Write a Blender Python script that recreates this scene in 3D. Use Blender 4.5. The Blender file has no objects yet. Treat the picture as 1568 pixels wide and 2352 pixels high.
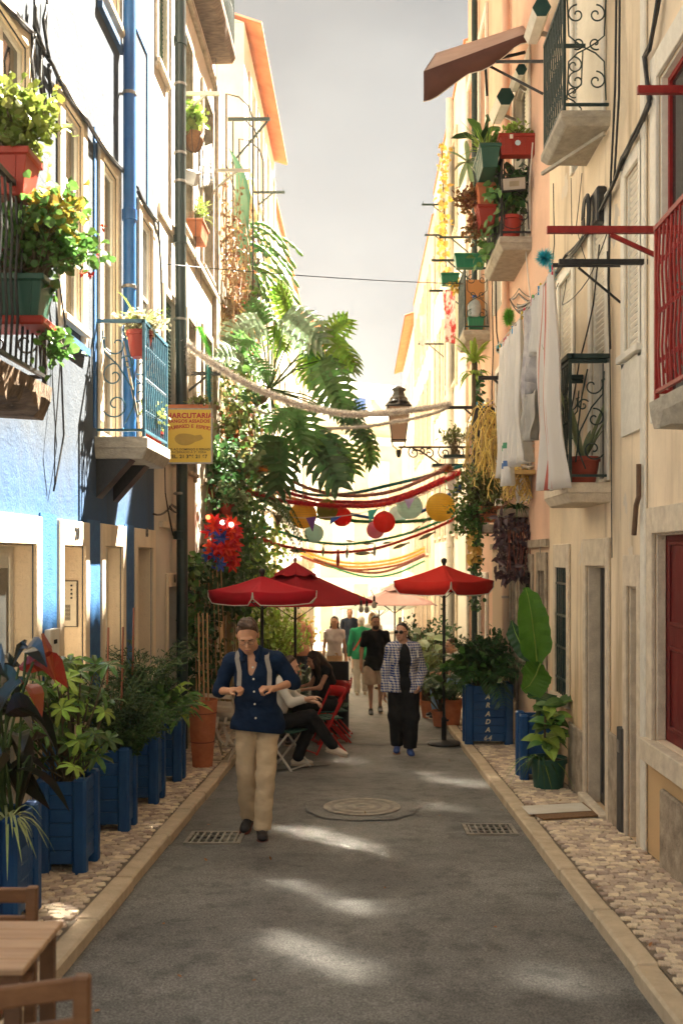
import bpy, math, random
import numpy as np
from mathutils import Vector as V, Matrix, Euler

random.seed(7)
rnd = random.Random(11)
SC = bpy.context.scene
COL = SC.collection

# ------------------------------------------------------------------ camera, sky, sun, exposure
F, VX, HY, CH, SL = 2287.0, 826.0, 1280.0, 1.78, 0.0538   # focal length, street vanishing point, horizon, eye height, street slope
cam_d = bpy.data.cameras.new('camera')
cam = bpy.data.objects.new('camera', cam_d); COL.objects.link(cam)
cam.location = (0, 0, CH); cam.rotation_euler = (math.pi/2, 0, 0)
cam_d.sensor_fit = 'VERTICAL'; cam_d.sensor_height = 36; cam_d.sensor_width = 24
cam_d.lens = F/2352*36
cam_d.shift_x = -(VX-784)/2352; cam_d.shift_y = (HY-1176)/2352
cam_d.clip_start = 0.1; cam_d.clip_end = 600
cam_d.dof.use_dof = True; cam_d.dof.focus_distance = 9.5; cam_d.dof.aperture_fstop = 2.6
SC.camera = cam

SUN_DIR = V((-0.454, -0.56, -1.05)).normalized()
sun_d = bpy.data.lights.new('sun', 'SUN'); sun_d.energy = 4.8; sun_d.angle = math.radians(0.55); sun_d.color = (1.0, 0.90, 0.74)
sun = bpy.data.objects.new('sun', sun_d); COL.objects.link(sun)
sun.rotation_euler = (-SUN_DIR).to_track_quat('Z', 'Y').to_euler(); sun.location = (8, 12, 30)

world = bpy.data.worlds.new('World'); SC.world = world; world.use_nodes = True
wn = world.node_tree.nodes; wl = world.node_tree.links; wn.clear()
w_out = wn.new('ShaderNodeOutputWorld'); w_bg = wn.new('ShaderNodeBackground'); w_bg.inputs['Strength'].default_value = 0.13
sky = wn.new('ShaderNodeTexSky'); sky.sky_type = 'NISHITA'; sky.sun_disc = False
to_sun = -SUN_DIR
sky.sun_elevation = math.asin(to_sun.z); sky.sun_rotation = math.atan2(to_sun.x, to_sun.y)
# thin bright cloud cover: warm white low down, greyer overhead, softly mottled
w_tc = wn.new('ShaderNodeTexCoord'); w_sep = wn.new('ShaderNodeSeparateXYZ'); wl.new(w_tc.outputs['Generated'], w_sep.inputs[0])
w_no = wn.new('ShaderNodeTexNoise'); w_no.inputs['Scale'].default_value = 3.0; w_no.inputs['Detail'].default_value = 5
w_map = wn.new('ShaderNodeMapping'); w_map.inputs['Scale'].default_value = (1, 1, 2.2)
wl.new(w_tc.outputs['Generated'], w_map.inputs[0]); wl.new(w_map.outputs[0], w_no.inputs['Vector'])
w_ad = wn.new('ShaderNodeMath'); w_ad.operation = 'MULTIPLY_ADD'; w_ad.inputs[1].default_value = 0.42; w_ad.inputs[2].default_value = -0.21
wl.new(w_no.outputs['Fac'], w_ad.inputs[0])
w_sum = wn.new('ShaderNodeMath'); w_sum.operation = 'ADD'; wl.new(w_sep.outputs['Z'], w_sum.inputs[0]); wl.new(w_ad.outputs[0], w_sum.inputs[1])
w_rmp = wn.new('ShaderNodeValToRGB'); wl.new(w_sum.outputs[0], w_rmp.inputs['Fac'])
cr = w_rmp.color_ramp; cr.interpolation = 'EASE'
for i, (p, v) in enumerate([(0.20, 0.074), (0.34, 0.062), (0.46, 0.046)]):
    e = cr.elements[i] if i < 2 else cr.elements.new(p)
    e.position = p; e.color = (v, v*0.965, v*0.86, 1)
w_mul = wn.new('ShaderNodeMix'); w_mul.data_type = 'RGBA'; w_mul.blend_type = 'MULTIPLY'; w_mul.inputs['Factor'].default_value = 1
wl.new(w_rmp.outputs['Color'], w_mul.inputs['A']); w_mul.inputs['B'].default_value = (5.0, 5.0, 5.0, 1)
w_mix = wn.new('ShaderNodeMix'); w_mix.data_type = 'RGBA'; w_mix.inputs['Factor'].default_value = 0.992
wl.new(sky.outputs['Color'], w_mix.inputs['A']); wl.new(w_mul.outputs['Result'], w_mix.inputs['B'])
wl.new(w_mix.outputs['Result'], w_bg.inputs['Color']); wl.new(w_bg.outputs[0], w_out.inputs['Surface'])

SC.view_settings.view_transform = 'Standard'; SC.view_settings.look = 'None'
SC.view_settings.exposure = 3.95; SC.view_settings.gamma = 1.0; SC.view_settings.use_curve_mapping = False
SC.cycles.max_bounces = 8; SC.cycles.diffuse_bounces = 6; SC.cycles.volume_bounces = 1; SC.cycles.transparent_max_bounces = 8
SC.cycles.sample_clamp_indirect = 0.0; SC.cycles.blur_glossy = 0.0; SC.cycles.use_guiding = True; SC.cycles.use_surface_guiding = True; SC.cycles.use_volume_guiding = False

# ------------------------------------------------------------------ measuring helpers: photo positions to real places
XL, XR = -2.3, 2.14                                    # the two lines of house fronts
def P(x, y, Y): return V(((x-VX)*Y/F, Y, CH-(y-HY)*Y/F))
def gz(Y): return -SL*Y
def G(x, y):
    Y = F*CH/(y-1403.0); return P(x, y, Y)
def YL(x, d=0): return (XL+d)*F/(x-VX)
def YR(x, d=0): return (XR-d)*F/(x-VX)
def Lw(x, y, d=0): return P(x, y, YL(x, d))
def Rw(x, y, d=0): return P(x, y, YR(x, d))
def Zat(y, Y): return CH-(y-HY)*Y/F

# ------------------------------------------------------------------ materials
MATS = {}
def _nt(name):
    m = bpy.data.materials.new(name); m.use_nodes = True
    nt = m.node_tree; b = nt.nodes['Principled BSDF']; return m, nt, b
def mat(name, c, c2=None, r=0.7, sc=6.0, bump=0.1, bs=60.0, metal=0.0, spec=0.35, stretch=(1,1,1), var=0.18, rpi=0.0, trans=0.0, sss=0.0, sharp=False, emit=0.0):
    """Base colour drifting to c2 over a noise, fine bump; rpi shifts each loose piece a little; trans lets light through leaves and cloth."""
    if name in MATS: return MATS[name]
    m, nt, b = _nt(name); N, L = nt.nodes, nt.links
    tc = N.new('ShaderNodeTexCoord'); mp = N.new('ShaderNodeMapping'); mp.inputs['Scale'].default_value = stretch
    L.new(tc.outputs['Object'], mp.inputs[0])
    n1 = N.new('ShaderNodeTexNoise'); n1.inputs['Scale'].default_value = sc; n1.inputs['Detail'].default_value = 6; n1.inputs['Roughness'].default_value = 0.65
    L.new(mp.outputs[0], n1.inputs['Vector'])
    ra = N.new('ShaderNodeValToRGB'); L.new(n1.outputs['Fac'], ra.inputs['Fac'])
    if c2 is None:
        lo = [x*(1-var) for x in c]; hi = [min(1, x*(1+var)) for x in c]
    else: lo, hi = c, c2
    ra.color_ramp.elements[0].position, ra.color_ramp.elements[1].position = (0.46, 0.56) if sharp else (0.3, 0.7)
    ra.color_ramp.elements[0].color = (*lo, 1); ra.color_ramp.elements[1].color = (*hi, 1)
    col = ra.outputs['Color']
    if rpi:
        g = N.new('ShaderNodeNewGeometry'); hs = N.new('ShaderNodeHueSaturation')
        mr = N.new('ShaderNodeMapRange'); mr.inputs['To Min'].default_value = 1-rpi; mr.inputs['To Max'].default_value = 1+rpi
        oi = N.new('ShaderNodeObjectInfo'); ra_ = N.new('ShaderNodeMath'); ra_.operation = 'ADD'; fr = N.new('ShaderNodeMath'); fr.operation = 'FRACT'; L.new(g.outputs['Random Per Island'], ra_.inputs[0]); L.new(oi.outputs['Random'], ra_.inputs[1]); L.new(ra_.outputs[0], fr.inputs[0])
        L.new(fr.outputs[0], mr.inputs['Value']); L.new(mr.outputs[0], hs.inputs['Value'])
        m2 = N.new('ShaderNodeMapRange'); m2.inputs['To Min'].default_value = 0.5-rpi*0.07; m2.inputs['To Max'].default_value = 0.5+rpi*0.04
        L.new(fr.outputs[0], m2.inputs['Value']); L.new(m2.outputs[0], hs.inputs['Hue'])
        L.new(col, hs.inputs['Color']); col = hs.outputs['Color']
    L.new(col, b.inputs['Base Color'])
    b.inputs['Roughness'].default_value = r; b.inputs['Metallic'].default_value = metal; b.inputs['Specular IOR Level'].default_value = spec
    if sss: b.inputs['Subsurface Weight'].default_value = sss; b.inputs['Subsurface Radius'].default_value = (0.012, 0.005, 0.003); b.inputs['Subsurface Scale'].default_value = 1.0
    if bump:
        n2 = N.new('ShaderNodeTexNoise'); n2.inputs['Scale'].default_value = bs; n2.inputs['Detail'].default_value = 4
        L.new(mp.outputs[0], n2.inputs['Vector'])
        bp = N.new('ShaderNodeBump'); bp.inputs['Strength'].default_value = bump; bp.inputs['Distance'].default_value = 0.02
        L.new(n2.outputs['Fac'], bp.inputs['Height']); L.new(bp.outputs[0], b.inputs['Normal'])
    if emit: L.new(col, b.inputs['Emission Color']); b.inputs['Emission Strength'].default_value = emit
    if trans:
        t = N.new('ShaderNodeBsdfTranslucent'); L.new(col, t.inputs['Color']); ms = N.new('ShaderNodeMixShader'); ms.inputs['Fac'].default_value = trans
        L.new(b.outputs[0], ms.inputs[1]); L.new(t.outputs[0], ms.inputs[2]); L.new(ms.outputs[0], N['Material Output'].inputs['Surface'])
    MATS[name] = m; return m

def wallmat(name, c, stain=(0.25,0.2,0.15), s_amt=0.5, peel=None, p_at=0.62, dado=None, r=0.9, bump=0.35, speck=0.12, p_sc=1.3):
    """Painted plaster: slow drift, rain streaks, specks, peeled patches and an optional second colour below an uneven edge (dado=(z, colour, softness))."""
    if name in MATS: return MATS[name]
    m, nt, b = _nt(name); N, L = nt.nodes, nt.links
    ge = N.new('ShaderNodeNewGeometry'); pos = ge.outputs['Position']
    def noise_(scale, detail=5, stretch=None, rough=0.6):
        n = N.new('ShaderNodeTexNoise'); n.inputs['Scale'].default_value = scale; n.inputs['Detail'].default_value = detail; n.inputs['Roughness'].default_value = rough
        if stretch:
            mp = N.new('ShaderNodeMapping'); mp.inputs['Scale'].default_value = stretch; L.new(pos, mp.inputs[0]); L.new(mp.outputs[0], n.inputs['Vector'])
        else: L.new(pos, n.inputs['Vector'])
        return n.outputs['Fac']
    def ramp(v, a, bb):
        mr = N.new('ShaderNodeMapRange'); mr.interpolation_type = 'SMOOTHSTEP'; mr.inputs['From Min'].default_value = a; mr.inputs['From Max'].default_value = bb; L.new(v, mr.inputs['Value']); return mr.outputs[0]
    def mix(fac, a, bb, mul=1.0):
        x = N.new('ShaderNodeMix'); x.data_type = 'RGBA'
        if mul != 1.0:
            mm = N.new('ShaderNodeMath'); mm.operation = 'MULTIPLY'; mm.inputs[1].default_value = mul; L.new(fac, mm.inputs[0]); fac = mm.outputs[0]
        L.new(fac, x.inputs['Factor'])
        for s, v in (('A', a), ('B', bb)):
            if isinstance(v, tuple): x.inputs[s].default_value = (*v, 1)
            else: L.new(v, x.inputs[s])
        return x.outputs['Result']
    big = noise_(0.9)
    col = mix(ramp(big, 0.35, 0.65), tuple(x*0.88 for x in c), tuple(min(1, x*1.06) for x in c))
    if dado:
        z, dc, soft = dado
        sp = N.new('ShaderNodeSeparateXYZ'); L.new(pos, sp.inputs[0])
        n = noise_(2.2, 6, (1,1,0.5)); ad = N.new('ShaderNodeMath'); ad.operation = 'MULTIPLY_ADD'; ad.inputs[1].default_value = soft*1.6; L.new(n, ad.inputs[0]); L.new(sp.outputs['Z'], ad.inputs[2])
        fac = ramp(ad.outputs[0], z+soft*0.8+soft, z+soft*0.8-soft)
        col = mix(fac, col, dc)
    st = noise_(2.5, 6, (1.6, 1.6, 0.16)); col = mix(ramp(st, 0.5, 0.78), col, stain, s_amt)
    sk = noise_(38, 3); col = mix(ramp(sk, 0.55, 0.72), col, tuple(x*0.6 for x in c), speck)
    if peel:
        pe = noise_(p_sc, 8, (1,1,0.8), 0.62); col = mix(ramp(pe, p_at, p_at+0.02), col, peel)
    L.new(col, b.inputs['Base Color']); b.inputs['Roughness'].default_value = r; b.inputs['Specular IOR Level'].default_value = 0.25
    bp = N.new('ShaderNodeBump'); bp.inputs['Strength'].default_value = bump; bp.inputs['Distance'].default_value = 0.012
    hn = noise_(55, 5); h2 = noise_(7, 4); ad = N.new('ShaderNodeMath'); ad.operation = 'MULTIPLY_ADD'; ad.inputs[1].default_value = 1.8; L.new(h2, ad.inputs[0]); L.new(hn, ad.inputs[2])
    L.new(ad.outputs[0], bp.inputs['Height']); L.new(bp.outputs[0], b.inputs['Normal'])
    MATS[name] = m; return m

# ------------------------------------------------------------------ things, parts, shapes
WLOC = {}
def thing(name, label, cat, loc, group=None):
    o = bpy.data.objects.new(name, None); COL.objects.link(o); o.empty_display_size = 0.1
    o.location = loc; o['label'] = label; o['category'] = cat
    if group: o['group'] = group
    WLOC[o.name] = V(loc); return o
class MB:
    """Collects shapes in world coordinates and links them as ONE mesh object."""
    def __init__(s): s.v = []; s.f = []
    def add(s, vs, fs):
        k = len(s.v); s.v += [tuple(x) for x in vs]; s.f += [tuple(i+k for i in q) for q in fs]; return s
    def quad(s, a, b, c, d): return s.add([a,b,c,d], [(0,1,2,3)])
    def poly(s, pts): return s.add(pts, [tuple(range(len(pts)))])
    def box(s, x0, x1, y0, y1, z0, z1):
        x0, x1 = sorted((x0,x1)); y0, y1 = sorted((y0,y1)); z0, z1 = sorted((z0,z1))
        return s.add([(x0,y0,z0),(x1,y0,z0),(x1,y1,z0),(x0,y1,z0),(x0,y0,z1),(x1,y0,z1),(x1,y1,z1),(x0,y1,z1)],
                     [(3,2,1,0),(4,5,6,7),(0,1,5,4),(1,2,6,5),(2,3,7,6),(3,0,4,7)])
    def obox(s, c, ax, ay, az):
        c, ax, ay, az = V(c), V(ax), V(ay), V(az); vs = []
        for k in (-1,1):
            for (i,j) in ((-1,-1),(1,-1),(1,1),(-1,1)): vs.append(c+ax*i+ay*j+az*k)
        return s.add(vs, [(3,2,1,0),(4,5,6,7),(0,1,5,4),(1,2,6,5),(2,3,7,6),(3,0,4,7)])
    def bar(s, p, q, w, h=None, up=(0,0,1)):
        p, q = V(p), V(q); d = (q-p); L = d.length
        if L < 1e-6: return s
        d /= L; u = V(up)
        if abs(d.dot(u)) > 0.98: u = V((0,1,0))
        a = d.cross(u).normalized(); b = a.cross(d).normalized(); h = h or w
        return s.obox((p+q)/2, a*w/2, d*L/2, b*h/2)
    def tube(s, pts, r, n=6, closed=False, caps=True):
        pts = [V(p) for p in pts]; m = len(pts)
        if m < 2: return s
        rs = r if isinstance(r, (list, tuple)) else [r]*m
        k = len(s.v); up = None
        for i, p in enumerate(pts):
            if closed: d = pts[(i+1) % m]-pts[i-1]
            else: d = pts[min(i+1, m-1)]-pts[max(i-1, 0)]
            if d.length < 1e-9: d = V((0,0,1))
            d.normalize()
            if up is None: up = V((0,0,1)) if abs(d.z) < 0.9 else V((1,0,0))
            a = d.cross(up)
            if a.length < 1e-5: a = d.cross(V((0.3,0.9,0.2)))
            a.normalize(); b = a.cross(d).normalized(); up = b
            for j in range(n):
                t = 2*math.pi*j/n; s.v.append(tuple(p+a*math.cos(t)*rs[i]+b*math.sin(t)*rs[i]))
        for i in range(m if closed else m-1):
            i2 = (i+1) % m
            for j in range(n):
                j2 = (j+1) % n; s.f.append((k+i*n+j, k+i*n+j2, k+i2*n+j2, k+i2*n+j))
        if caps and not closed:
            s.f.append(tuple(k+j for j in range(n))[::-1]); s.f.append(tuple(k+(m-1)*n+j for j in range(n)))
        return s
    def lathe(s, c, prof, n=20, axis=None):
        c = V(c); k = len(s.v); M = axis.to_track_quat('Z','Y').to_matrix() if axis else Matrix.Identity(3)
        for (r, z) in prof:
            for j in range(n):
                t = 2*math.pi*j/n; s.v.append(tuple(c+M@V((r*math.cos(t), r*math.sin(t), z))))
        for i in range(len(prof)-1):
            for j in range(n):
                j2 = (j+1) % n; s.f.append((k+i*n+j, k+i*n+j2, k+(i+1)*n+j2, k+(i+1)*n+j))
        if prof[0][0] > 1e-4: s.f.append(tuple(k+j for j in range(n))[::-1])
        if prof[-1][0] > 1e-4: s.f.append(tuple(k+(len(prof)-1)*n+j for j in range(n)))
        return s
    def ball(s, c, r, nu=14, nv=9):
        rx, ry, rz = r if isinstance(r, (tuple, list)) else (r, r, r); c = V(c); k = len(s.v)
        for i in range(nv+1):
            th = math.pi*i/nv
            for j in range(nu):
                ph = 2*math.pi*j/nu; s.v.append((c.x+rx*math.sin(th)*math.cos(ph), c.y+ry*math.sin(th)*math.sin(ph), c.z-rz*math.cos(th)))
        for i in range(nv):
            for j in range(nu):
                j2 = (j+1) % nu; s.f.append((k+i*nu+j, k+i*nu+j2, k+(i+1)*nu+j2, k+(i+1)*nu+j))
        return s
    def leaf(s, b, d, n, L, W, droop=0.2, fold=0.15, wide=0.4):
        """A small leaf: two folded halves, base to tip."""
        b, d, n = V(b), V(d).normalized(), V(n)
        a = d.cross(n)
        if a.length < 1e-4: a = d.cross(V((0.2,0.7,0.6)))
        a.normalize(); n = a.cross(d).normalized()
        m = b+d*L*wide*.75; e = b+d*L*(wide+.28)-n*L*droop*.4; t = b+d*L-n*L*droop; u = n*W*fold
        return s.add([b, m+a*W*.47+u, m, m-a*W*.47+u, e+a*W*.40+u, e, e-a*W*.40+u, t], [(0,2,1),(0,3,2),(1,2,5,4),(2,3,6,5),(4,5,7),(5,6,7)])
    def blade(s, pts, ws, n0=(0,0,1), fold=0.0):
        """A long leaf along a line of points with a width at each point."""
        pts = [V(p) for p in pts]
        if len(pts) == 4:                                  # round off short leaves
            P_, W_ = [], []
            for i in range(3):
                a, b, c, d = pts[max(i-1,0)], pts[i], pts[i+1], pts[min(i+2,3)]; e, f, g, h = ws[max(i-1,0)], ws[i], ws[i+1], ws[min(i+2,3)]
                for t in (0, .5): P_.append(.5*((2*b)+(c-a)*t+(2*a-5*b+4*c-d)*t*t+(-a+3*b-3*c+d)*t**3)); W_.append(max(.002, .5*((2*f)+(g-e)*t+(2*e-5*f+4*g-h)*t*t+(-e+3*f-3*g+h)*t**3)))
            pts, ws = P_+[pts[3]], W_+[ws[3]]
        k = len(s.v); m = len(pts)
        for i, p in enumerate(pts):
            d = (pts[min(i+1,m-1)]-pts[max(i-1,0)]); d = d.normalized() if d.length > 1e-6 else V((0,0,1))
            a = d.cross(V(n0))
            if a.length < 1e-4: a = d.cross(V((0.5,0.5,0.1)))
            a.normalize(); nn = a.cross(d)
            s.v += [tuple(p+a*ws[i]/2+nn*ws[i]*fold), tuple(p), tuple(p-a*ws[i]/2+nn*ws[i]*fold)]
        for i in range(m-1):
            for j in (0,1):
                q = k+i*3+j; s.f.append((q, q+1, q+4, q+3))
        return s
    def build(s, name, m, parent=None, smooth=False, bev=0, label=None, cat=None, group=None, kind=None, origin=None, ms=None, fm=None):
        me = bpy.data.meshes.new(name)
        if parent is not None: o_ = WLOC[parent.name]
        elif origin is not None: o_ = V(origin)
        elif kind in ('structure',): o_ = V((0,0,0))
        else:
            a = np.array(s.v); o_ = V(((a[:,0].min()+a[:,0].max())/2, (a[:,1].min()+a[:,1].max())/2, a[:,2].min()))
        arr = np.array(s.v, dtype=float)-np.array(o_)
        me.from_pydata(arr.tolist(), [], s.f); me.update()
        if smooth:
            me.polygons.foreach_set('use_smooth', [True]*len(me.polygons))
            if smooth == 'auto': me.set_sharp_from_angle(angle=math.radians(40))
        if m is not None: me.materials.append(m)
        if ms:
            for x in ms: me.materials.append(x)
            me.polygons.foreach_set('material_index', fm)
        o = bpy.data.objects.new(name, me); COL.objects.link(o)
        if parent is not None: o.parent = parent
        else: o.location = o_
        WLOC[o.name] = V(o_)
        if label: o['label'] = label
        if cat: o['category'] = cat
        if group: o['group'] = group
        if kind: o['kind'] = kind
        if bev:
            b = o.modifiers.new('bevel', 'BEVEL'); b.width = bev; b.segments = 1; b.limit_method = 'ANGLE'
        return o
def kids(o): return [c for c in COL.objects if c.parent == o]
def dup(root, loc, rz=0.0, label=None, group=None, scale=None):
    r = root.copy(); COL.objects.link(r); r.location = loc; r.rotation_euler = (0,0,rz); WLOC[r.name] = V(loc)
    if scale: r.scale = (scale,)*3
    if label: r['label'] = label
    if group: r['group'] = group
    for ch in list(root.children):
        c = ch.copy(); COL.objects.link(c); c.parent = r
        for g in list(ch.children):
            d = g.copy(); COL.objects.link(d); d.parent = c
    return r
def spiral(c, r0, turns, a0, u, w, n=18, r1=0.1):
    """Points of a scroll in the plane u,w round c, from radius r0 inward."""
    c, u, w = V(c), V(u), V(w); out = []
    for i in range(n+1):
        t = i/n; r = r0*(1-t)+r0*r1*t; a = a0+turns*2*math.pi*t; out.append(c+u*math.cos(a)*r+w*math.sin(a)*r)
    return out
def text(name, body, size, loc, rot, m, parent, align='CENTER', bold=0.0, ext=0.002, shear=0.0, space=1.0):
    cu = bpy.data.curves.new(name, 'FONT'); cu.body = body; cu.size = size; cu.align_x = align; cu.align_y = 'CENTER'
    cu.extrude = ext; cu.offset = bold; cu.shear = shear; cu.space_character = space
    tmp = bpy.data.objects.new('t', cu); COL.objects.link(tmp)
    dg = bpy.context.evaluated_depsgraph_get(); dg.update()
    me = bpy.data.meshes.new_from_object(tmp.evaluated_get(dg)); bpy.data.objects.remove(tmp)
    me.materials.clear(); me.materials.append(m)
    o = bpy.data.objects.new(name, me); COL.objects.link(o); o.parent = parent
    o.location = V(loc)-WLOC[parent.name]; o.rotation_euler = rot; WLOC[o.name] = V(loc); return o
# ------------------------------------------------------------------ palette
def asphalt():
    m, nt, b = _nt('asphalt'); N, L = nt.nodes, nt.links; g_ = N.new('ShaderNodeNewGeometry')
    def no(sc, de, ro=.6): n = N.new('ShaderNodeTexNoise'); n.inputs['Scale'].default_value = sc; n.inputs['Detail'].default_value = de; n.inputs['Roughness'].default_value = ro; L.new(g_.outputs['Position'], n.inputs['Vector']); return n.outputs['Fac']
    def rp(v, pts):
        r = N.new('ShaderNodeValToRGB'); L.new(v, r.inputs['Fac'])
        for i, (p, c) in enumerate(pts): e = r.color_ramp.elements[i] if i < 2 else r.color_ramp.elements.new(p); e.position = p; e.color = (c, c*.99, c*.96, 1)
        return r.outputs['Color']
    def mul(a, bb): x = N.new('ShaderNodeMix'); x.data_type = 'RGBA'; x.blend_type = 'MULTIPLY'; x.inputs['Factor'].default_value = 1; L.new(a, x.inputs['A']); L.new(bb, x.inputs['B']); return x.outputs['Result']
    c = mul(mul(rp(no(.8,5),[(.33,.115),(.68,.22)]), rp(no(95,2,.7),[(.34,.42),(.5,.95),(.68,1.7)])), rp(no(5,6,.7),[(.36,.62),(.5,1.0),(.7,1.12)]))
    L.new(c, b.inputs['Base Color']); b.inputs['Roughness'].default_value = .68; b.inputs['Specular IOR Level'].default_value = .5
    bp = N.new('ShaderNodeBump'); bp.inputs['Strength'].default_value = .7; bp.inputs['Distance'].default_value = .01; L.new(no(110,3,.7), bp.inputs['Height']); L.new(bp.outputs[0], b.inputs['Normal']); return m
M_asphalt = asphalt()
def roadz(X, Y): t = min(1, abs((X-KL)/(KR-KL)-.5)*2); return gz(Y)-.07+.0144*(1-t*t)-.0085
M_tar = mat('tar_seam', (0.02,0.02,0.02), (0.05,0.05,0.048), r=0.6, sc=20, bump=0.4)
M_earth = mat('earth', (0.2,0.17,0.13), (0.3,0.25,0.19), sc=1)
M_kerb = mat('kerb_limestone', (0.46,0.36,0.24), (0.64,0.52,0.36), r=0.75, sc=7, bump=0.3, bs=45)
M_cob = mat('cobble_limestone', (0.42,0.32,0.215), (0.80,0.66,0.49), r=0.6, sc=5, bump=0.3, bs=60, rpi=0.35, spec=0.5)
M_joint = mat('cobble_joint_sand', (0.13,0.10,0.07), (0.22,0.17,0.12), sc=14, bump=0.4)
M_stone = mat('weathered_limestone', (0.54,0.45,0.34), (0.76,0.66,0.51), r=0.85, sc=9, bump=0.4, bs=70)
M_stone_d = mat('dirty_limestone', (0.20,0.16,0.12), (0.48,0.40,0.30), r=0.9, sc=7, bump=0.6, bs=50)
M_slab = mat('balcony_slab_stone', (0.30,0.27,0.22), (0.50,0.45,0.36), r=0.9, sc=8, bump=0.4, bs=40, stretch=(1,1,2))
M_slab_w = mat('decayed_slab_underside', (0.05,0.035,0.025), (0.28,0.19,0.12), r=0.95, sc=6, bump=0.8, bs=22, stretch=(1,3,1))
M_white = mat('white_joinery', (0.66,0.62,0.53), (0.80,0.76,0.66), r=0.5, sc=12, bump=0.05)
M_glass = mat('window_glass', (0.02,0.022,0.022), (0.05,0.052,0.05), r=0.08, sc=1.5, bump=0.02, bs=3, spec=0.6)
M_glass_refl = mat('reflective_window_glass', (0.09,0.092,0.094), r=0.09, sc=1.5, bump=0.0, spec=1.0, metal=1.0)  # mirror-like panes, made metallic to cast reflected sun on the road
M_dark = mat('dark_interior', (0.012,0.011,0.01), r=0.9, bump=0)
M_black = mat('black_metal', (0.012,0.013,0.014), (0.03,0.03,0.03), r=0.45, sc=30, bump=0.1)
M_greenm = mat('dark_green_metal', (0.012,0.03,0.028), (0.03,0.055,0.05), r=0.45, sc=25, bump=0.15)
M_bluem = mat('teal_blue_metal', (0.02,0.07,0.12), (0.05,0.16,0.22), r=0.45, sc=25, bump=0.15)
M_redm = mat('oxide_red_metal', (0.20,0.008,0.008), (0.32,0.018,0.014), r=0.45, sc=20, bump=0.12)
M_redwood = mat('dark_red_painted_wood', (0.10,0.008,0.008), (0.17,0.014,0.012), r=0.5, sc=10, bump=0.15, stretch=(1,1,0.2))
M_steel = mat('grey_steel', (0.22,0.21,0.19), (0.36,0.34,0.30), r=0.45, sc=18, metal=0.6, bump=0.1)
M_tile = mat('terracotta_roof_tile', (0.55,0.17,0.06), (0.72,0.27,0.11), r=0.8, sc=3, bump=0.2)
M_concrete = mat('grey_plaster', (0.42,0.40,0.36), (0.55,0.52,0.46), sc=2, bump=0.3)
W_blue = wallmat('blue_lime_wash', (0.058,0.072,0.092), stain=(0.03,0.05,0.085), s_amt=0.6, dado=(2.35, (0.022,0.085,0.21), 0.5), speck=0.22, bump=0.5)  # upper tone paled to put sunlight into the colour, part chalky wear
W_white = wallmat('old_white_lime', (0.62,0.57,0.48), stain=(0.42,0.35,0.26), s_amt=0.3, peel=(0.46,0.39,0.30), p_at=0.64)
W_cream = wallmat('weathered_cream_render', (0.60,0.53,0.43), stain=(0.36,0.28,0.2), s_amt=0.5, peel=(0.40,0.32,0.23), p_at=0.62)
W_beige = wallmat('beige_render_peeling', (0.82,0.68,0.49), stain=(0.34,0.25,0.15), s_amt=0.85, peel=(0.66,0.58,0.47), p_at=0.63, dado=(0.55,(0.74,0.54,0.33),0.35))
W_sand = wallmat('smooth_sand_render', (0.86,0.71,0.52), stain=(0.46,0.34,0.22), s_amt=0.5, dado=(0.35,(0.60,0.41,0.22),0.08), bump=0.2)
W_peach = wallmat('salmon_render', (0.74,0.49,0.36), stain=(0.5,0.3,0.2), s_amt=0.35, peel=(0.50,0.40,0.31), p_at=0.74, dado=(1.95,(0.58,0.44,0.31),0.06))
W_orange = wallmat('orange_render', (0.72,0.47,0.34), stain=(0.5,0.36,0.26), s_amt=0.4)
W_pale = wallmat('pale_cream_render', (0.82,0.75,0.63), stain=(0.6,0.5,0.38), s_amt=0.3)
W_yellow = wallmat('pale_yellow_render', (0.66,0.56,0.36), stain=(0.58,0.49,0.33), s_amt=0.2)
W_cream_st = wallmat('cream_frame_stone', (0.80,0.67,0.50), stain=(0.40,0.30,0.2), s_amt=0.5, bump=0.55, speck=0.3)

# ------------------------------------------------------------------ ground
RD = 0.07                                              # the road lies this far below the pavements
KL, KR, KW = -1.513, 1.378, 0.13
def GR(x, y):
    Y = F*(CH+RD)/(y-1403.0); return P(x, y, Y)
def rz(Y): return gz(Y)-RD
g = MB(); ys = [-8, 0, 10, 20, 40, 70, 120, 260]
def gzz(Y): return gz(min(Y, 75))
for a, b in zip(ys, ys[1:]): g.quad((-150,a,gzz(a)-0.16),(150,a,gzz(a)-0.16),(150,b,gzz(b)-0.16),(-150,b,gzz(b)-0.16))
g.build('ground', M_earth, kind='structure')
g = MB(); NY, NX = 90, 10
rn = random.Random(3)
for i in range(NY+1):
    Y = 0.5+(i/NY)**1.6*62
    for j in range(NX+1):
        X = KL-0.02+(KR-KL+0.04)*j/NX; t = abs(j/NX-0.5)*2
        g.v.append((X, Y, rz(Y)+0.018*(1-t*t)*0.8+rn.uniform(-.003,.003)-0.012))
for i in range(NY):
    for j in range(NX):
        q = i*(NX+1)+j; g.f.append((q, q+1, q+NX+2, q+NX+1))
road = g.build('road', M_asphalt, kind='structure', smooth=True)
# far square in front of the last house, still asphalt
MB().quad((-9,62.5,rz(62.5)-.02),(14,62.5,rz(62.5)-.02),(14,76,rz(75)-.02),(-9,76,rz(75)-.02)).build('square', M_asphalt, kind='structure')

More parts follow.
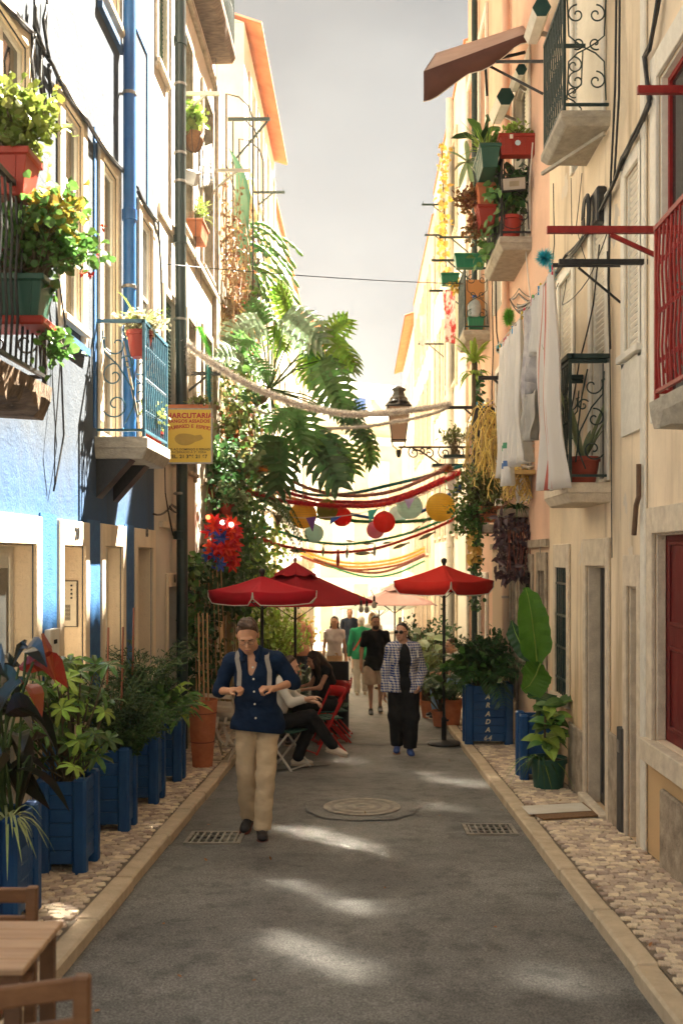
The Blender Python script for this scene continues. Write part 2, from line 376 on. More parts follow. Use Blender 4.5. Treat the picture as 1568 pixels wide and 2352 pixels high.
def kerb(name, xi, sgn):
    """Row of kerb stones; xi is the road edge, sgn the side the pavement lies on."""
    bed = MB()
    for a in range(0, 60, 4): bed.add([(xi+sgn*.02,a,gz(a)-.2),(xi+sgn*(KW-.02),a,gz(a)-.2),(xi+sgn*(KW-.02),a+4,gz(a+4)-.2),(xi+sgn*.02,a+4,gz(a+4)-.2),
        (xi+sgn*.02,a,gz(a)-.02),(xi+sgn*(KW-.02),a,gz(a)-.02),(xi+sgn*(KW-.02),a+4,gz(a+4)-.02),(xi+sgn*.02,a+4,gz(a+4)-.02)],[(3,2,1,0),(4,5,6,7),(0,1,5,4),(1,2,6,5),(2,3,7,6),(3,0,4,7)])
    root = bed.build(name, M_joint, kind='structure')
    Y = 0.6; r_ = random.Random(5+int(sgn))
    while Y < 58:
        L = r_.uniform(0.75, 1.25); y0, y1 = Y+.004, Y+L-.004; e = [r_.uniform(-.013,.013) for _ in range(4)]
        a, b = xi+e[0]*.6, xi+sgn*KW+e[1]*.5; h = [r_.uniform(-.004,.004) for _ in range(4)]
        MB().add([(a,y0,gz(y0)-.16),(b,y0,gz(y0)-.16),(b,y1,gz(y1)-.16),(a,y1,gz(y1)-.16),(a,y0,gz(y0)+h[0]),(b,y0,gz(y0)+h[1]),(b,y1,gz(y1)+h[2]),(a,y1,gz(y1)+h[3])],
            [(3,2,1,0),(4,5,6,7),(0,1,5,4),(1,2,6,5),(2,3,7,6),(3,0,4,7)]).build('kerb_stone', M_kerb, parent=root, bev=0.014)
        Y += L
kerb('kerb_left', KL, -1); kerb('kerb_right', KR, 1)

def cobble_mesh(k):
    """One split limestone cube: uneven chamfered outline, nearly flat worn top."""
    r_ = random.Random(k); base = []; fs = []; vs = []
    for (x, y) in ((.5,-.36),(.5,.36),(.38,.5),(-.38,.5),(-.5,.36),(-.5,-.36),(-.38,-.5),(.38,-.5)): base.append((x+r_.uniform(-.07,.05), y+r_.uniform(-.07,.05)))
    n = 8
    for (s, z) in ((1.0,-.02),(.98,.003),(.87,.0075)):
        for x, y in base: vs.append((x*s, y*s, z+(r_.uniform(-.002,.002) if z > .005 else 0)))
    for i in range(2):
        for j in range(n): j2 = (j+1) % n; fs.append((i*n+j, i*n+j2, (i+1)*n+j2, (i+1)*n+j))
    fs.append(tuple(2*n+j for j in range(n)))
    return vs, fs
COB = [cobble_mesh(k) for k in range(8)]; COBM = []
for vs, fs in COB:
    me = bpy.data.meshes.new('cobble'); me.from_pydata(vs, [], fs); me.materials.append(M_cob); COBM.append(me)
def pavement(name, x0, x1, ystart, yend):
    base = MB()
    for a, b in zip(range(-2, 60, 4), range(2, 64, 4)): base.quad((x0,a,gz(a)-.014),(x1,a,gz(a)-.014),(x1,b,gz(b)-.014),(x0,b,gz(b)-.014))
    root = base.build(name, M_joint, kind='structure')
    r_ = random.Random(hash(name) % 1000 if False else len(name)); rest = MB(); cnt = 0; Y = ystart; row = 0
    w = x1-x0; nx = max(3, round(w/0.066)); sx = w/nx
    while Y < yend:
        sy = r_.uniform(.056,.068)*(1 if Y < 14 else 1.6)
        for i in range(nx):
            X = x0+sx*(i+.5)+r_.uniform(-.008,.008)+(sx*.22 if row % 2 else -sx*.22); yy = Y+r_.uniform(-.009,.009); k = r_.randrange(8)
            if X < x0+.03 or X > x1-.03: continue
            sc = (sx*r_.uniform(.90,1.08), sy*r_.uniform(.90,1.08), r_.uniform(.8,1.3)); rot = r_.uniform(-.22,.22); z = gz(yy)+r_.uniform(-.007,.003)-.008
            if cnt < 300:
                o = bpy.data.objects.new('cobble', COBM[k]); COL.objects.link(o); o.parent = root; o.location = (X,yy,z); o.scale = sc; o.rotation_euler = (-SL+r_.uniform(-.03,.03), r_.uniform(-.04,.04), rot); cnt += 1
            else:
                vs, fs = COB[k]; c, s_ = math.cos(rot), math.sin(rot)
                rest.add([(X+(v[0]*sc[0]*c-v[1]*sc[1]*s_), yy+(v[0]*sc[0]*s_+v[1]*sc[1]*c), z+v[2]*sc[2]) for v in vs], fs)
        Y += sy; row += 1
    rest.build('cobbles', M_cob, parent=root, kind='stuff')
pavement('pavement_left', XL, KL-KW, 4.4, 24)
pavement('pavement_right', KR+KW, XR, 4.15, 26)

# ------------------------------------------------------------------ house fronts
def front(mb, X, out, Y0, Y1, Z0, Z1, ops, back=True, thick=6.0):
    """Wall face with real openings and their reveals, plus the sides, top and back of the house."""
    ysp = sorted({Y0, Y1, *[max(Y0,min(Y1,v)) for o in ops for v in (o[0],o[1])]}); zsp = sorted({Z0, Z1, *[max(Z0,min(Z1,v)) for o in ops for v in (o[2],o[3])]})
    for a, b in zip(ysp, ysp[1:]):
        for c, d in zip(zsp, zsp[1:]):
            my, mz = (a+b)/2, (c+d)/2
            if any(o[0] < my < o[1] and o[2] < mz < o[3] for o in ops): continue
            mb.quad((X,a,c),(X,b,c),(X,b,d),(X,a,d))
    for o in ops:
        y0,y1,z0,z1,dp = o[:5]; Xi = X-out*dp
        mb.quad((X,y0,z0),(Xi,y0,z0),(Xi,y0,z1),(X,y0,z1)); mb.quad((X,y1,z0),(Xi,y1,z0),(Xi,y1,z1),(X,y1,z1))
        mb.quad((X,y0,z0),(X,y1,z0),(Xi,y1,z0),(Xi,y0,z0)); mb.quad((X,y0,z1),(X,y1,z1),(Xi,y1,z1),(Xi,y0,z1))
    if back:
        Xb = X-out*thick
        mb.quad((X,Y0,Z0),(Xb,Y0,Z0),(Xb,Y0,Z1),(X,Y0,Z1)); mb.quad((X,Y1,Z0),(Xb,Y1,Z0),(Xb,Y1,Z1),(X,Y1,Z1))
        mb.quad((Xb,Y0,Z0),(Xb,Y1,Z0),(Xb,Y1,Z1),(Xb,Y0,Z1)); mb.quad((X,Y0,Z1),(X,Y1,Z1),(Xb,Y1,Z1),(Xb,Y0,Z1))
def surround(h, X, out, y0, y1, z0, z1, fw, pd, m, name='window', top=None, bottom=True, lin=0):
    top = top or fw; mb = MB(); a, b = X+out*.003, X+out*pd
    mb.box(a,b,y0-fw,y0,z0-(fw if bottom else 0),z1+top); mb.box(a,b,y1,y1+fw,z0-(fw if bottom else 0),z1+top)
    mb.box(a,b+out*.002,y0+.002,y1-.002,z1,z1+top-.001)
    if lin:
        q = X-out*(lin-.002); mb.box(q, X-out*.001, y0, y0+.014, z0, z1); mb.box(q, X-out*.001, y1-.014, y1, z0, z1); mb.box(q, X-out*.001, y0+.0145, y1-.0145, z1-.014, z1)
    return mb.build(name, m, parent=h, bev=0.006)
def sill(w, X, out, y0, y1, z0, m, pd=0.07, t=0.06, ov=0.1):
    MB().box(X+out*.004, X+out*pd, y0-ov, y1+ov, z0-t, z0-.003).build('sill', m, parent=w, bev=0.006)
def casement(w, X, out, y0, y1, z0, z1, d, m_s, m_g, nv=2, nh=2, fr=0.05):
    """Sash and panes at the back of an opening."""
    Xs = X-out*(d-.05); mb = MB()
    mb.box(Xs-out*.045, Xs, y0, y0+fr, z0, z1); mb.box(Xs-out*.045, Xs, y1-fr, y1, z0, z1); mb.box(Xs-out*.045, Xs, y0+fr, y1-fr, z0, z0+fr); mb.box(Xs-out*.045, Xs, y0+fr, y1-fr, z1-fr, z1)
    for i in range(1, nv): y = y0+(y1-y0)*i/nv; mb.box(Xs-out*.04, Xs-out*.003, y-fr*.5, y+fr*.5, z0+fr, z1-fr)
    for i in range(1, nh):
        z = z0+(z1-z0)*i/nh; e = [y0+fr]+[y0+(y1-y0)*k/nv for k in range(1,nv)]+[y1-fr]
        for k in range(nv): mb.box(Xs-out*.038, Xs-out*.005, e[k]+(fr*.5 if k else 0), e[k+1]-(fr*.5 if k < nv-1 else 0), z-fr*.35, z+fr*.35)
    mb.build('sash', m_s, parent=w)
    for i in range(nv):
        for k in range(nh):
            MB().box(Xs-out*.032, Xs-out*.022, y0+(y1-y0)*i/nv+.01, y0+(y1-y0)*(i+1)/nv-.01, z0+(z1-z0)*k/nh+.01, z0+(z1-z0)*(k+1)/nh-.01).build('pane', m_g, parent=w)
def blind(w, X, out, y0, y1, z0, z1, d, m):
    mb = MB(); Xs = X-out*d; n = max(3, int((z1-z0)/0.05)); hz = (z1-z0)/n
    for i in range(n):
        a, b = z0+i*hz+.003, z0+(i+1)*hz; mb.add([(Xs,y0,a),(Xs,y1,a),(Xs+out*.014,y1,(a+b)/2),(Xs+out*.014,y0,(a+b)/2),(Xs,y1,b),(Xs,y0,b)],[(0,1,2,3),(3,2,4,5)])
    return mb.build('blind_slats', m, parent=w, kind='stuff')
def door(h, X, out, y0, y1, z0, z1, d, m, panels=1, glass=None, name='door', knob=True):
    Xs = X-out*d; mb = MB(); mb.box(Xs-out*.05, Xs, y0, y1, z0, z1); t = 0.09
    for k in range(panels):
        a = z0+(z1-z0)*k/panels+t; b = z0+(z1-z0)*(k+1)/panels-t*.6
        mb.box(Xs+out*.001, Xs+out*.014, y0+t, y0+t+.03, a, b); mb.box(Xs+out*.001, Xs+out*.014, y1-t-.03, y1-t, a, b); mb.box(Xs+out*.001, Xs+out*.014, y0+t+.03, y1-t-.03, a, a+.03); mb.box(Xs+out*.001, Xs+out*.014, y0+t+.03, y1-t-.03, b-.03, b)
    o = mb.build(name, m, parent=h, bev=0.004)
    if glass: MB().box(Xs+out*.002, Xs+out*.008, y0+.14, y1-.14, z0+(z1-z0)*.45, z1-.16).build('pane', glass, parent=o)
    if knob: MB().ball((Xs+out*.04, y0+.09 , z0+1.0), .028, 10, 7).build('handle', M_steel, parent=o, smooth=True)
    return o
def house(name, label, X, out, Y0, Y1, Zt, m, ops, thick=6.0):
    h = thing(name, label, 'house', (X, (Y0+Y1)/2, gz((Y0+Y1)/2)))
    mb = MB(); front(mb, X, out, Y0, Y1, gz(Y1)-.4, Zt, ops, thick=thick); mb.build('wall', m, parent=h)
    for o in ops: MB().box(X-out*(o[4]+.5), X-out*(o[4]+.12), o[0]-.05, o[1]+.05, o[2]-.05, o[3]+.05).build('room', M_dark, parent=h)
    return h
def roof(h, X, out, Y0, Y1, Z, over=0.3, thick=6.0, rise=1.1):
    """Pitched tiled roof: rows of half-round tiles whose ends show along the eave."""
    mb = MB(); n = max(4, int((Y1-Y0)/0.24)); w = (Y1-Y0)/n; half = thick/2
    mb.add([(X+out*over,Y0,Z-.03),(X+out*over,Y1,Z-.03),(X-out*half,Y1,Z+rise-.03),(X-out*half,Y0,Z+rise-.03),(X-out*thick,Y1,Z-.03),(X-out*thick,Y0,Z-.03)],[(0,1,2,3),(3,2,4,5)])
    for i in range(n):
        yc = Y0+w*(i+.5); k = len(mb.v)
        for (x, z) in ((X+out*over*1.06, Z), (X-out*half, Z+rise)):
            for j in range(5):
                t = math.pi*j/4; mb.v.append((x, yc-math.cos(t)*w*.48, z+math.sin(t)*.09-.02))
        for j in range(4): mb.f.append((k+j, k+j+1, k+5+j+1, k+5+j))
        mb.f.append((k,k+1,k+2,k+3,k+4))
    return mb.build('roof', M_tile, parent=h)

# left side ---------------------------------------------------------------
b = -0.55
L1ops = [(6.1,7.01,b+.2,1.87,.16),(7.67,8.27,b+.15,1.87,.22),(8.915,9.58,b+.08,1.88,.15),(10.23,10.98,b,1.88,.25),
         (6.05,6.85,3.66,5.28,.065),(7.70,8.20,3.66,5.32,.065),(8.86,9.38,2.86,5.34,.065),(10.42,10.98,2.95,5.38,.065),(3.2,4.2,b+.35,1.87,.15),(3.3,4.3,3.66,5.3,.12),(8.86,9.42,6.8,7.7,.065),(7.6,8.2,7.0,8.6,.065)]  # last two upper windows added to throw reflected sun onto the road
L1 = house('blue_house', 'blue lime washed house with cream stone door frames and a blue drainpipe', XL, 1, 1.5, 11.15, 10.8, W_blue, L1ops)
roof(L1, XL, 1, 1.5, 11.15, 10.8)
for k, o in enumerate(L1ops):
    gnd = o[2] < 1
    s = surround(L1, XL, 1, o[0], o[1], o[2], o[3], .125 if gnd else .13, .03, W_cream_st, name='door_frame' if gnd else 'window', top=.2 if gnd else .13, bottom=not gnd, lin=o[4])
    if not gnd:
        sill(s, XL, 1, o[0], o[1], o[2], W_cream_st); casement(s, XL, 1, o[0], o[1], o[2], o[3], o[4], M_white, M_glass if k == 7 else M_glass_refl, 2 if o[1]-o[0] > .6 else 1, 3)
        if o[2] > 3.5: MB().box(XL+.004, XL+.05, o[0]-.14, o[1]+.14, o[2]-.2, o[2]-.14).build('blue_band', mat('blue_trim', (0.03,0.09,0.2), r=.6), parent=L1)
    elif k in (0, 2, 8): door(L1, XL, 1, o[0]+.004, o[1]-.004, o[2], o[3]-.004, o[4]-.03, M_white, 2, M_glass)
    else: door(L1, XL, 1, o[0]+.004, o[1]-.004, o[2], o[3]-.004, o[4]-.03, M_stone, 1, knob=False)
M_bpaint = mat('saturated_blue_paint', (0.012,0.075,0.22), (0.03,0.14,0.34), r=0.75, sc=10, bump=0.35, bs=60)
for (ya, yb, za, zb) in ((7.145,7.525,b,2.1),(8.40,8.78,b,2.1),(9.72,10.1,b,2.1),(8.60,8.66,2.9,5.5),(10.74,10.84,5.56,7.2),(10.0,10.84,7.2,7.28)):
    MB().box(XL+.002, XL+.014, ya, yb, za, zb).build('blue_pilaster', M_bpaint, parent=L1)
L2ops = [(11.98,12.60,b-.1,1.42,.2),(11.75,12.35,3.0,4.9,.1),(11.36,11.85,7.45,9.6,.1)]
L2 = house('white_house', 'narrow white plastered house between the blue house and the dark green drainpipe', XL-.02, 1, 11.15, 12.75, 11.6, W_white, L2ops)
roof(L2, XL-.02, 1, 11.15, 12.75, 11.6)
s = surround(L2, XL-.02, 1, *L2ops[0][:4], .1, .03, W_cream_st, 'door_frame', top=.17, bottom=False); door(L2, XL-.02, 1, 11.985, 12.595, b-.1, 1.415, .17, mat('old_brown_door', (0.05,0.035,0.025), (0.10,0.07,0.05)), 2)
M_shut = mat('green_shutter_paint', (0.02,0.075,0.055), (0.035,0.11,0.08), r=.5)
for o in L2ops[1:]:
    s = surround(L2, XL-.02, 1, *o[:4], .1, .035, M_stone); sill(s, XL-.02, 1, o[0], o[1], o[2], M_stone); blind(s, XL-.02, 1, o[0], o[1], o[2], o[3], .03, M_shut)
for q in ((XL+.03,11.5,2.13,2.2),(XL+.015,11.45,5.75,5.86)): MB().box(XL-.018, q[0], q[1], 12.74, q[2], q[3]).build('string_course', M_stone, parent=L2)
L3ops = [(13.35,13.95,2.95,5.0,.14),(13.05,13.7,6.15,8.7,.14),(14.7,15.6,6.1,8.7,.14),(14.75,15.5,2.95,5.1,.14),(14.9,15.9,-.8,1.5,.2)]
L3 = house('cream_house', 'tall weathered cream house with stained window frames behind the dark green drainpipe', XL-.03, 1, 12.75, 16.2, 12.4, W_cream, L3ops)
roof(L3, XL-.03, 1, 12.75, 16.2, 12.4)
for k, o in enumerate(L3ops):
    s = surround(L3, XL-.03, 1, *o[:4], .12, .04, M_stone_d, 'window' if k < 4 else 'door_frame', bottom=k < 4, lin=o[4])
    if k < 4: sill(s, XL-.03, 1, o[0], o[1], o[2], M_stone_d); casement(s, XL-.03, 1, *o[:5], M_shut if k > 0 else M_white, M_glass, 2, 2)
    else: door(L3, XL-.03, 1, o[0], o[1], o[2], o[3], .17, M_redwood, 2)
for q in ((12.8,5.9,6.0),(12.8,9.25,9.33),(15.75,-1.2,5.89),(15.98,6.01,9.24)): MB().box(XL-.028, XL+.04, q[0], 16.2, q[1], q[2]).build('string_course' if q[0] < 13 else 'quoin', M_stone_d, parent=L3, bev=.01)
L4ops = [(17.0,17.9,-1.0,1.4,.2),(18.3,19.1,-1.0,1.4,.2),(17.2,18.0,2.6,4.6,.15)]
L4 = house('ivy_house', 'low ochre house smothered in climbing plants and potted greenery', XL, 1, 16.2, 19.4, 6.2, wallmat('ochre_render', (0.62,0.45,0.25), stain=(0.3,0.22,0.14), s_amt=.5), L4ops)
for k, o in enumerate(L4ops):
    s = surround(L4, XL, 1, *o[:4], .1, .03, M_stone_d, 'door_frame' if k < 2 else 'window', bottom=False)
    if k < 2: door(L4, XL, 1, o[0], o[1], o[2], o[3], .17, M_dark, 1, knob=False)
    else: casement(s, XL, 1, *o[:5], M_white, M_glass, 2, 2)
MB().box(XL+.003, XL+.06, 16.22, 19.38, 6.0, 6.3).build('parapet', M_stone_d, parent=L4)
def far_house(name, label, X, out, Y0, Y1, Zt, m, wy, wz, ww, wh, rf=True, pale=True, over=.3, thick=6):
    ops = [(y, y+ww, z, z+wh, .12) for z in wz for y in wy if Y0 < y and y+ww < Y1]
    h = house(name, label, X, out, Y0, Y1, Zt, m, ops, thick=thick)
    for o in ops:
        s = surround(h, X, out, *o[:4], .13, .05, M_white if pale else M_stone); sill(s, X, out, o[0], o[1], o[2], M_stone)
        casement(s, X, out, *o[:5], M_white, M_glass, 2, 2)
    if rf: roof(h, X, out, Y0, Y1, Zt, over=over, thick=thick)
    return h
L5 = far_house('pale_gabled_house', 'tall pale cream house with an orange tiled eave rising behind the ivy', XL+.05, 1, 19.4, 26.4, 12.2, W_pale, (20.3,21.9,23.5,25.1), (-0.6,3.0,6.3,9.6), .9, 1.9, over=.32)
mb = MB().poly([(XL+.05-6,19.39,12.2),(XL+.05,19.39,12.2),(XL+.05-3,19.39,13.3)]); mb.build('gable', W_pale, parent=L5)
MB().box(XL+.053, XL+.16, 19.42, 26.38, 8.95, 9.15).box(XL+.053, XL+.12, 26.0, 26.38, -1.6, 8.9).build('cornice', wallmat('yellow_band', (0.8,0.6,0.3)), parent=L5)
L6 = far_house('white_far_house', 'pale white house down the street beyond the tall gabled one', XL, 1, 26.4, 40, 11.3, wallmat('warm_white', (0.82,0.77,0.67)), (27.5,29.5,31.5,33.5,35.5,37.5), (-1.3,2.0,5.2,8.2), 1.0, 1.9, over=.1)
L7 = far_house('small_far_house', 'lower far house with a small orange roof near the end of the street', XL+.2, 1, 40, 52, 11.2, W_pale, (41,43.4,45.8,48.2,50.6), (-1.9,1.4,4.8,8), 1.0, 1.9, over=.5)

# right side --------------------------------------------------------------
R1ops = [(6.3,7.2,.46,1.95,.07),(6.2,7.1,2.75,5.2,.1),(3.6,4.6,.5,1.95,.1)]
R1 = house('sand_house', 'smooth sand coloured house with a red shuttered window and a red balcony', XR, -1, 1.2, 7.5, 10.6, W_sand, R1ops)
roof(R1, XR, -1, 1.2, 7.5, 10.6, over=.1)
for k, o in enumerate(R1ops):
    s = surround(R1, XR, -1, *o[:4], .14, .035, M_stone if k != 1 else M_white, top=.19, bottom=k != 1, lin=o[4])
    if k == 1: casement(s, XR, -1, *o[:5], M_redm, M_glass, 2, 2)
    else:
        sill(s, XR, -1, o[0], o[1], o[2], M_stone, t=.16, pd=.09, ov=.14); door(R1, XR, -1, o[0]+.003, o[1]-.003, o[2], o[3]-.003, o[4], M_redwood, 2, name='shutter', knob=False)
MB().box(XR-.003, XR-.045, 1.3, 6.98, -.7, .16).build('plinth', M_stone_d, parent=R1, bev=.012)
MB().box(XR-.003, XR-.03, 7.40, 7.52, -.7, 8).build('pilaster', M_white, parent=R1, bev=.01)
R2ops = [(7.62,7.92,-.44,1.55,.2),(8.6,9.36,-.52,1.70,.12),(10.22,10.80,.33,1.67,.1),(7.46+.12,7.98,3.4,4.82,.06),(8.62,9.15,2.44,4.80,.1),(9.98,10.62,2.44,4.66,.08),(8.75,9.95,5.62,8.0,.1)]
R2 = house('beige_house', 'beige house with peeling render, white roller blinds and green iron balconies', XR, -1, 7.5, 11.25, 11.0, W_beige, R2ops)
roof(R2, XR, -1, 7.5, 11.25, 11.0, over=.1)
M_blindw = mat('cream_roller_blind', (0.74,0.68,0.56), (0.82,0.76,0.64), r=.55, sc=6)
for k, o in enumerate(R2ops):
    s = surround(R2, XR, -1, *o[:4], .10, .03, M_stone if k < 3 else M_white, 'door_frame' if k < 2 else 'window', top=.25 if k < 3 else .12, bottom=k in (2,3), lin=o[4])
    if k == 0: door(R2, XR, -1, o[0], o[1], o[2], o[3], .18, M_stone_d, 1, knob=False)
    elif k == 1: door(R2, XR, -1, o[0]+.003, o[1]-.003, o[2], o[3]-.003, .115, mat('dark_steel_door', (0.045,0.043,0.04), (0.08,0.075,0.07), r=.5), 1)
    elif k == 2:
        sill(s, XR, -1, o[0], o[1], o[2], M_stone, t=.09); casement(s, XR, -1, *o[:5], M_black, M_glass, 2, 2)
        for q in range(6): y = o[0]+(o[1]-o[0])*(q+.5)/6; MB().tube([(XR-.012,y,o[2]),(XR-.012,y,o[3])], .009, 6).build('bar', M_greenm, parent=s)
        for q in range(4): z = o[2]+(o[3]-o[2])*(q+.5)/4; MB().box(XR-.006, XR-.02, o[0], o[1], z-.012, z+.012).build('crossbar', M_greenm, parent=s)
    elif k == 3: sill(s, XR, -1, o[0], o[1], o[2], M_white); blind(s, XR, -1, o[0], o[1], o[2], o[3], .03, M_blindw); MB().box(XR-.004, XR-.03, o[0]-.08, o[1]+.08, 2.75, 3.33).build('apron_panel', M_white, parent=R2)
    else:
        zb = o[2]+(o[3]-o[2])*(.5 if k == 4 else .05); blind(s, XR, -1, o[0], o[1], zb, o[3], .03, M_blindw); casement(s, XR, -1, o[0], o[1], o[2], o[3], o[4], M_white, M_glass, 2, 2)
for q in ((9.5,10.1,.12),(10.95,11.24,.12),(8.02,8.48,.3)): MB().box(XR-.003, XR-.033, q[0], q[1], -.85, q[2]).build('plinth', M_stone_d, parent=R2, bev=.012)
MB().box(XR-.002, XR-.09, 8.55, 9.4, -.62, -.43).build('doorstep', M_stone, parent=R2, bev=.01)
R3ops = [(11.44,11.85,-.66,1.62,.18),(12.35,13.2,.3,1.6,.1),(13.55,14.05,-.2,1.6,.15),(12.55,13.75,5.85,8.1,.12),(14.9,15.7,5.6,7.9,.12),(12.5,13.4,2.5,4.5,.12),(14.7,15.5,2.4,4.6,.12)]
R3 = house('salmon_house', 'salmon pink house with plant filled balcony, brown awning and pink drainpipe', XR, -1, 11.25, 16.1, 11.3, W_peach, R3ops)
roof(R3, XR, -1, 11.25, 16.1, 11.3, over=.1)
for k, o in enumerate(R3ops):
    s = surround(R3, XR, -1, *o[:4], .1, .03, M_stone_d if k < 3 else M_white, 'door_frame' if k == 0 else 'window', top=.22 if k < 3 else .1, bottom=k in (1,2), lin=o[4])
    if k == 0: door(R3, XR, -1, o[0], o[1], o[2], o[3], .16, M_stone_d, 1, knob=False)
    else:
        casement(s, XR, -1, *o[:5], M_white if k > 2 else M_dark, M_glass, 2, 2)
        if k == 3: blind(s, XR, -1, o[0], o[0]+.5, o[2], o[3], .03, M_blindw)
MB().box(XR-.003, XR-.04, 11.26, 16.08, 1.9, 1.99).build('string_course', M_stone_d, parent=R3)
R4 = far_house('orange_house', 'orange rendered house beyond the salmon one, behind the wall lantern', XR, -1, 16.1, 19.7, 13.6, W_orange, (16.7,18.6), (-.6,2.3,5.6,8.9), .9, 2.0, over=.3, pale=True)
R5 = far_house('cream_far_house', 'washed out cream house with a ragged tiled eave on the lantern side', XR-.05, -1, 19.7, 28, 12.0, W_pale, (21.4,23.2,25,26.6), (-.9,2.3,5.6,8.9), .9, 2.0, over=.03, pale=False)
R6 = far_house('peach_far_house', 'pale peach house far down the street on the lantern side', XR-.08, -1, 28, 38, 11.4, wallmat('pale_peach', (0.8,0.62,0.45)), (29.2,31.4,33.6,35.8), (-1.4,1.9,5.1,8.2), 1.0, 2.0, over=.03, pale=False)
R7 = far_house('far_corner_house', 'last pale house before the yellow building at the street end', XR, -1, 38, 50, 11.0, W_pale, (39.5,42,44.5,47), (-1.9,1.3,4.5,7.7), 1.0, 2.0, over=.4)

# end of the street: long yellow building standing across the view, its front turned to the left
def yellow_building():
    h = thing('yellow_building', 'long pale yellow building with white window frames closing the street', 'building', (2, 66, gz(66)))
    A, B = V((-9, 58, 0)), V((15, 71, 0)); d = (B-A).normalized(); nrm = V((d.y, -d.x, 0)); Ltot = (B-A).length
    def Q(u, z, o=0): q = A+d*u+nrm*o; return (q.x, q.y, z)
    def slab(mb, u0, u1, z0, z1, o0, o1):
        mb.add([Q(u0,z0,o0),Q(u1,z0,o0),Q(u1,z0,o1),Q(u0,z0,o1),Q(u0,z1,o0),Q(u1,z1,o0),Q(u1,z1,o1),Q(u0,z1,o1)],[(3,2,1,0),(4,5,6,7),(0,1,5,4),(1,2,6,5),(2,3,7,6),(3,0,4,7)])
    mb = MB(); slab(mb, 0, Ltot, -5, 10.2, -8, 0); mb.build('wall', W_yellow, parent=h)
    u = 0.8; k = 0
    while u+1.1 < Ltot:
        for z in (-2.6, 1.4, 5.2):
            hgt = 2.5; s = MB(); slab(s, u-.2, u, z-.2, z+hgt+.2, .003, .12); slab(s, u+1.1, u+1.3, z-.2, z+hgt+.2, .003, .12); slab(s, u, u+1.1, z+hgt, z+hgt+.2, .003, .12); slab(s, u, u+1.1, z-.2, z, .003, .15)
            w = s.build('window', M_white, parent=h); s = MB(); slab(s, u, u+1.1, z, z+hgt, .004, .03); s.build('pane', mat('pale_pane', (0.45,0.44,0.4), (0.6,0.58,0.52), r=.2), parent=w)
            s = MB(); slab(s, u+.5, u+.6, z, z+hgt, .031, .06); slab(s, u, u+.5, z+1.6, z+1.68, .031, .05); slab(s, u+.6, u+1.1, z+1.6, z+1.68, .031, .05); s.build('sash', M_white, parent=w)
        u += 2.55; k += 1
    mb = MB(); slab(mb, -.2, Ltot+.2, 8.9, 9.4, .003, .3); slab(mb, -.2, Ltot+.2, 10.2, 10.6, -.3, .5); mb.build('cornice', M_white, parent=h)
    mb = MB(); slab(mb, 0, Ltot, .1, .5, .003, .1); mb.build('string_course', M_white, parent=h)
    rf = MB(); rf.add([Q(0,10.6,.5),Q(Ltot,10.6,.5),Q(Ltot,13.6,-4),Q(0,13.6,-4),Q(Ltot,10.6,-8),Q(0,10.6,-8)],[(0,1,2,3),(3,2,4,5),(0,3,5),(1,4,2)])
    rf = rf.build('roof', mat('grey_roof', (0.55,0.52,0.46), (0.68,0.64,0.56), sc=2), parent=h)
    for u in (9.5, 12.2, 14.9, 17.6, 20.3):
        s = MB(); slab(s, u, u+1.5, 10.7, 12.1, -2.2, -.3); slab(s, u-.15, u+1.65, 12.1, 12.3, -2.4, -.1); s.build('dormer', M_white, parent=rf)
    s = MB(); slab(s, 10.0, 10.8, 10.9, 11.9, -.298, -.26); s.build('blue_blind', mat('blue_blind', (0.05,0.14,0.42)), parent=rf)
yellow_building()
# ------------------------------------------------------------------ plants, pots, rails
def lmat(name, c, c2=None, rpi=0.35, trans=0.3, r=0.42, spec=0.45): return mat(name, tuple(q*1.2 for q in c), tuple(q*1.2 for q in c2) if c2 else None, r=r, sc=5, bump=0.0, rpi=rpi, trans=trans, spec=spec)
L_mid = lmat('leaf_mid_green', (0.051,0.123,0.026), (0.094,0.203,0.043))
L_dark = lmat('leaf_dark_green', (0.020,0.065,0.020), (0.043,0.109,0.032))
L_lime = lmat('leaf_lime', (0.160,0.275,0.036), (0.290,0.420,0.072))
L_olive = lmat('leaf_olive', (0.102,0.145,0.043), (0.189,0.217,0.065))
L_gray = lmat('leaf_grey_green', (0.174,0.246,0.131), (0.319,0.392,0.217))
L_red = lmat('leaf_red_brown', (0.232,0.051,0.029), (0.131,0.131,0.036))
L_purple = lmat('leaf_purple', (0.051,0.026,0.038), (0.087,0.051,0.051))
L_yellow = lmat('leaf_yellow', (0.493,0.377,0.072), (0.652,0.478,0.116))
L_straw = lmat('straw_stem', (0.551,0.420,0.116), (0.725,0.580,0.203))
L_var = lmat('leaf_striped_pale', (0.232,0.348,0.102), (0.551,0.609,0.319))
M_stem = mat('plant_stem', (0.07,0.05,0.03), (0.13,0.10,0.05), sc=20)
M_gstem = mat('green_stem', (0.05,0.09,0.025), (0.09,0.13,0.04), sc=20)
M_soil = mat('potting_soil', (0.02,0.014,0.01), (0.05,0.035,0.025), sc=30, bump=.5)
M_terra = mat('terracotta', (0.40,0.12,0.05), (0.55,0.19,0.085), r=.8, sc=8, bump=.25)
M_redpl = mat('red_plastic_pot', (0.25,0.020,0.010), (0.34,0.032,0.016), r=.45, sc=4, bump=.05)
M_grnpl = mat('green_plastic_pot', (0.015,0.07,0.05), (0.03,0.10,0.07), r=.4, sc=4, bump=.05)
M_grnpl2 = mat('bright_green_plastic', (0.02,0.17,0.09), (0.03,0.22,0.12), r=.4, sc=4, bump=.05)
def rdir(r, up=0.2):
    while True:
        d = V((r.uniform(-1,1), r.uniform(-1,1), r.uniform(-1,1)))
        if 0.1 < d.length < 1: d.normalize(); d.z += up; return d.normalized()
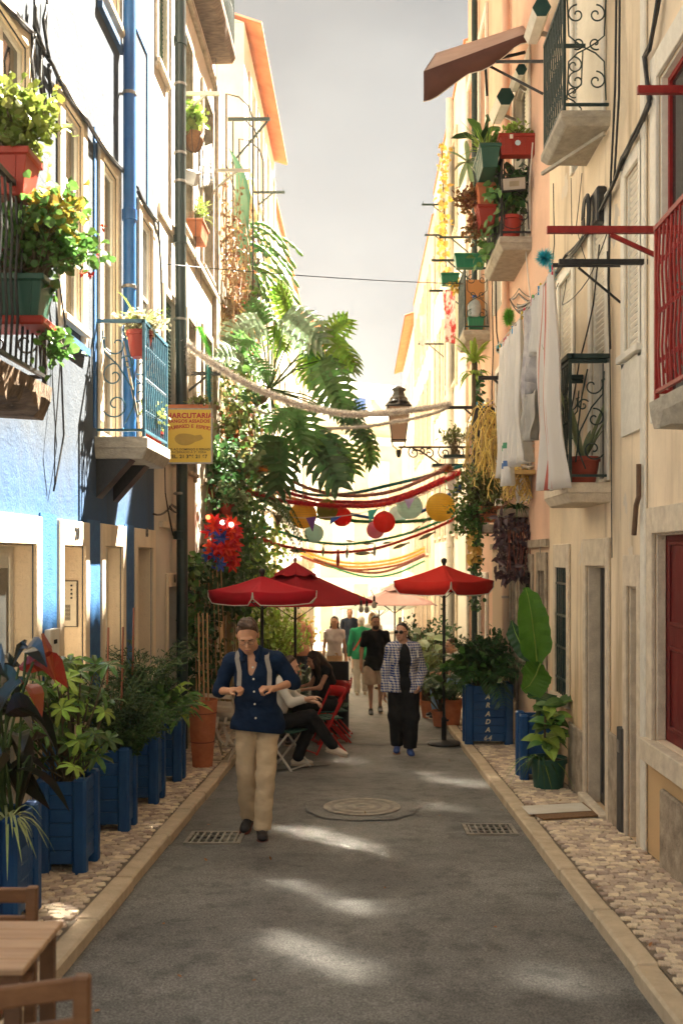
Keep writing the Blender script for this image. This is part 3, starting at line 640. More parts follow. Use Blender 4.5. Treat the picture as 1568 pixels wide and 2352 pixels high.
def bush(parent, base, c, rad, n, L, W, m, seed=1, k=9, up=0.3, droop=0.25, m_stem=None, lump=0.6, spread=0.09, name='foliage', flowers=None, wide=0.4):
    """Twigs from the base into a lumpy volume, each carrying leaves; gaps stay between the lumps."""
    r = random.Random(seed); base, c = V(base), V(c); rad = V(rad); lf = MB(); st = MB()
    lumps = [V((r.uniform(-1,1), r.uniform(-1,1), r.uniform(-1,1))).normalized()*r.uniform(.25,1) for _ in range(max(4, n//7))]
    for i in range(n):
        q = r.choice(lumps)*lump+rdir(r, 0)*r.uniform(0,1)**.6*(1-lump*.55)
        t = c+V((q.x*rad.x, q.y*rad.y, q.z*rad.z)); mid = base*.4+t*.6+V((0,0,.05))+rdir(r)*.03
        st.tube([base+V((r.uniform(-1,1)*rad.x*.25, r.uniform(-1,1)*rad.y*.25, 0)), mid, t], [.006, .004, .002], 4, caps=False)
        od = (t-base).normalized()
        for j in range(k):
            f = r.uniform(.55, 1.08); p = mid+(t-mid)*((f-.4)/.6)+rdir(r, 0)*spread*r.random()
            d = (rdir(r, up)+od*.5).normalized(); s_ = r.uniform(.65,1.25)
            lf.leaf(p, d, rdir(r, .9), L*s_, W*s_, droop*r.uniform(.3,1.5), .12, wide)
    st.build('stem', m_stem or M_stem, parent=parent)
    o = lf.build(name, m, parent=parent)
    if flowers:
        fm, fn, fs = flowers; fl = MB()
        for i in range(fn):
            q = rdir(r, .1); t = c+V((q.x*rad.x, q.y*rad.y, q.z*rad.z))*1.0
            for j in range(5): fl.leaf(t, rdir(r,.2), rdir(r,.5), fs, fs*.6, .2)
        fl.build('flower', fm, parent=parent)
    return o
def strap(parent, base, n, L, W, m, seed=1, up=1.0, sag=0.9, name='leaf', spread=0.04, stuff=False, tilt=None):
    """Arching strap leaves (spider plant, grass, dracaena)."""
    r = random.Random(seed); base = V(base); all_ = MB()
    for i in range(n):
        a = r.uniform(0, 2*math.pi); h = V((math.cos(a), math.sin(a), 0)); l = L*r.uniform(.55,1.1); u = up*r.uniform(.4,1.2)
        if tilt: h = (h+V(tilt)).normalized()
        pts = []
        for k in range(7):
            t = k/6; pts.append(base+h*spread*r.random()*.3+h*l*t*.75+V((0,0,1))*(l*u*t*.8-l*sag*t*t*.8))
        all_.blade(pts, [W*x for x in (.5,.9,1,.95,.8,.5,.05)], (0,0,1), .15)
    return all_.build(name, m, parent=parent)
def frond(mb, base, d, L, nl, ll, lw, r, sag=0.35, up=V((0,0,1))):
    """Feather palm frond."""
    base = V(base); d = V(d).normalized(); pts = [base+d*L*t-up*sag*L*t*t for t in [i/8 for i in range(9)]]
    mb.tube(pts, [.008*(1-i/10) for i in range(9)], 4, caps=False)
    for i in range(nl):
        t = .18+.82*i/nl; k = min(7, int(t*8)); p = pts[k]+(pts[k+1]-pts[k])*(t*8-k); tg = (pts[k+1]-pts[k]).normalized(); sd = tg.cross(up).normalized()
        for s in (-1, 1):
            l = ll*(1-.55*abs(t-.45)*1.4)*r.uniform(.85,1.1); q = (sd*s+tg*.75+up*r.uniform(-.1,.3)).normalized()
            mb.blade([p, p+q*l*.5, p+q*l-up*l*.3], [lw*.6, lw, .002], up, .1)
def palm(parent, base, n, L, m, seed=1, ll=.22, lw=.016, elev=(.5,1.3), nl=22, sag=.4):
    r = random.Random(seed)
    for i in range(n):
        a = r.uniform(0, 2*math.pi); e = r.uniform(*elev); d = V((math.cos(a)*math.cos(e), math.sin(a)*math.cos(e), math.sin(e))); mb = MB()
        frond(mb, V(base)+V((r.uniform(-.05,.05), r.uniform(-.05,.05), 0)), d, L*r.uniform(.7,1.1), nl, ll, lw, r, sag*r.uniform(.6,1.4)); mb.build('frond', m, parent=parent)
def ivy(parent, pts_fn, n, L, m, seed=1, out=V((1,0,0)), name='foliage', droop=.4, W=.85):
    """Leaves over a surface: pts_fn(r) gives a point on it."""
    r = random.Random(seed); lf = MB()
    for i in range(n):
        p = pts_fn(r); d = (V((0,0,-1))*r.uniform(.1,1)+rdir(r,0)*.8+out*.35).normalized(); s_ = r.uniform(.6,1.25)
        lf.leaf(p, d, out+rdir(r,0)*.6, L*s_, L*W*s_, droop*r.uniform(.2,1), .1, .35)
    return lf.build(name, m, parent=parent)
def trough(name, label, c, L, W, H, m, axis='x', cat='planter', group=None, ribs=True, tilt=0.0):
    """Tapered window box; c is the middle of its base."""
    t = thing(name, label, cat, c, group); mb = MB(); c = V(c)
    a, w = (V((1,0,0)), V((0,1,0))) if axis == 'x' else (V((0,1,0)), V((1,0,0)))
    if tilt: a = (a*math.cos(tilt)+w*math.sin(tilt)); w = V((-a.y, a.x, 0))
    def ring(l, ww, z): return [c+a*l*i/2+w*ww*j/2+V((0,0,z)) for i, j in ((-1,-1),(1,-1),(1,1),(-1,1))]
    prof = [(L*.86,W*.7,0),(L*.97,W*.95,H*.84),(L*1.03,W*1.08,H*.85),(L*1.03,W*1.08,H),(L*.96,W*.94,H),(L*.93,W*.9,H*.8)]
    for p in prof: mb.v += [tuple(q) for q in ring(*p)]
    for i in range(len(prof)-1):
        for j in range(4): mb.f.append((i*4+j, i*4+(j+1)%4, i*4+4+(j+1)%4, i*4+4+j))
    mb.f.append((3,2,1,0)); mb.build('trough', m, parent=t, bev=.004)
    MB().quad(*ring(L*.95, W*.92, H*.84)).build('soil', M_soil, parent=t)
    if ribs:
        rb = MB()
        for s in (-1, 1):
            for i in range(5):
                u = (i-2)/5; rb.bar(c+a*L*u*.88+w*s*(W*.365)+V((0,0,H*.08)), c+a*L*u*.95+w*s*(W*.48)+V((0,0,H*.8)), .006, .012)
        rb.build('rib', m, parent=t, kind='stuff')
    return t
def pot(name, label, c, r, h, m, cat='flower pot', group=None, taper=.72, rim=True, soil=.9):
    t = thing(name, label, cat, c, group); R = r
    prof = [(R*taper,0),(R*.955,h*.82),(R*.955,h*.83),(R*1.04,h*.84),(R*1.04,h),(R*.95,h),(R*.92,h*soil)] if rim else [(R*taper,0),(R,h),(R*.94,h),(R*.92,h*soil)]
    MB().lathe(c, prof, 22).build('pot', m, parent=t, smooth='auto')
    MB().lathe(V(c)+V((0,0,h*soil-.002)), [(R*.93,0),(0.001,.012)], 14).build('soil', M_soil, parent=t)
    return t
def rail_scrolls(fr, p, q, z0, z1, m, r=.007, style=0):
    """Wrought scroll panel between the posts at p and q."""
    p, q = V(p), V(q); u = (q-p); w = u.length; u.normalize(); z = V((0,0,1)); c = (p+q)/2; H = z1-z0
    def part(pts, rr=r): MB().tube(pts, rr, 5, caps=False).build('scroll', m, parent=fr)
    def at(a, b): return V((p.x,p.y,0))+u*w*a+z*(z0+H*b)
    def S(a0, b0, rad, turns, ang, flip=1): return spiral(at(a0,b0), rad, turns, ang, u*flip, z, 22, .15)
    if style == 0:
        R = w*.28
        part([at(.1,.86)]+S(.42,.80,R,1.0,2.6)); part(S(.36,.50,R*.95,1.15,1.4)); part(S(.40,.22,R*1.05,1.2,3.6)); part(S(.66,.62,R*.6,1.2,.6,-1))
        part([at(.12,.93),at(.16,.72),at(.45,.6),at(.75,.38),at(.86,.1)]); part([at(.55,.95),at(.7,.7),at(.8,.42),at(.78,.2),at(.6,.04)])
    else:
        R = w*.22
        for (a, b, fl) in ((.28,.82,1),(.72,.82,-1),(.28,.2,1),(.72,.2,-1)): part(S(a,b,R,1.25,1.57,fl))
        part([at(.06,.98),at(.1,.62),at(.3,.55),at(.5,.5),at(.7,.55),at(.9,.62),at(.94,.98)]); part([at(.06,.02),at(.1,.38),at(.3,.46),at(.5,.5),at(.7,.46),at(.9,.38),at(.94,.02)])
        part(S(.3,.55,R*.7,1.1,4.2)); part(S(.7,.55,R*.7,1.1,4.2,-1))
def balcony(name, label, X, out, Y0, Y1, proj, zs, zr, m_rail, m_slab, slab_t=.13, style=0, dense=True, flare=0.0, under=None, nbar=None, ragged=0.0, cap=None):
    """Stone slab on the house front with a wrought iron rail: scroll panels at both ends, close upright bars along the street."""
    t = thing(name, label, 'balcony', (X, (Y0+Y1)/2, zs-slab_t)); mb = MB(); Xo = X+out*proj
    n = 14; r_ = random.Random(len(label))
    if ragged:
        k = len(mb.v)
        for i in range(n+1):
            y = Y0+(Y1-Y0)*i/n
            for (x, z) in ((X-out*.02,zs),(Xo,zs),(Xo-out*.01,zs-slab_t*.5+r_.uniform(-1,1)*ragged*.3),(Xo-out*r_.uniform(.02,.1),zs-slab_t+r_.uniform(-1,.6)*ragged),(X-out*.02,zs-slab_t-ragged*.5)): mb.v.append((x,y,z))
        for i in range(n):
            for j in range(5): mb.f.append((k+i*5+j, k+i*5+(j+1)%5, k+i*5+5+(j+1)%5, k+i*5+5+j))
        mb.f.append(tuple(k+j for j in range(5))); mb.f.append(tuple(k+n*5+j for j in range(5)))
    else:
        mb.box(X-out*.02, Xo, Y0, Y1, zs-slab_t*.55, zs)
        mb.add([(X-out*.02,Y0+.03,zs-slab_t),(Xo-out*.05,Y0+.05,zs-slab_t),(Xo-out*.05,Y1-.05,zs-slab_t),(X-out*.02,Y1-.03,zs-slab_t),(X-out*.02,Y0+.003,zs-slab_t*.553),(Xo-out*.003,Y0+.003,zs-slab_t*.553),(Xo-out*.003,Y1-.003,zs-slab_t*.553),(X-out*.02,Y1-.003,zs-slab_t*.553)],[(3,2,1,0),(0,1,5,4),(1,2,6,5),(2,3,7,6)])
    mb.build('slab', m_slab, parent=t, bev=.01 if not ragged else 0)
    i_ = .035; xo = Xo-out*i_; ya, yb = Y0+i_, Y1-i_; xw = X+out*.01
    for z, w in ((zr, .03), (zs+.06, .022)):
        MB().bar((xw,ya,z),(xo,ya,z),w).build('rail', m_rail, parent=t); MB().bar((xo,ya-w/2,z),(xo,yb+w/2,z),w).build('rail', m_rail, parent=t); MB().bar((xw,yb,z),(xo,yb,z),w).build('rail', m_rail, parent=t)
    for y in (ya, yb): MB().bar((xo,y,zs+.0),(xo,y,zr-.016),.026).build('post', m_rail, parent=t)
    if cap:
        for a_, b_ in (((xw,ya,zr+.04),(xo,ya,zr+.04)),((xo,ya-.035,zr+.0405),(xo,yb+.035,zr+.0405)),((xw,yb,zr+.04),(xo,yb,zr+.04))): MB().bar(a_,b_,.07,.045).build('handrail', m_rail, parent=t, bev=.006)
    nb = nbar or max(6, int((Y1-Y0)/.085))
    for i in range(1, nb):
        y = ya+(yb-ya)*i/nb; MB().tube([(xo,y,zs+.07),(xo+out*.012,y,zs+.3),(xo,y,(zs+zr)/2),(xo+out*.012,y,zr-.3),(xo,y,zr-.016)], .0085, 5, caps=False).build('bar', m_rail, parent=t)
        if dense:
            orn = MB()
            for zz in (.22,.5,.78):
                for s in (-1,1): orn.tube(spiral((xo+out*.006,y+s*.02,zs+(zr-zs)*zz),.02,1.0,0,V((0,s,0)),V((0,0,1)),8,.3), .0055, 4, caps=False)
            orn.build('scroll', m_rail, parent=t)
    rail_scrolls(t, (xw,ya,0), (xo,ya,0), zs+.08, zr-.02, m_rail, style=style); rail_scrolls(t, (xw,yb,0), (xo,yb,0), zs+.08, zr-.02, m_rail, style=style)
    return t
def bracket(name, label, X, out, Y, z, L, m, w=.035, brace=True, down=True, group=None, pins=2, tz=0.0):
    """Iron clothes line arm fixed to the house front."""
    t = thing(name, label, 'wall bracket', (X, Y, z), group); MB().bar((X,Y,z),(X+out*L,Y,z+tz),w*.7,w).build('arm', m, parent=t)
    if brace: MB().bar((X,Y,z-(L*.55 if down else -L*.55)),(X+out*L*.62,Y,z-(.02 if down else -.02)),w*.55).build('brace', m, parent=t)
    for i in range(pins): MB().tube([(X+out*L*(.45+.5*i),Y,z+w*.45),(X+out*L*(.45+.5*i),Y,z+.08)], .007, 5).build('hook', m, parent=t)
    return t
def cable(name, label, pts, r, m, cat='cable', group=None, n=5, sag=0, sub=6, label_=True):
    ps = [V(p) for p in pts]; out = []
    for a, b in zip(ps, ps[1:]):
        for i in range(sub): t = i/sub; q = a.lerp(b, t); q.z -= sag*4*t*(1-t)*(b-a).length; out.append(q)
    out.append(ps[-1])
    return MB().tube(out, r, n).build(name, m, smooth=True, label=label, cat=cat, group=group)
# ------------------------------------------------------------------ left side: balconies, pipes, wires, sign
B1 = balcony('balcony', 'small balcony with teal blue scroll railing on the blue house', XL, 1, 8.65, 9.72, .455, 2.83, 3.84, M_bluem, M_slab, slab_t=.19, style=0)
for q in ((8.7,8.9),(9.3,9.5)): MB().add([(XL,q[0],2.64),(XL+.3,q[0],2.64),(XL,q[0],2.3),(XL,q[1],2.64),(XL+.3,q[1],2.64),(XL,q[1],2.3)],[(0,2,1),(3,4,5),(0,1,4,3),(1,2,5,4),(0,3,5,2)]).build('corbel', M_black, parent=B1)
t = pot('flower_pot', 'terracotta pot of trailing succulent hung high on the teal balcony rail', (-1.97, 8.93, 3.57), .115, .235, M_redpl, group='pots on the teal balcony')
bush(t, (-1.97,8.93,3.78), (-1.96,9.0,3.87), (.25,.24,.1), 46, .05, .042, lmat('pale_succulent', (0.28,0.30,0.16), (0.42,0.36,0.24)), 5, 10, up=.2, lump=.4)
strap(t, (-1.97,8.97,3.8), 11, .42, .022, L_lime, 3, up=1.5, sag=.8)
for i, (x, y, z, r_, lb) in enumerate(((-1.95,9.2,2.83,.07,'small red pot with bare twigs standing on the teal balcony floor'),(-1.95,9.45,2.83,.085,'larger red pot with bare twigs at the outer corner of the teal balcony floor'))):
    t = pot('flower_pot', lb, (x,y,z), r_, .14, M_redpl, group='pots on the teal balcony'); bush(t, (x,y,z+.12), (x+.03,y,z+.32), (.14,.16,.2), 18, .045, .03, L_olive, 8+i, 5)
MB().tube([(-2.1,8.85,3.7),(-1.98,9.05,2.86)], .011, 6).build('broom_handle', mat('pale_wood', (0.45,0.36,0.25)), label='pale wooden stick leaning inside the teal balcony railing', cat='stick')

B0 = balcony('balcony', 'dark railed balcony with crumbling slab, overflowing with geranium boxes', XL, 1, 4.75, 6.0, .45, 2.8, 3.82, M_black, M_slab_w, slab_t=.14, style=1, ragged=.06, dense=False)
t = trough('planter_box', 'red plastic window box on top of the dark railed balcony', (-2.08,5.52,3.76), .56, .24, .25, M_redpl, 'x', group='boxes on the dark railed balcony')
M_ger = lmat('geranium_leaf', (0.10,0.15,0.028), (0.21,0.25,0.05), rpi=.45)
bush(t, (-2.0,5.52,3.95), (-1.93,5.55,4.20), (.40,.3,.24), 95, .058, .06, M_ger, 21, 12, up=.25, lump=.55, wide=.5, flowers=(L_yellow, 6, .03), spread=.12)
t = trough('planter_box', 'dark green window box with a red saucer low on the dark railed balcony', (-2.02,5.62,3.12), .54, .24, .23, M_grnpl, 'x', group='boxes on the dark railed balcony')
MB().box(-2.32,-1.74,5.48,5.76,3.065,3.115).build('saucer', M_redpl, parent=t, bev=.01)
bush(t, (-1.98,5.62,3.3), (-1.80,5.65,3.60), (.36,.3,.30), 100, .055, .056, L_mid, 22, 12, up=.2, lump=.55, wide=.5, flowers=(mat('red_bloom', (0.6,0.04,0.02), bump=0), 7, .03), spread=.12)
bush(t, (-1.8,5.6,3.3), (-1.72,5.62,3.72), (.22,.2,.17), 36, .058, .055, lmat('yellowing_leaf', (0.20,0.20,0.03), (0.40,0.28,0.05), rpi=.5), 23, 8, lump=.4, wide=.5)
bush(t, (-1.8,5.7,3.05), (-1.72,5.7,2.98), (.12,.12,.14), 12, .06, .055, L_mid, 24, 6)
t = trough('planter_box', 'red plastic box behind the leaves between the two other boxes', (-2.2,5.8,3.46), .42, .2, .18, M_redpl, 'x', group='boxes on the dark railed balcony')

def pipe(name, label, pts, r, m, collars=(), bands=()):
    t = thing(name, label, 'drainpipe', pts[-1]); MB().tube(pts, r, 14).build('pipe', m, parent=t, smooth='auto')
    for z in collars: p = V(pts[0]); MB().lathe((p.x,p.y,z), [(r,0),(r*1.22,.004),(r*1.22,.1),(r,.105)], 14).build('collar', m, parent=t)
    for z in bands: p = V(pts[0]); MB().lathe((p.x,p.y,z), [(r*1.02,0),(r*1.13,.004),(r*1.13,.03),(r*1.02,.034)], 14).build('clamp', M_steel, parent=t); MB().bar((p.x,p.y,z+.015),((XL if p.x < 0 else XR),p.y,z+.015),.02).build('bracket', M_steel, parent=t)
    return t
M_bluepipe = mat('blue_painted_pipe', (0.012,0.10,0.33), (0.02,0.14,0.42), r=.38, sc=6, bump=.12, spec=.5)
pipe('drainpipe', 'bright blue drainpipe running down the blue house', [(-2.2,9.53,12),(-2.2,9.53,2.86)], .06, M_bluepipe, (5.0,7.4), (4.35,6.2))
M_gpipe = mat('chipped_dark_green_pipe', (0.008,0.022,0.022), (0.018,0.038,0.036), r=.35, sc=7, bump=.12, spec=.5)
pipe('drainpipe', 'dark green drainpipe with flaking paint between the white and cream houses', [(-2.215,12.30,12.5),(-2.215,12.30,6),(-2.19,12.30,2.1),(-2.19,12.30,-.58)], .069, M_gpipe, (8.1,5.65,2.0), (7.6,6.75,6.4,4.7,2.55))

def wires(name, label, side, paths, r=.012, n=1, spread=.02, seed=1, cat='cable', m=None):
    """A bundle of cables clipped to a house front; paths hold photo points projected on that front."""
    t = None; r_ = random.Random(seed); fn = Lw if side < 0 else Rw; loc = fn(*paths[0][0], .03); t = thing(name, label, cat, loc)
    for pth in paths:
        for k in range(n):
            ps = [fn(x, y, .03+r_.random()*.04) for x, y in pth]; ps = [p+V((0, r_.uniform(-1,1)*spread, r_.uniform(-1,1)*spread)) for p in ps]; out = []
            for i in range(len(ps)-1):
                for j in range(4):
                    tt = j/4; q = ps[i].lerp(ps[i+1], tt); q.z -= .03*4*tt*(1-tt)*(ps[i+1]-ps[i]).length; out.append(q)
            out.append(ps[-1]); MB().tube(out, r*r_.uniform(.6,1.2), 5).build('wire', m or M_black, parent=t, smooth=True)
    return t
wires('cable_bundle', 'tangle of black cables looping along the top of the blue house wall', -1, [[(-20,-20),(40,40),(75,75),(120,150),(150,205),(200,280),(284,392)]], .013, 6, .03, 3)
wires('cable_bundle', 'thick knot of black cables dropping from the cable run behind the geraniums', -1, [[(78,70),(76,150),(84,260)],[(95,110),(96,190),(108,270)],[(112,140),(118,200),(122,270)],[(80,0),(84,60),(100,120)],[(108,0),(104,60),(116,150)]], .012, 4, .04, 4)
wires('cable', 'black cables running from the blue drainpipe down beside the white house', -1, [[(316,432),(340,480),(364,510),(370,620),(372,730)],[(316,440),(352,500),(368,560)]], .011, 2, .02, 5)
wires('cable', 'thin black cables hanging loose down the blue wall beside the geraniums', -1, [[(136,640),(150,740),(141,830),(147,1000),(124,1128)],[(130,690),(139,830),(127,1010),(126,1110)]], .008, 1, .006, 6)
wires('cable', 'black cable along the lower white house wall reaching the green drainpipe', -1, [[(352,1180),(384,1175),(395,1160),(430,1165)],[(378,1010),(380,1130),(392,1200),(398,1230)],[(390,1165),(412,1180),(430,1190)]], .009, 2, .02, 7)
wires('cable', 'thin cables hanging down the cream house front past its windows', -1, [[(448,215),(449,450),(452,760)],[(496,100),(497,400),(503,740)],[(458,380),(462,640),(466,900)]], .006, 1, .01, 8)
for (a, b, lb) in (((372,606),(1010,658),'thin dark cable spanning the street above the big leaved plant'),):
    A, B_ = Lw(a[0], a[1], .05), P(b[0]+55, b[1]-6, 15.5); cable('span_cable', lb, [A, B_], .006, M_black, sag=.006, sub=24)
# intercom, meter box, numbers
t = thing('intercom', 'cream intercom panel with eight round buttons in the blue house doorway', 'intercom', (-2.41, 8.255, .95))
q0, q1 = P(138,1335,8.252), P(178,1438,8.252); x0, x1, z0, z1 = q0.x, q1.x, q1.z, q0.z
MB().box(x0-.006,x1+.006,8.236,8.256,z0-.006,z1+.006).build('back_box', M_black, parent=t); MB().box(x0,x1,8.226,8.2355,z0,z1).build('panel', mat('ivory_plastic', (0.55,0.51,0.42), bump=0, r=.5), parent=t, bev=.002)
for i in range(4):
    for j in range(2): MB().lathe((x0+(x1-x0)*(.3+.42*j), 8.226, z1-.035-i*.034), [(.009,0),(.009,.004),(.004,.005)], 10, axis=V((0,-1,0))).build('button', M_black, parent=t)
sp = MB()
for i in range(12): sp.box(x0+(x1-x0)*.36, x0+(x1-x0)*.66, 8.2235, 8.2258, z0+.05+i*.011, z0+.056+i*.011)
sp.build('speaker_slot', M_dark, parent=t, kind='stuff')
a, b_ = Lw(107,1440), Lw(124,1640); t = thing('meter_box', 'narrow white meter box on the blue pilaster above the variegated plants', 'meter box', (XL, 7.33, b_.z))
MB().box(XL+.015, XL+.06, 7.22, 7.44, Zat(1620,7.3), Zat(1445,7.3)).build('box', M_white, parent=t, bev=.005)
for z in (.1,.3,.45): MB().box(XL+.061, XL+.068, 7.30, 7.36, Zat(1620,7.3)+z, Zat(1620,7.3)+z+.03).build('latch', M_dark, parent=t)
for (x, y, s) in ((168,1226,'20'),(330,1224,'18'),(395,1330,'16')):
    p = Lw(x, y); t = thing('house_number', 'black painted house number on the lintel %s' % {'20':'above the intercom doorway','18':'of the last blue house doorway','16':'of the brown door beside the green drainpipe'}[s], 'house number', (XL+.036, p.y, p.z-.07)); text('number', s, .13, (XL+.036, p.y, p.z), (math.pi/2,0,math.pi/2), M_black, t, bold=.004)

def sign():
    Y = 11.5; a, b = P(366,940,Y), P(487,1064,Y); x0, x1, z0, z1 = a.x, b.x, b.z, a.z; w = x1-x0; cx = (x0+x1)/2+.0; h = z1-z0
    t = thing('shop_sign', 'yellow projecting sign for a delicatessen with a roast chicken picture', 'sign', (XL, Y, z0))
    my = mat('sign_yellow', (0.62,0.40,0.035), (0.68,0.45,0.05), r=.45, bump=0, sc=3); mr = mat('sign_red_print', (0.40,0.02,0.02), bump=0, r=.5); mk = mat('sign_black_print', (0.02,0.018,0.015), bump=0, r=.5); mo = mat('sign_chicken_print', (0.33,0.21,0.03), (0.42,0.27,0.04), bump=0, r=.5, sc=14)
    MB().box(x0,x1,Y-.03,Y+.03,z0,z1).build('panel', my, parent=t)
    for (p, q) in (((x0,z0),(x1,z0)),((x0,z1),(x1,z1)),((x0,z0),(x0,z1)),((x1,z0),(x1,z1))): MB().bar((p[0],Y,p[1]),(q[0],Y,q[1]),.075,.014,up=(0,0,1) if p[1]==q[1] else (1,0,0)).build('frame', M_steel, parent=t)
    for z in (z0+.1, z1-.1): MB().bar((XL,Y,z),(x0,Y,z),.03).build('arm', M_steel, parent=t)
    R = (math.pi/2,0,0); yy = Y-.033
    sx = P(434,0,Y).x
    def ln(s, py, size, m, bold=.0, sp=1.0, x=None): return text('lettering', s, size, (x if x is not None else sx, yy, Zat(py, Y)), R, m, t, bold=bold, space=sp, ext=.001)
    ln('CHARCUTARIA', 956, .082, mr, .0028, 1.06, P(431,0,Y).x); ln('FRANGOS ASSADOS', 968.5, .052, mr, .0018, 1.1, P(432,0,Y).x)
    s = 'CHURRASCO E ESPETO'
    for i, ch in enumerate(s):
        if ch == ' ': continue
        u = (i/(len(s)-1)-.5)*2; text('letter', ch, .056, (sx+.005+u*.235, yy, Zat(980+5.5*u*u, Y)), (math.pi/2, .36*u, 0), mr, t, bold=.0012, ext=.001)
    ln('ABERTO AO DOMINGO E FERIADOS', 1033, .036, mk, .0004, 1.06, P(431,0,Y).x); ln('ENCERRADO À 2ª. FEIRA', 1039.5, .036, mk, .0, 1.05); ln('TEL. 21 396 21 67', 1049.5, .055, mk, .0016, 1.08, P(433,0,Y).x)
    pts = []
    for i in range(28):
        a = 2*math.pi*i/28; pts.append((P(428,0,Y).x+.128*math.cos(a), yy, Zat(1008,Y)+.068*math.sin(a)*(1+.2*math.cos(a+2.2))))
    k = MB().poly(pts); k.add([(P(448,0,Y).x,yy+.001,Zat(1001,Y)),(P(463,0,Y).x,yy+.001,Zat(999,Y)),(P(468,0,Y).x,yy+.001,Zat(1008,Y)),(P(461,0,Y).x,yy+.001,Zat(1012,Y)),(P(449,0,Y).x,yy+.001,Zat(1016,Y))],[(0,1,2,3,4)])
    k.build('chicken_picture', mo, parent=t)
    MB().box(x0+.1,x1-.02,Y-.035,Y+.06,z1+.008,z1+.05).build('tray', M_terra, parent=t)
    bush(t, (P(460,0,Y).x,Y,z1+.05), (P(460,0,Y).x,Y,z1+.08), (.16,.06,.05), 18, .04, .03, L_olive, 3, 7)
sign()

# ------------------------------------------------------------------ cream house front: baskets, boxes, cloth, arms
balcony('balcony', 'high balcony with stained underside on the cream house, dark green railing', XL-.03, 1, 12.6, 15.8, .37, 9.78, 10.9, M_greenm, M_slab_w, slab_t=.17, ragged=.02)
M_wht = mat('white_painted_iron', (0.55,0.53,0.47), (0.7,0.67,0.6))
bracket('clothes_bracket', 'white clothes line arm on the cream house above the hanging basket', XL-.03, 1, 13.1, 7.88, .49, M_wht, .05)
bracket('clothes_bracket', 'white clothes line arm at the corner of the cream house beside the green tarpaulin', XL-.03, 1, 15.7, 7.88, .62, M_wht, .05)
bracket('clothes_bracket', 'short black clothes line arm behind the white tinsel, on the cream house', XL-.03, 1, 13.45, Zat(858,13.45), .46, M_black, .05, pins=1)
t = thing('hanging_basket', 'coconut fibre hanging basket with leafy plant on the cream house window', 'hanging basket', P(445,350,13.2)); c = P(445,308,13.2)
MB().lathe(c, [(.02,-.24),(.09,-.2),(.13,-.1),(.145,0),(.13,-.005),(.1,-.03)], 18).build('basket', mat('coconut_fibre', (0.20,0.085,0.03), (0.34,0.16,0.06), sc=40, bump=.5, bs=120), parent=t, smooth=True)
for i in range(8): a = i*math.pi/4; MB().tube([c+V((math.cos(a)*rr,math.sin(a)*rr,zz)) for rr, zz in ((.025,-.243),(.094,-.203),(.135,-.1),(.149,.004))], .004, 4).build('wire', M_black, parent=t)
bush(t, c, c+V((.03,0,.2)), (.2,.2,.24), 34, .09, .075, L_lime, 4, 7, wide=.5)
t = trough('planter_box', 'terracotta window box of grassy plant on the cream house window', P(455,556,13.9), .55, .22, .24, M_terra, 'y', group='boxes on the cream house'); strap(t, P(452,505,13.9), 46, .42, .014, L_olive, 6, up=1.4, sag=.8, spread=.2)
bush(t, P(452,505,14.0), P(460,480,14.0), (.16,.22,.14), 24, .06, .03, L_lime, 9, 6)
t = thing('floodlight', 'glass fronted floodlight fixed beside the green drainpipe', 'floodlight', P(440,425,13.0)); c = P(440,408,13.0)
MB().obox(c, (.075,-.02,-.03), (.02,.05,.02), (.02,0,.09)).build('housing', M_steel, parent=t, bev=.005); MB().obox(c+V((.0,-.055,-.02)), (.065,-.018,-.026), (.002,.004,.002), (.018,0,.075)).build('pane', mat('lamp_glass', (0.35,0.36,0.36), r=.1, bump=0), parent=t); MB().bar(c+V((-.05,.03,0)), (XL,13.05,c.z), .03).build('arm', M_steel, parent=t)
def cloth(name, label, p0, p1, drop, m, cat='laundry', group=None, seed=1, folds=5, amp=.035, taper=0.0, nx=26, nz=16, thick=.003, sway=0.0, uneven=0.0):
    """Cloth hung from the line p0-p1 with soft vertical folds."""
    p0, p1 = V(p0), V(p1); u = p1-p0; nrm = V((u.y,-u.x,0)).normalized(); r = random.Random(seed); ph = [r.uniform(0,6.3) for _ in range(5)]; mb = MB()
    for i in range(nx+1):
        a = i/nx
        for j in range(nz+1):
            b = j/nz; g_ = amp*(.25+.75*b)*(math.sin(a*folds*6.28+ph[0]+b*.8)+.5*math.sin(a*folds*2.3*6.28+ph[1]+b*2)+.3*math.sin(b*9+ph[2]+a*4))
            aa = .5+(a-.5)*(1-taper*b); q = p0+u*aa+nrm*(g_+sway*b*b); dz = drop*(1+uneven*math.sin(a*5+ph[3]))*b
            q.z -= dz+.02*math.sin(a*math.pi)*(1-b); mb.v.append(tuple(q))
    for i in range(nx):
        for j in range(nz): q = i*(nz+1)+j; mb.f.append((q, q+nz+1, q+nz+2, q+1))
    o = mb.build(name, m, smooth=True, label=label, cat=cat, group=group); s = o.modifiers.new('thickness', 'SOLIDIFY'); s.thickness = thick; return o
def camo():
    m = mat('camouflage_cloth', (0.62,0.60,0.54), (0.13,0.14,0.16), sc=14, sharp=True, r=.9, stretch=(1,1,1.8)); return m
cloth('hung_shirt', 'grey and white camouflage cloth hanging at the cream house window', P(459,335,14.4), P(485,330,15.0), .62, camo(), 'cloth', seed=3, folds=2, amp=.03)

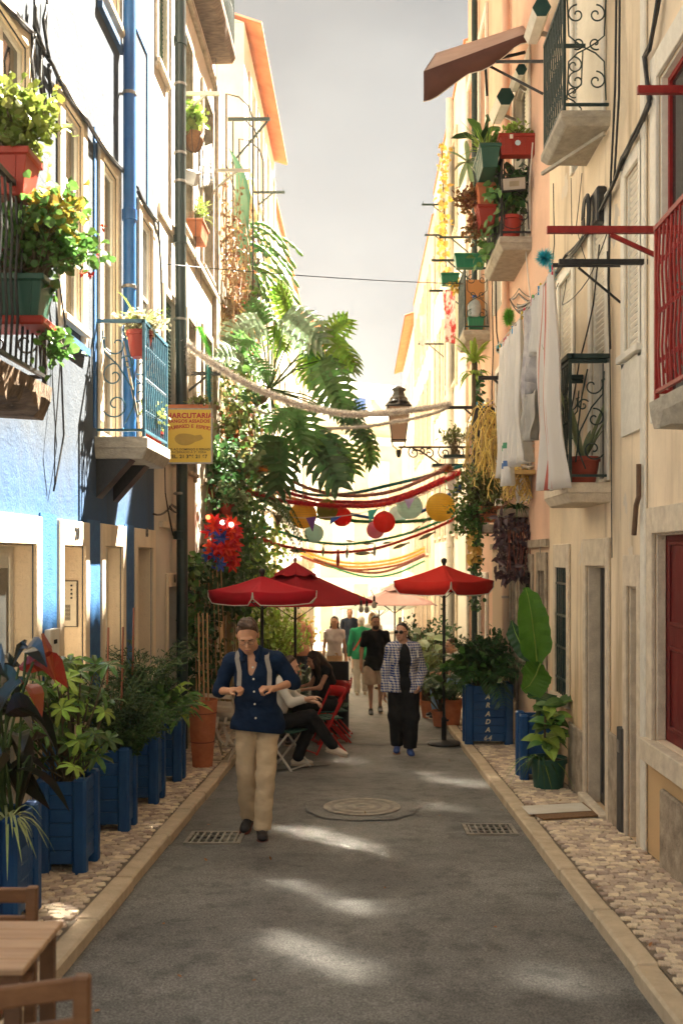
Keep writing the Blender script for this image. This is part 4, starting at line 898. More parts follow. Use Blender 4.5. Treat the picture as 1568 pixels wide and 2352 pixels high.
# ------------------------------------------------------------------ roof terrace and climbing growth on the ivy house
t = thing('iron_pergola', 'black iron hoops and posts standing over the ivy house terrace', 'pergola', (XL, 17.6, 6.3))
for Y in (16.8, 17.7, 18.6): MB().tube([(XL+.05,Y,6.2),(XL+.05,Y,9.6)]+[(XL+.05+.45*math.sin(a),Y,9.6-.45*(1-math.cos(a))) for a in (.5,1.0,1.5)]+[(XL+.5,Y,6.3)], .016, 6).build('hoop', M_black, parent=t)
for z in (7.2, 8.4): MB().tube([(XL+.05,16.8,z),(XL+.05,18.6,z)], .012, 5).build('cross_rail', M_black, parent=t)
t = bracket('clothes_bracket', 'dark clothes line arm with long brace on the pergola above the green tarpaulin', XL+.05, 1, 17.0, 9.26, .72, M_greenm, .055, brace=False)
MB().bar((XL+.72,17.0,9.22),(XL+.12,17.0,8.5),.03).build('brace', M_greenm, parent=t)
bracket('clothes_bracket', 'dark clothes line arm with long brace on the pale gabled house', XL+.05, 1, 20.9, 9.44, .68, M_greenm, .05, brace=True)
tp = MB()
for i in range(13):
    for j in range(7):
        a, b = i/12, j/6; tp.v.append((XL+.12+.35*b+.06*math.sin(a*9+b*3), 16.6+2.2*a, 8.6-2.0*a+.0-.9*b+.12*math.sin(a*7+b*2)))
for i in range(12):
    for j in range(6): q = i*7+j; tp.f.append((q, q+7, q+8, q+1))
o = tp.build('tarpaulin', mat('green_tarpaulin', (0.03,0.13,0.08), (0.06,0.22,0.13), r=.5, sc=3, bump=.2, bs=8), smooth=True, label='crumpled green tarpaulin draped over the ivy house terrace edge', cat='tarpaulin'); o.modifiers.new('thickness','SOLIDIFY').thickness = .004
t = thing('dead_creeper', 'tangle of brown dry creeper stems on the upper ivy house wall', 'creeper', (XL, 17, 4.6)); r_ = random.Random(9); st = MB(); lf = MB()
for i in range(120):
    p = V((XL+r_.uniform(.02,.4), r_.uniform(16.3,18.8), r_.uniform(6.0,8.4))); ps = [p]
    for k in range(6): p = p+V((r_.uniform(-.07,.07), r_.uniform(-.18,.18), -r_.uniform(.1,.36))); p.x = max(XL+.02, p.x); ps.append(p)
    st.tube(ps, r_.uniform(.004,.011), 4, caps=False)
    for q in ps[1:]:
        for _ in range(3): lf.leaf(q+rdir(r_,0)*.05, rdir(r_,-.5), rdir(r_,.2), .07, .045, .4)
st.build('stem', mat('dry_stem', (0.22,0.14,0.07), (0.36,0.26,0.15), sc=8), parent=t); lf.build('foliage', L_red, parent=t)
t = thing('climbing_cactus', 'bright green segmented climbing cactus arching out from the ivy house terrace', 'cactus', (XL+.1, 18.2, 6.2)); r_ = random.Random(4)
M_cact = lmat('cactus_green', (0.07,0.17,0.03), (0.14,0.26,0.06), trans=.05)
for i in range(18):
    a0 = V((XL+.35, 17.7+r_.uniform(-.5,.9), 6.6+r_.uniform(-.2,1.2))); d = V((r_.uniform(.35,1.1), r_.uniform(-.25,.25), r_.uniform(-.1,.5))); ps = [a0+d*tt*.85+V((0,0,-.75*tt*tt)) for tt in [k/7 for k in range(8)]]
    mb = MB()
    for k in range(7): p, q = ps[k], ps[k+1]; mb.tube([p, p.lerp(q,.3), p.lerp(q,.7), q], [.02,.042,.042,.018], 3)
    mb.build('segment_arm', M_cact, parent=t, smooth=True)
# creeping, hanging and potted greenery below
def wallpts(y0, y1, z0, z1, d0, d1, side=-1):
    X = XL if side < 0 else XR
    def f_(r): return V((X-side*r.uniform(d0, d1), r.uniform(y0, y1), r.uniform(z0, z1)))
    return f_
t = thing('climbing_ivy', 'dark climbing ivy trained up bamboo canes beside the terracotta planter', 'climbing plant', (XL+.2, 13.6, -.6))
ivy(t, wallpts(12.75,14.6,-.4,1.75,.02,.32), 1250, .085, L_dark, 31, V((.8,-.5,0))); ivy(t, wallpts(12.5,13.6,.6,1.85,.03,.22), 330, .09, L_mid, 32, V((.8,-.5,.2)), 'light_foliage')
for i in range(7): y = 12.9+i*.2; MB().tube([(XL+.2+.04*i,y,-.6),(XL+.15+.03*i,y+.05,1.6)], .009, 5).build('cane', mat('bamboo', (0.36,0.20,0.09), (0.46,0.28,0.13)), parent=t)
t = thing('ivy_curtain', 'deep green curtain of creeper hanging behind the red and blue artificial flowers', 'climbing plant', (XL+.1, 16.8, -.5))
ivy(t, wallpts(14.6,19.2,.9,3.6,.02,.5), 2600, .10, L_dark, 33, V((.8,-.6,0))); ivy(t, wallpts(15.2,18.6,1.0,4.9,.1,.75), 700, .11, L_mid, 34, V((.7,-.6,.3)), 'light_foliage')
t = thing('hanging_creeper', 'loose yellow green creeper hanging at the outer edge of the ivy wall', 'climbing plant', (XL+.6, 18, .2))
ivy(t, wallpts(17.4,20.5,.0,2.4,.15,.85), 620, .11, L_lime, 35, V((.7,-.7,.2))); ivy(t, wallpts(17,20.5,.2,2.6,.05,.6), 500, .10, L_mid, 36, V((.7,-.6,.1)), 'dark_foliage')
t = thing('hanging_creeper', 'mixed reddish and green creeper above the spider plants on the ivy house wall', 'climbing plant', (XL+.4, 16, 3.2))
ivy(t, wallpts(15.4,17.8,3.2,4.7,.05,.6), 520, .10, L_olive, 37, V((.7,-.6,.2))); ivy(t, wallpts(15.3,17.5,3.0,4.3,.1,.6), 260, .09, L_red, 38, V((.7,-.6,.1)), 'red_foliage')
t = thing('fern_clump', 'long feathery fern fronds drooping above the rear red parasol', 'fern', P(625,1180,16.5))
for i in range(9): mb = MB(); r_ = random.Random(60+i); frond(mb, P(598+r_.uniform(-14,14),1145+r_.uniform(-30,30),16.3), V((.7+r_.uniform(-.4,.3),-.3,r_.uniform(-.2,.4))), .75, 20, .12, .022, r_, 1.1); mb.build('frond', L_dark if i % 3 else L_olive, parent=t)
for k, (x, y, Yd, mm, lb) in enumerate(((480,1122,15.3,L_var,'spider plant in a red pot beside the green drainpipe'),(536,1140,15.6,L_mid,'spider plant in a red pot, the farther one above the artificial flowers'),(533,1000,16.0,L_olive,'red hanging pot of straggly plant above the spider plants'),(520,1165,15.2,L_gray,'small red pot of round grey leaves just above the artificial flowers'))):
    c = P(x, y+22, Yd); t = pot('hanging_pot', lb, c, .12, .2, M_redpl, group='pots on the ivy wall')
    if k in (0, 1): strap(t, c+V((0,0,.18)), 34, .62, .03, mm, 40+k, up=1.2, sag=1.35); strap(t, c+V((0,0,.18)), 14, .5, .03, L_mid, 45+k, up=1.6, sag=1.0)
    else: bush(t, c+V((0,0,.16)), c+V((.05,0,.32)), (.28,.28,.22), 36, .08, .07, mm, 47+k, 8)
    MB().tube([c+V((0,0,.2)), c+V((-.05,.1,.7)), (XL,Yd+.1,c.z+.75)], .006, 4).build('hanger', M_black, parent=t)
t = thing('wall_plant', 'glossy round leaved plant leaning out below the yellow sign', 'plant', P(560,1080,15.8)); bush(t, P(520,1100,16.0), P(556,1075,15.8), (.35,.3,.3), 40, .13, .12, L_gray, 70, 6, wide=.5)
t = thing('wall_plant', 'pointed leaved green plant right beside the yellow sign', 'plant', P(500,1090,15.2)); strap(t, P(505,1085,15.2), 40, .42, .045, L_mid, 71, up=1.5, sag=.7); bush(t, P(505,1090,15.2), P(500,1050,15.2), (.25,.25,.3), 34, .11, .05, L_gray, 72, 8)
t = thing('artificial_flowers', 'bunch of red and blue artificial lilies pinned to the creeper', 'artificial flowers', P(510,1305,14.6)); r_ = random.Random(8)
M_lr = mat('artificial_red_petal', (0.60,0.02,0.015), (0.75,0.06,0.02), r=.5, bump=0, rpi=.2, trans=.2); M_lb = mat('artificial_blue_petal', (0.03,0.07,0.42), (0.06,0.14,0.55), r=.5, bump=0, rpi=.2, trans=.2)
for i in range(64):
    x, y = r_.uniform(478,546), r_.uniform(1195,1300)
    if (x-510)**2/36**2+(y-1248)**2/62**2 > 1.1: continue
    c = P(x, y, 14.4+r_.uniform(-.25,.25)); ax = (V((.5,-1,.2))+rdir(r_,0)*.7).normalized(); mb = MB(); a1 = ax.cross(V((0,0,1))).normalized(); a2 = a1.cross(ax)
    for k in range(6): d = (a1*math.cos(k*1.047)+a2*math.sin(k*1.047)+ax*.55).normalized(); mb.leaf(c, d, ax, .13, .06, .35, .25, .5)
    mb.build('flower', M_lb if (x < 512 and r_.random() < .45) else M_lr, parent=t)
for k, (x, y) in enumerate(((478,1188),(511,1200),(531,1205))):
    c = P(x,y,14.2); o = MB().ball(c, .035, 10, 8).build('fairy_light', mat('lit_bulb_red' if k == 0 else 'lit_bulb', (1,.12,.04) if k == 0 else (1,.86,.6), bump=0, emit=0.5), smooth=True, label=('lit red bulb among the artificial lilies nearest the drainpipe','lit white bulb right above the blue lilies','lit white bulb above the red lilies, farthest from the drainpipe')[k], cat='light bulb')

def lobed(mb, b, tip, nrm, W, droop=.25, nl=8, stalk=None):
    """Large deeply cut leaf from base b to tip, flat side towards nrm."""
    b, tip, nrm = V(b), V(tip), V(nrm); d = tip-b; L = d.length; d.normalize(); s = d.cross(nrm).normalized(); n = s.cross(d).normalized()
    def mid(t): return b+d*L*t+n*(-droop*L*t*t+.06*L*math.sin(t*3.1))
    mb.blade([mid(t) for t in (0,.2,.4,.6,.8,1)], [W*.16,W*.24,W*.24,W*.19,W*.11,.004], n, .1)
    for i in range(nl):
        t = .02+.86*i/(nl-1); w = W*.56*(math.sin(math.pi*(.22+.7*t))**.8); ang = 1.75-1.15*t
        for sg in (-1, 1):
            o = mid(t); q = s*sg*math.sin(ang)+d*math.cos(ang); m_ = L/nl
            mb.blade([o, o+q*w*.35-n*w*.02, o+q*w*.72-n*w*.10+d*m_*.12, o+q*w*1.02-n*w*.28+d*m_*.5], [m_*1.6, m_*1.1, m_*.85, .004], n, .12)
            o2 = o+q*w*.5-n*w*.05
            for e in (-1, 1): q2 = (q+d*e*.75).normalized(); mb.blade([o2, o2+q2*w*.2, o2+q2*w*.36-n*w*.1], [m_*.55, m_*.42, .003], n, .1)
def philodendron():
    Y0 = 16.5; c0 = P(620,893,Y0); t = thing('tree_philodendron', 'huge deeply lobed philodendron leaning out over the street from the ivy house', 'philodendron', (XL, Y0+.1, c0.z-.7))
    MB().tube([(XL+.02,Y0+.1,c0.z-.55),(XL+.3,Y0+.1,c0.z-.5),P(585,925,Y0),P(605,915,Y0),c0], [.06,.075,.085,.08,.05], 9).build('trunk', mat('philodendron_trunk', (0.10,0.055,0.03), (0.26,0.17,0.10), sc=16, bump=.7), parent=t, smooth=True)
    md, mm, ml, ms = lmat('philo_dark', (0.03,0.08,0.028), (0.05,0.12,0.04)), lmat('philo_mid', (0.06,0.16,0.04), (0.10,0.22,0.06), trans=.4), lmat('philo_light', (0.13,0.27,0.03), (0.20,0.36,0.05), trans=.5), lmat('philo_sheen', (0.11,0.18,0.10), (0.22,0.30,0.19), r=.25, spec=.9)  # the greyish green has the lit leaves' silvery sheen put into its colour
    def z(x, y): return 439.0+.24*x, 627.0+.24*y
    Ls = [((640,470),(300,600),.62,ms,-.2,.3),((560,640),(440,800),.5,mm,-.4,.2),((940,400),(810,130),.42,ml,.1,.0),((930,400),(1250,640),.58,ms,.0,.3),((1300,612),(1500,440),.45,ml,.3,.0),((1300,612),(1570,870),.5,ml,.3,.1),
          ((1250,880),(1440,1290),.6,mm,-.3,.2),((1260,830),(1590,850),.5,ms,.2,.3),((500,850),(250,730),.5,ms,-.5,.3),((520,840),(740,960),.45,mm,-.5,.2),((1010,1300),(1080,1690),.62,mm,-.7,.15),((960,1330),(740,1450),.4,mm,-.7,.2),
          ((840,1600),(840,2080),.72,md,-.3,.15),((800,1640),(620,1840),.45,md,-.2,.2),((1170,1560),(1410,2040),.62,md,-.1,.15),((1330,1600),(1580,1900),.55,mm,.2,.2),((800,520),(880,740),.5,ml,.5,.1),((1150,760),(1170,1030),.5,ml,.5,.1),
          ((1400,1300),(1620,1330),.45,md,.0,.2),((1620,1490),(1760,1830),.45,mm,.3,.15),((1500,1400),(1690,1560),.4,md,.1,.2),((620,1120),(420,1250),.4,md,-.2,.3),((720,470),(560,260),.4,mm,.3,.1),((1010,560),(1180,760),.45,mm,.4,.2)]
    for i, (a, b, W, m, dy, dr) in enumerate(Ls):
        pa, pb = P(*z(*a), Y0+dy), P(*z(*b), Y0+dy-.15+.25*math.sin(i*2.1)); mb = MB(); lobed(mb, pa, pb, V((.1+.5*math.sin(i*1.7),-.85,.55)), W*1.25, dr); mb.build('leaf', m, parent=t)
        h = (c0+pa)/2+V((0,0,.12*(1 if pa.z > c0.z else .6))); MB().tube([c0, c0.lerp(h,.6), h, pa], [.018,.015,.013,.01], 6, caps=False).build('leaf_stalk', M_gstem, parent=t, smooth=True)
    for i in range(7): x = 560+i*11; MB().tube([P(x,928,Y0-.1), P(x+r_.uniform(-15,20),1000,Y0-.2), P(x+r_.uniform(-15,40),1060+i*6,Y0-.2)], .008, 5).build('aerial_root', M_stem, parent=t)
philodendron()
# ------------------------------------------------------------------ right side: balconies, arms, wires, laundry
balcony('balcony', 'oxide red iron balcony on rough grey slab of the sand coloured house', XR, -1, 4.3, 6.0, .40, 2.71, 3.75, M_redm, M_slab, slab_t=.16, ragged=.02, nbar=22)
t = bracket('clothes_bracket', 'long red clothes line arm level with the red balcony handrail', XR, -1, 6.45, 3.90, .93, M_redm, .045, brace=False, pins=0)
MB().bar((1.62,6.45,3.87),(1.95,6.45,3.72),.025).build('brace', M_redm, parent=t)
bracket('clothes_bracket', 'thick red clothes line arm high beside the red framed window', XR, -1, 6.5, 4.83, .33, M_redm, .05, brace=False, pins=0)
bracket('clothes_bracket', 'dark clothes line arm just below the long red arm', XR, -1, 7.42, 3.98, .66, M_black, .04, brace=False, pins=1)
B2 = balcony('balcony', 'upper green iron balcony with scrolls on a clean concrete slab, beige house', XR, -1, 8.5, 9.46, .425, 5.60, 6.62, M_greenm, M_slab, slab_t=.12, style=1)
MB().bar((2.1,8.55,5.42),(1.72,9.4,5.40),.03).build('strut', M_slab, parent=B2)
t = trough('planter_box', 'turquoise window box with red saucer on the upper green balcony', (1.92,8.42,6.62), .42, .2, .18, mat('turquoise_plastic', (0.05,0.30,0.24), r=.4, bump=0), 'x'); MB().box(1.70,2.13,8.32,8.52,6.585,6.615).build('saucer', M_redpl, parent=t)
B3 = balcony('balcony', 'lower dark green iron balcony with heavy handrail and moulded slab, beige house', XR, -1, 8.5, 9.56, .375, 2.42, 3.46, M_greenm, M_stone, slab_t=.17, style=0, cap=True)
t = pot('flower_pot', 'large red clay pot of aloe on the lower green balcony', (1.965,8.78,2.42), .145, .24, mat('dark_red_clay', (0.30,0.05,0.03), (0.38,0.08,0.045), r=.6, sc=6)); strap(t, (1.965,8.78,2.6), 12, .52, .06, L_gray, 7, up=2.6, sag=.35, name='leaf')
wires('cable_bundle', 'heavy black cable bundle sweeping down the beige house past the junction box', 1, [[(1512,-10),(1490,110),(1478,130),(1490,235),(1450,320),(1425,372),(1392,450),(1340,545),(1300,590)],[(1300,590),(1255,650),(1232,680),(1188,705)]], .014, 5, .03, 11)
wires('cable', 'pair of thin vertical cables beside the upper green balcony', 1, [[(1414,-10),(1412,200),(1402,400),(1396,640),(1400,800)],[(1422,-10),(1420,220),(1408,420)]], .009, 1, .01, 12)
wires('cable', 'loose cables dropping from the cable bundle across the white blinds', 1, [[(1300,640),(1290,700),(1350,640),(1398,520)],[(1375,560),(1362,700),(1330,830),(1300,1000)],[(1398,700),(1402,1000),(1404,1280)],[(1282,650),(1260,690),(1240,700)]], .007, 1, .01, 13)
wires('cable', 'thin cables hanging below the upper balcony of the beige house', 1, [[(1270,420),(1272,560),(1264,640)],[(1335,400),(1322,520),(1345,600)],[(1310,410),(1312,540)]], .006, 1, .01, 14)
wires('cable', 'pale conduit and cables dropping from the plant filled balcony on the salmon house', 1, [[(1222,330),(1212,470),(1206,560),(1214,660),(1220,700)]], .012, 1, .01, 15, m=M_wht)
wires('cable_bundle', 'knot of loose cables on the salmon house above the green tinsel', 1, [[(1188,705),(1200,720),(1185,745),(1170,735)],[(1240,680),(1215,700),(1195,715)],[(1225,690),(1190,668),(1170,690),(1192,712)]], .009, 3, .05, 16)
wires('cable', 'black cables running down beside the pink drainpipe', 1, [[(1128,560),(1132,800),(1128,900),(1133,1000)],[(1137,600),(1140,760),(1152,830)]], .011, 2, .03, 17)
t = thing('junction_box', 'black telecom junction box with coiled cable on the beige house', 'junction box', Rw(1378,535)); a = Rw(1378,490)
MB().box(XR-.09,XR-.005,8.62,8.92,a.z-.15,a.z+.16).build('box', M_black, parent=t, bev=.015)
for k in range(4): MB().tube([a+V((-.12,.0+.03*k,0))+V((0,.11*math.cos(q),.17*math.sin(q))) for q in [i*.52 for i in range(13)]], .009, 5).build('coil', M_black, parent=t, smooth=True)
MB().tube([Rw(1466,1066,.06),Rw(1466,1140,.06),Rw(1460,1160,.07),Rw(1455,1228,.06)], .02, 7).build('wall_pole', mat('brown_wood', (0.10,0.055,0.03), (0.18,0.10,0.06)), label='crooked brown wooden pole hanging on the sand house wall', cat='pole')
a = Zat(1671,8.05); t = thing('meter_pipe', 'tall dark metal meter cover standing against the beige house wall', 'meter cover', (XR,8.05,-.43)); MB().box(XR-.05,XR-.003,7.98,8.12,-.44,a).build('cover', mat('dark_grey_metal', (0.05,0.047,0.043), (0.08,0.075,0.07)), parent=t, bev=.006); MB().box(XR-.056,XR-.051,8.02,8.08,a-.2,a-.1).build('plate', M_steel, parent=t)
t = thing('graffiti', 'small scribble of blue spray paint on the stone lintel over the red shutter', 'graffiti', (XR-.04,6.9,2.0)); r_ = random.Random(2)
M_gr = mat('blue_spray_paint', (0.08,0.32,0.48), (0.30,0.42,0.46), sc=30, bump=0)
for k in range(3):
    ps = [V((XR-.0365,6.42+.24*k+i*.035,2.05+(.055 if i % 2 else -.04)+r_.uniform(-.02,.02))) for i in range(6)]; mb = MB()
    for a, b in zip(ps, ps[1:]): d = (b-a).normalized(); n = V((0,-d.z,d.y))*.011; mb.add([a-n,a+n,b+n,b-n],[(0,1,2,3)])
    mb.build('stroke', M_gr, parent=t)
for (x, y, lb) in ((1246,1258,'above the dark doorway behind the banana plant'),):
    p = Rw(x,y); t = thing('wall_vent', 'narrow vertical metal vent slot on the lintel '+lb, 'vent', p); MB().box(XR-.036,XR-.031,p.y-.02,p.y+.02,p.z-.12,p.z+.06).build('plate', M_steel, parent=t)

# laundry line along the beige house
lx, z0 = 1.6, 4.16; A, Bp = V((lx,8.2,z0)), V((lx,11.5,z0+.08))
cable('clothes_line', 'pale clothes line stretched along the beige house carrying white laundry', [A,Bp], .006, M_wht, 'clothes line', sag=.01, sub=12)
for Y, lb in ((8.18,'near the dark arm'),(11.52,'beside the green tinsel')): bracket('line_bracket', 'thin iron arm holding the laundry line end '+lb, XR, -1, Y, z0+.02, .56, M_black, .03, pins=0)
def LP(Y): return V((lx,Y,z0+.02))
M_sheet = mat('white_cotton', (0.74,0.72,0.68), (0.82,0.80,0.77), r=.9, sc=3, bump=.05, trans=.3)
def striped(name, base, cols, n, vert=True):
    m, nt, b = _nt(name); N, L = nt.nodes, nt.links; tc = N.new('ShaderNodeTexCoord'); sp = N.new('ShaderNodeSeparateXYZ'); L.new(tc.outputs['Object'], sp.inputs[0])
    mm = N.new('ShaderNodeMath'); mm.operation = 'MULTIPLY'; mm.inputs[1].default_value = n; L.new(sp.outputs['Y' if vert else 'Z'], mm.inputs[0]); fr = N.new('ShaderNodeMath'); fr.operation = 'FRACT'; L.new(mm.outputs[0], fr.inputs[0])
    ra = N.new('ShaderNodeValToRGB'); ra.color_ramp.interpolation = 'CONSTANT'; L.new(fr.outputs[0], ra.inputs['Fac']); el = ra.color_ramp.elements
    for i, (p, c) in enumerate([(0.0, base)]+cols):
        e = el[i] if i < 2 else el.new(p); e.position = p; e.color = (*c, 1)
    L.new(ra.outputs['Color'], b.inputs['Base Color']); b.inputs['Roughness'].default_value = .9
    t = N.new('ShaderNodeBsdfTranslucent'); L.new(ra.outputs['Color'], t.inputs['Color']); ms = N.new('ShaderNodeMixShader'); ms.inputs['Fac'].default_value = .25; L.new(b.outputs[0], ms.inputs[1]); L.new(t.outputs[0], ms.inputs[2]); L.new(ms.outputs[0], N['Material Output'].inputs['Surface'])
    MATS[name] = m; return m
M_str = striped('red_striped_sheet', (0.78,0.74,0.69), [(.30,(0.62,0.16,0.12)),(.40,(0.78,0.74,0.69)),(.62,(0.66,0.30,0.22)),(.66,(0.78,0.74,0.69)),(.84,(0.55,0.48,0.48)),(.87,(0.78,0.74,0.69))], 4.5)
M_plaid = mat('crumpled_print_cotton', (0.72,0.70,0.68), (0.40,0.37,0.40), sc=11, r=.9, trans=.25, bump=.05)
g_ = 'washing on the line along the beige house'
cloth('laundry_sheet', 'long white sheet with red stripes hanging past the lower green balcony', LP(8.26), LP(8.85), 1.82, M_str, seed=1, folds=2, amp=.07, group=g_, sway=.05, taper=.25)
cloth('laundry_shirt', 'white shirt hanging at the near end of the line beside the striped sheet', LP(8.9), LP(9.25), .55, M_sheet, seed=2, folds=2, amp=.04, group=g_)
cloth('laundry_shirt', 'crumpled white shirt with faint grey print on the clothes line', LP(9.05)+V((.05,0,0)), LP(9.75), .95, M_plaid, seed=3, folds=3, amp=.07, group=g_, taper=.35, uneven=.2)
cloth('laundry_shirt', 'grey cloth piece hanging lowest under the crumpled shirt', P(1206,905,9.4), P(1232,895,9.0), .45, mat('grey_cotton', (0.42,0.40,0.36), (0.55,0.52,0.47), r=.9, trans=.2), seed=4, folds=2, amp=.05, group=g_, taper=.3)
cloth('laundry_sheet', 'plain white sheet in the middle of the clothes line', LP(9.8), LP(10.5), 1.45, M_sheet, seed=5, folds=3, amp=.06, group=g_, sway=.04)
cloth('laundry_towel', 'white tea towel with a red and blue patterned lower edge', LP(10.55), LP(11.0), 1.62, striped('tea_towel', (0.78,0.76,0.73), [(.12,(0.1,0.2,0.45)),(.16,(0.78,0.76,0.73)),(.24,(0.1,0.35,0.2)),(.28,(0.78,0.76,0.73))], .62, False), seed=6, folds=2, amp=.05, group=g_)
cloth('laundry_sheet', 'white sheet at the far end of the line next to the black trousers', LP(11.02), LP(11.45), 1.5, M_sheet, seed=7, folds=2, amp=.05, group=g_)
pc = [('crimson',(0.6,0.05,0.1)),('yellow',(0.65,0.5,0.05)),('blue',(0.05,0.3,0.6)),('green',(0.1,0.45,0.15)),('pink',(0.6,0.25,0.3))]
for k, (ya, yb, lb) in enumerate(((8.28,8.83,'striped sheet'),(8.92,9.22,'small white shirt'),(9.3,9.7,'crumpled print shirt'),(9.84,10.46,'plain middle sheet'),(10.6,10.96,'patterned tea towel'),(11.06,11.4,'farthest white sheet'))):
    for q, Y in enumerate((ya, yb)):
        nm, cc = pc[(k*2+q) % 5]; p = LP(Y); MB().box(p.x-.008,p.x+.008,p.y-.006,p.y+.006,p.z-.05,p.z+.03).build('clothes_peg', mat('peg_'+nm, cc, bump=0), label='%s clothes peg holding the %s corner of the %s' % (nm, ('near','far')[q], lb), cat='clothes peg', group='pegs on the laundry line')
bracket('clothes_bracket', 'dark clothes line arm beside the white laundry on the salmon house', XR, -1, 13.4, Zat(868,13.4), .55, M_black, .05, brace=True, pins=1)
bracket('clothes_bracket', 'dark clothes line arm carrying the white tinsel end near the lantern', XR, -1, 16.2, Zat(936,16.2), .71, M_black, .05, brace=True, pins=1)
tr = MB()
for s in (0, 1): x = 1.68+.13*s; tr.tube([(x,14.0,Zat(938,14.0)),(x+.02,14.0,Zat(1000,14.0)),(x-.03,14.0,Zat(1100,14.0)),(x-.06,14.02,Zat(1180,14.0))],[.085,.09,.075,.08],8)
tr.build('laundry_trousers', mat('black_cotton', (0.008,0.008,0.009), (0.02,0.02,0.02), r=.9), smooth=True, label='black trousers hanging by blue pegs beside the yellow stemmed plant', cat='laundry')
for k in range(2): c = P(1095+k*14,930,14.0); MB().box(c.x-.009,c.x+.009,c.y-.006,c.y+.006,c.z-.05,c.z+.04).build('clothes_peg', mat('peg_sky', (0.05,0.35,0.6), bump=0), label='bright blue peg on the %s edge of the black trousers waist' % ('left','right')[k], cat='clothes peg', group='pegs on the black trousers')

# salmon house: plant balcony, lights, awning
B4 = balcony('balcony', 'dark iron balcony crowded with planters on the salmon house', XR, -1, 12.4, 13.9, .405, 5.78, 6.80, M_black, M_slab, slab_t=.16, style=1)
gB = 'planters on the salmon house balcony'
t = trough('planter_box', 'bright red window box with a blue and white sticker facing the street', (1.94,12.28,6.72), .47, .2, .25, M_redpl, 'x', group=gB); bush(t, (1.94,12.28,6.94), (1.94,12.28,7.02), (.24,.1,.08), 16, .08, .04, L_lime, 51, 5)
MB().poly([(1.93+.035*math.cos(a),12.176-.0,6.85+.035*math.sin(a)) for a in [i*.7 for i in range(9)]]).build('sticker', mat('white_sticker', (0.5,0.65,0.7), bump=0), parent=t); MB().box(1.83,1.87,12.168,12.178,6.9,6.95).build('tag', M_white, parent=t)
t = trough('planter_box', 'dark green window box on the outer corner of the salmon house balcony', (1.60,12.55,6.58), .7, .25, .28, M_grnpl, 'y', group=gB); strap(t, (1.58,12.5,6.84), 60, .40, .012, L_lime, 52, up=1.5, sag=.6, spread=.2); bush(t, (1.6,12.6,6.84), (1.68,12.6,6.98), (.22,.3,.14), 24, .09, .05, L_mid, 53, 6)
t = trough('planter_box', 'terracotta window box below the dark green one', (1.62,13.0,6.30), .6, .24, .26, M_terra, 'y', group=gB); bush(t, (1.6,13.0,6.5), (1.42,13.0,6.4), (.22,.3,.22), 30, .08, .05, L_red, 54, 7)
t = trough('planter_box', 'red window box hung lowest on the outside of the plant balcony', (1.62,12.9,6.02), .55, .24, .24, M_redpl, 'y', group=gB); bush(t, (1.58,12.9,6.2), (1.46,12.95,6.05), (.16,.28,.2), 20, .07, .045, L_red, 55, 7)
t = pot('flower_pot', 'red bucket pot with wire handle on the plant balcony floor', (1.90,12.55,5.79), .145, .27, M_redpl, group=gB); bush(t, (1.9,12.55,6.0), (1.9,12.6,6.3), (.2,.3,.28), 40, .10, .06, L_mid, 56, 7)
MB().tube([(1.90+.15*math.cos(a),12.39,6.0-.13*math.sin(a)) for a in [i*.35 for i in range(10)]], .005, 4).build('handle', M_black, parent=t)
t = thing('balcony_foliage', 'green climbing foliage filling the railing of the plant balcony', 'climbing plant', (1.8,13,5.8)); ivy(t, lambda r: V((1.735-r.uniform(-.05,.16), r.uniform(12.4,13.9), r.uniform(5.75,6.7))), 170, .11, L_mid, 57, V((-.8,-.5,.2))); ivy(t, lambda r: V((r.uniform(1.72,2.1), r.uniform(12.42,12.7), r.uniform(6.2,6.75))), 130, .1, L_dark, 58, V((-.2,-.9,.2)), 'dark_foliage')
t = thing('agave', 'pale grey green rosette succulent leaning out from the plant balcony', 'succulent', P(1068,375,13.2)); c = P(1072,372,13.2)
for i in range(16): d = rdir(random.Random(300+i), .3); MB().blade([c, c+d*.12, c+d*.24-V((0,0,.01)), c+d*.33-V((0,0,.04))], [.04,.075,.065,.004], V((0,-.6,.8)), .2).build('leaf', L_gray, parent=t)
t = thing('banana_plant', 'dark broad banana leaves rising above the plant balcony', 'banana plant', P(1100,330,13.0)); b0 = P(1105,330,13.0)
for i, (x, y, w) in enumerate(((1072,272,.15),(1035,318,.11),(1150,295,.14),(1120,262,.12),(1165,320,.13),(1085,345,.1))):
    e = P(x, y, 13.0-.1*i); m_ = (b0+e)/2+V((0,0,.06)); MB().blade([b0,b0.lerp(m_,.6),m_,m_.lerp(e,.6),e],[.02,w,w*1.2,w*.9,.005],V((.3,-.8,.5)),.18).build('leaf', L_dark if i % 2 else L_mid, parent=t)
t = thing('floodlight', 'flat LED floodlight hung on the railing of the plant balcony', 'floodlight', P(1179,440,12.3)); c = P(1179,424,12.3)
MB().obox(c,(.152,0,.012),(0,.03,.004),(-.004,-.01,.082)).build('housing', M_black, parent=t, bev=.006); MB().obox(c+V((0,-.034,-.002)),(.135,0,.011),(0,.002,0),(-.004,-.01,.066)).build('pane', mat('floodlight_lens', (0.42,0.38,0.32), bump=0, r=.25), parent=t); MB().obox(c+V((.0,-.037,-.002)),(.06,0,.005),(0,.001,0),(-.002,-.004,.03)).build('led_plate', mat('led_plate', (0.30,0.26,0.18), bump=0), parent=t)
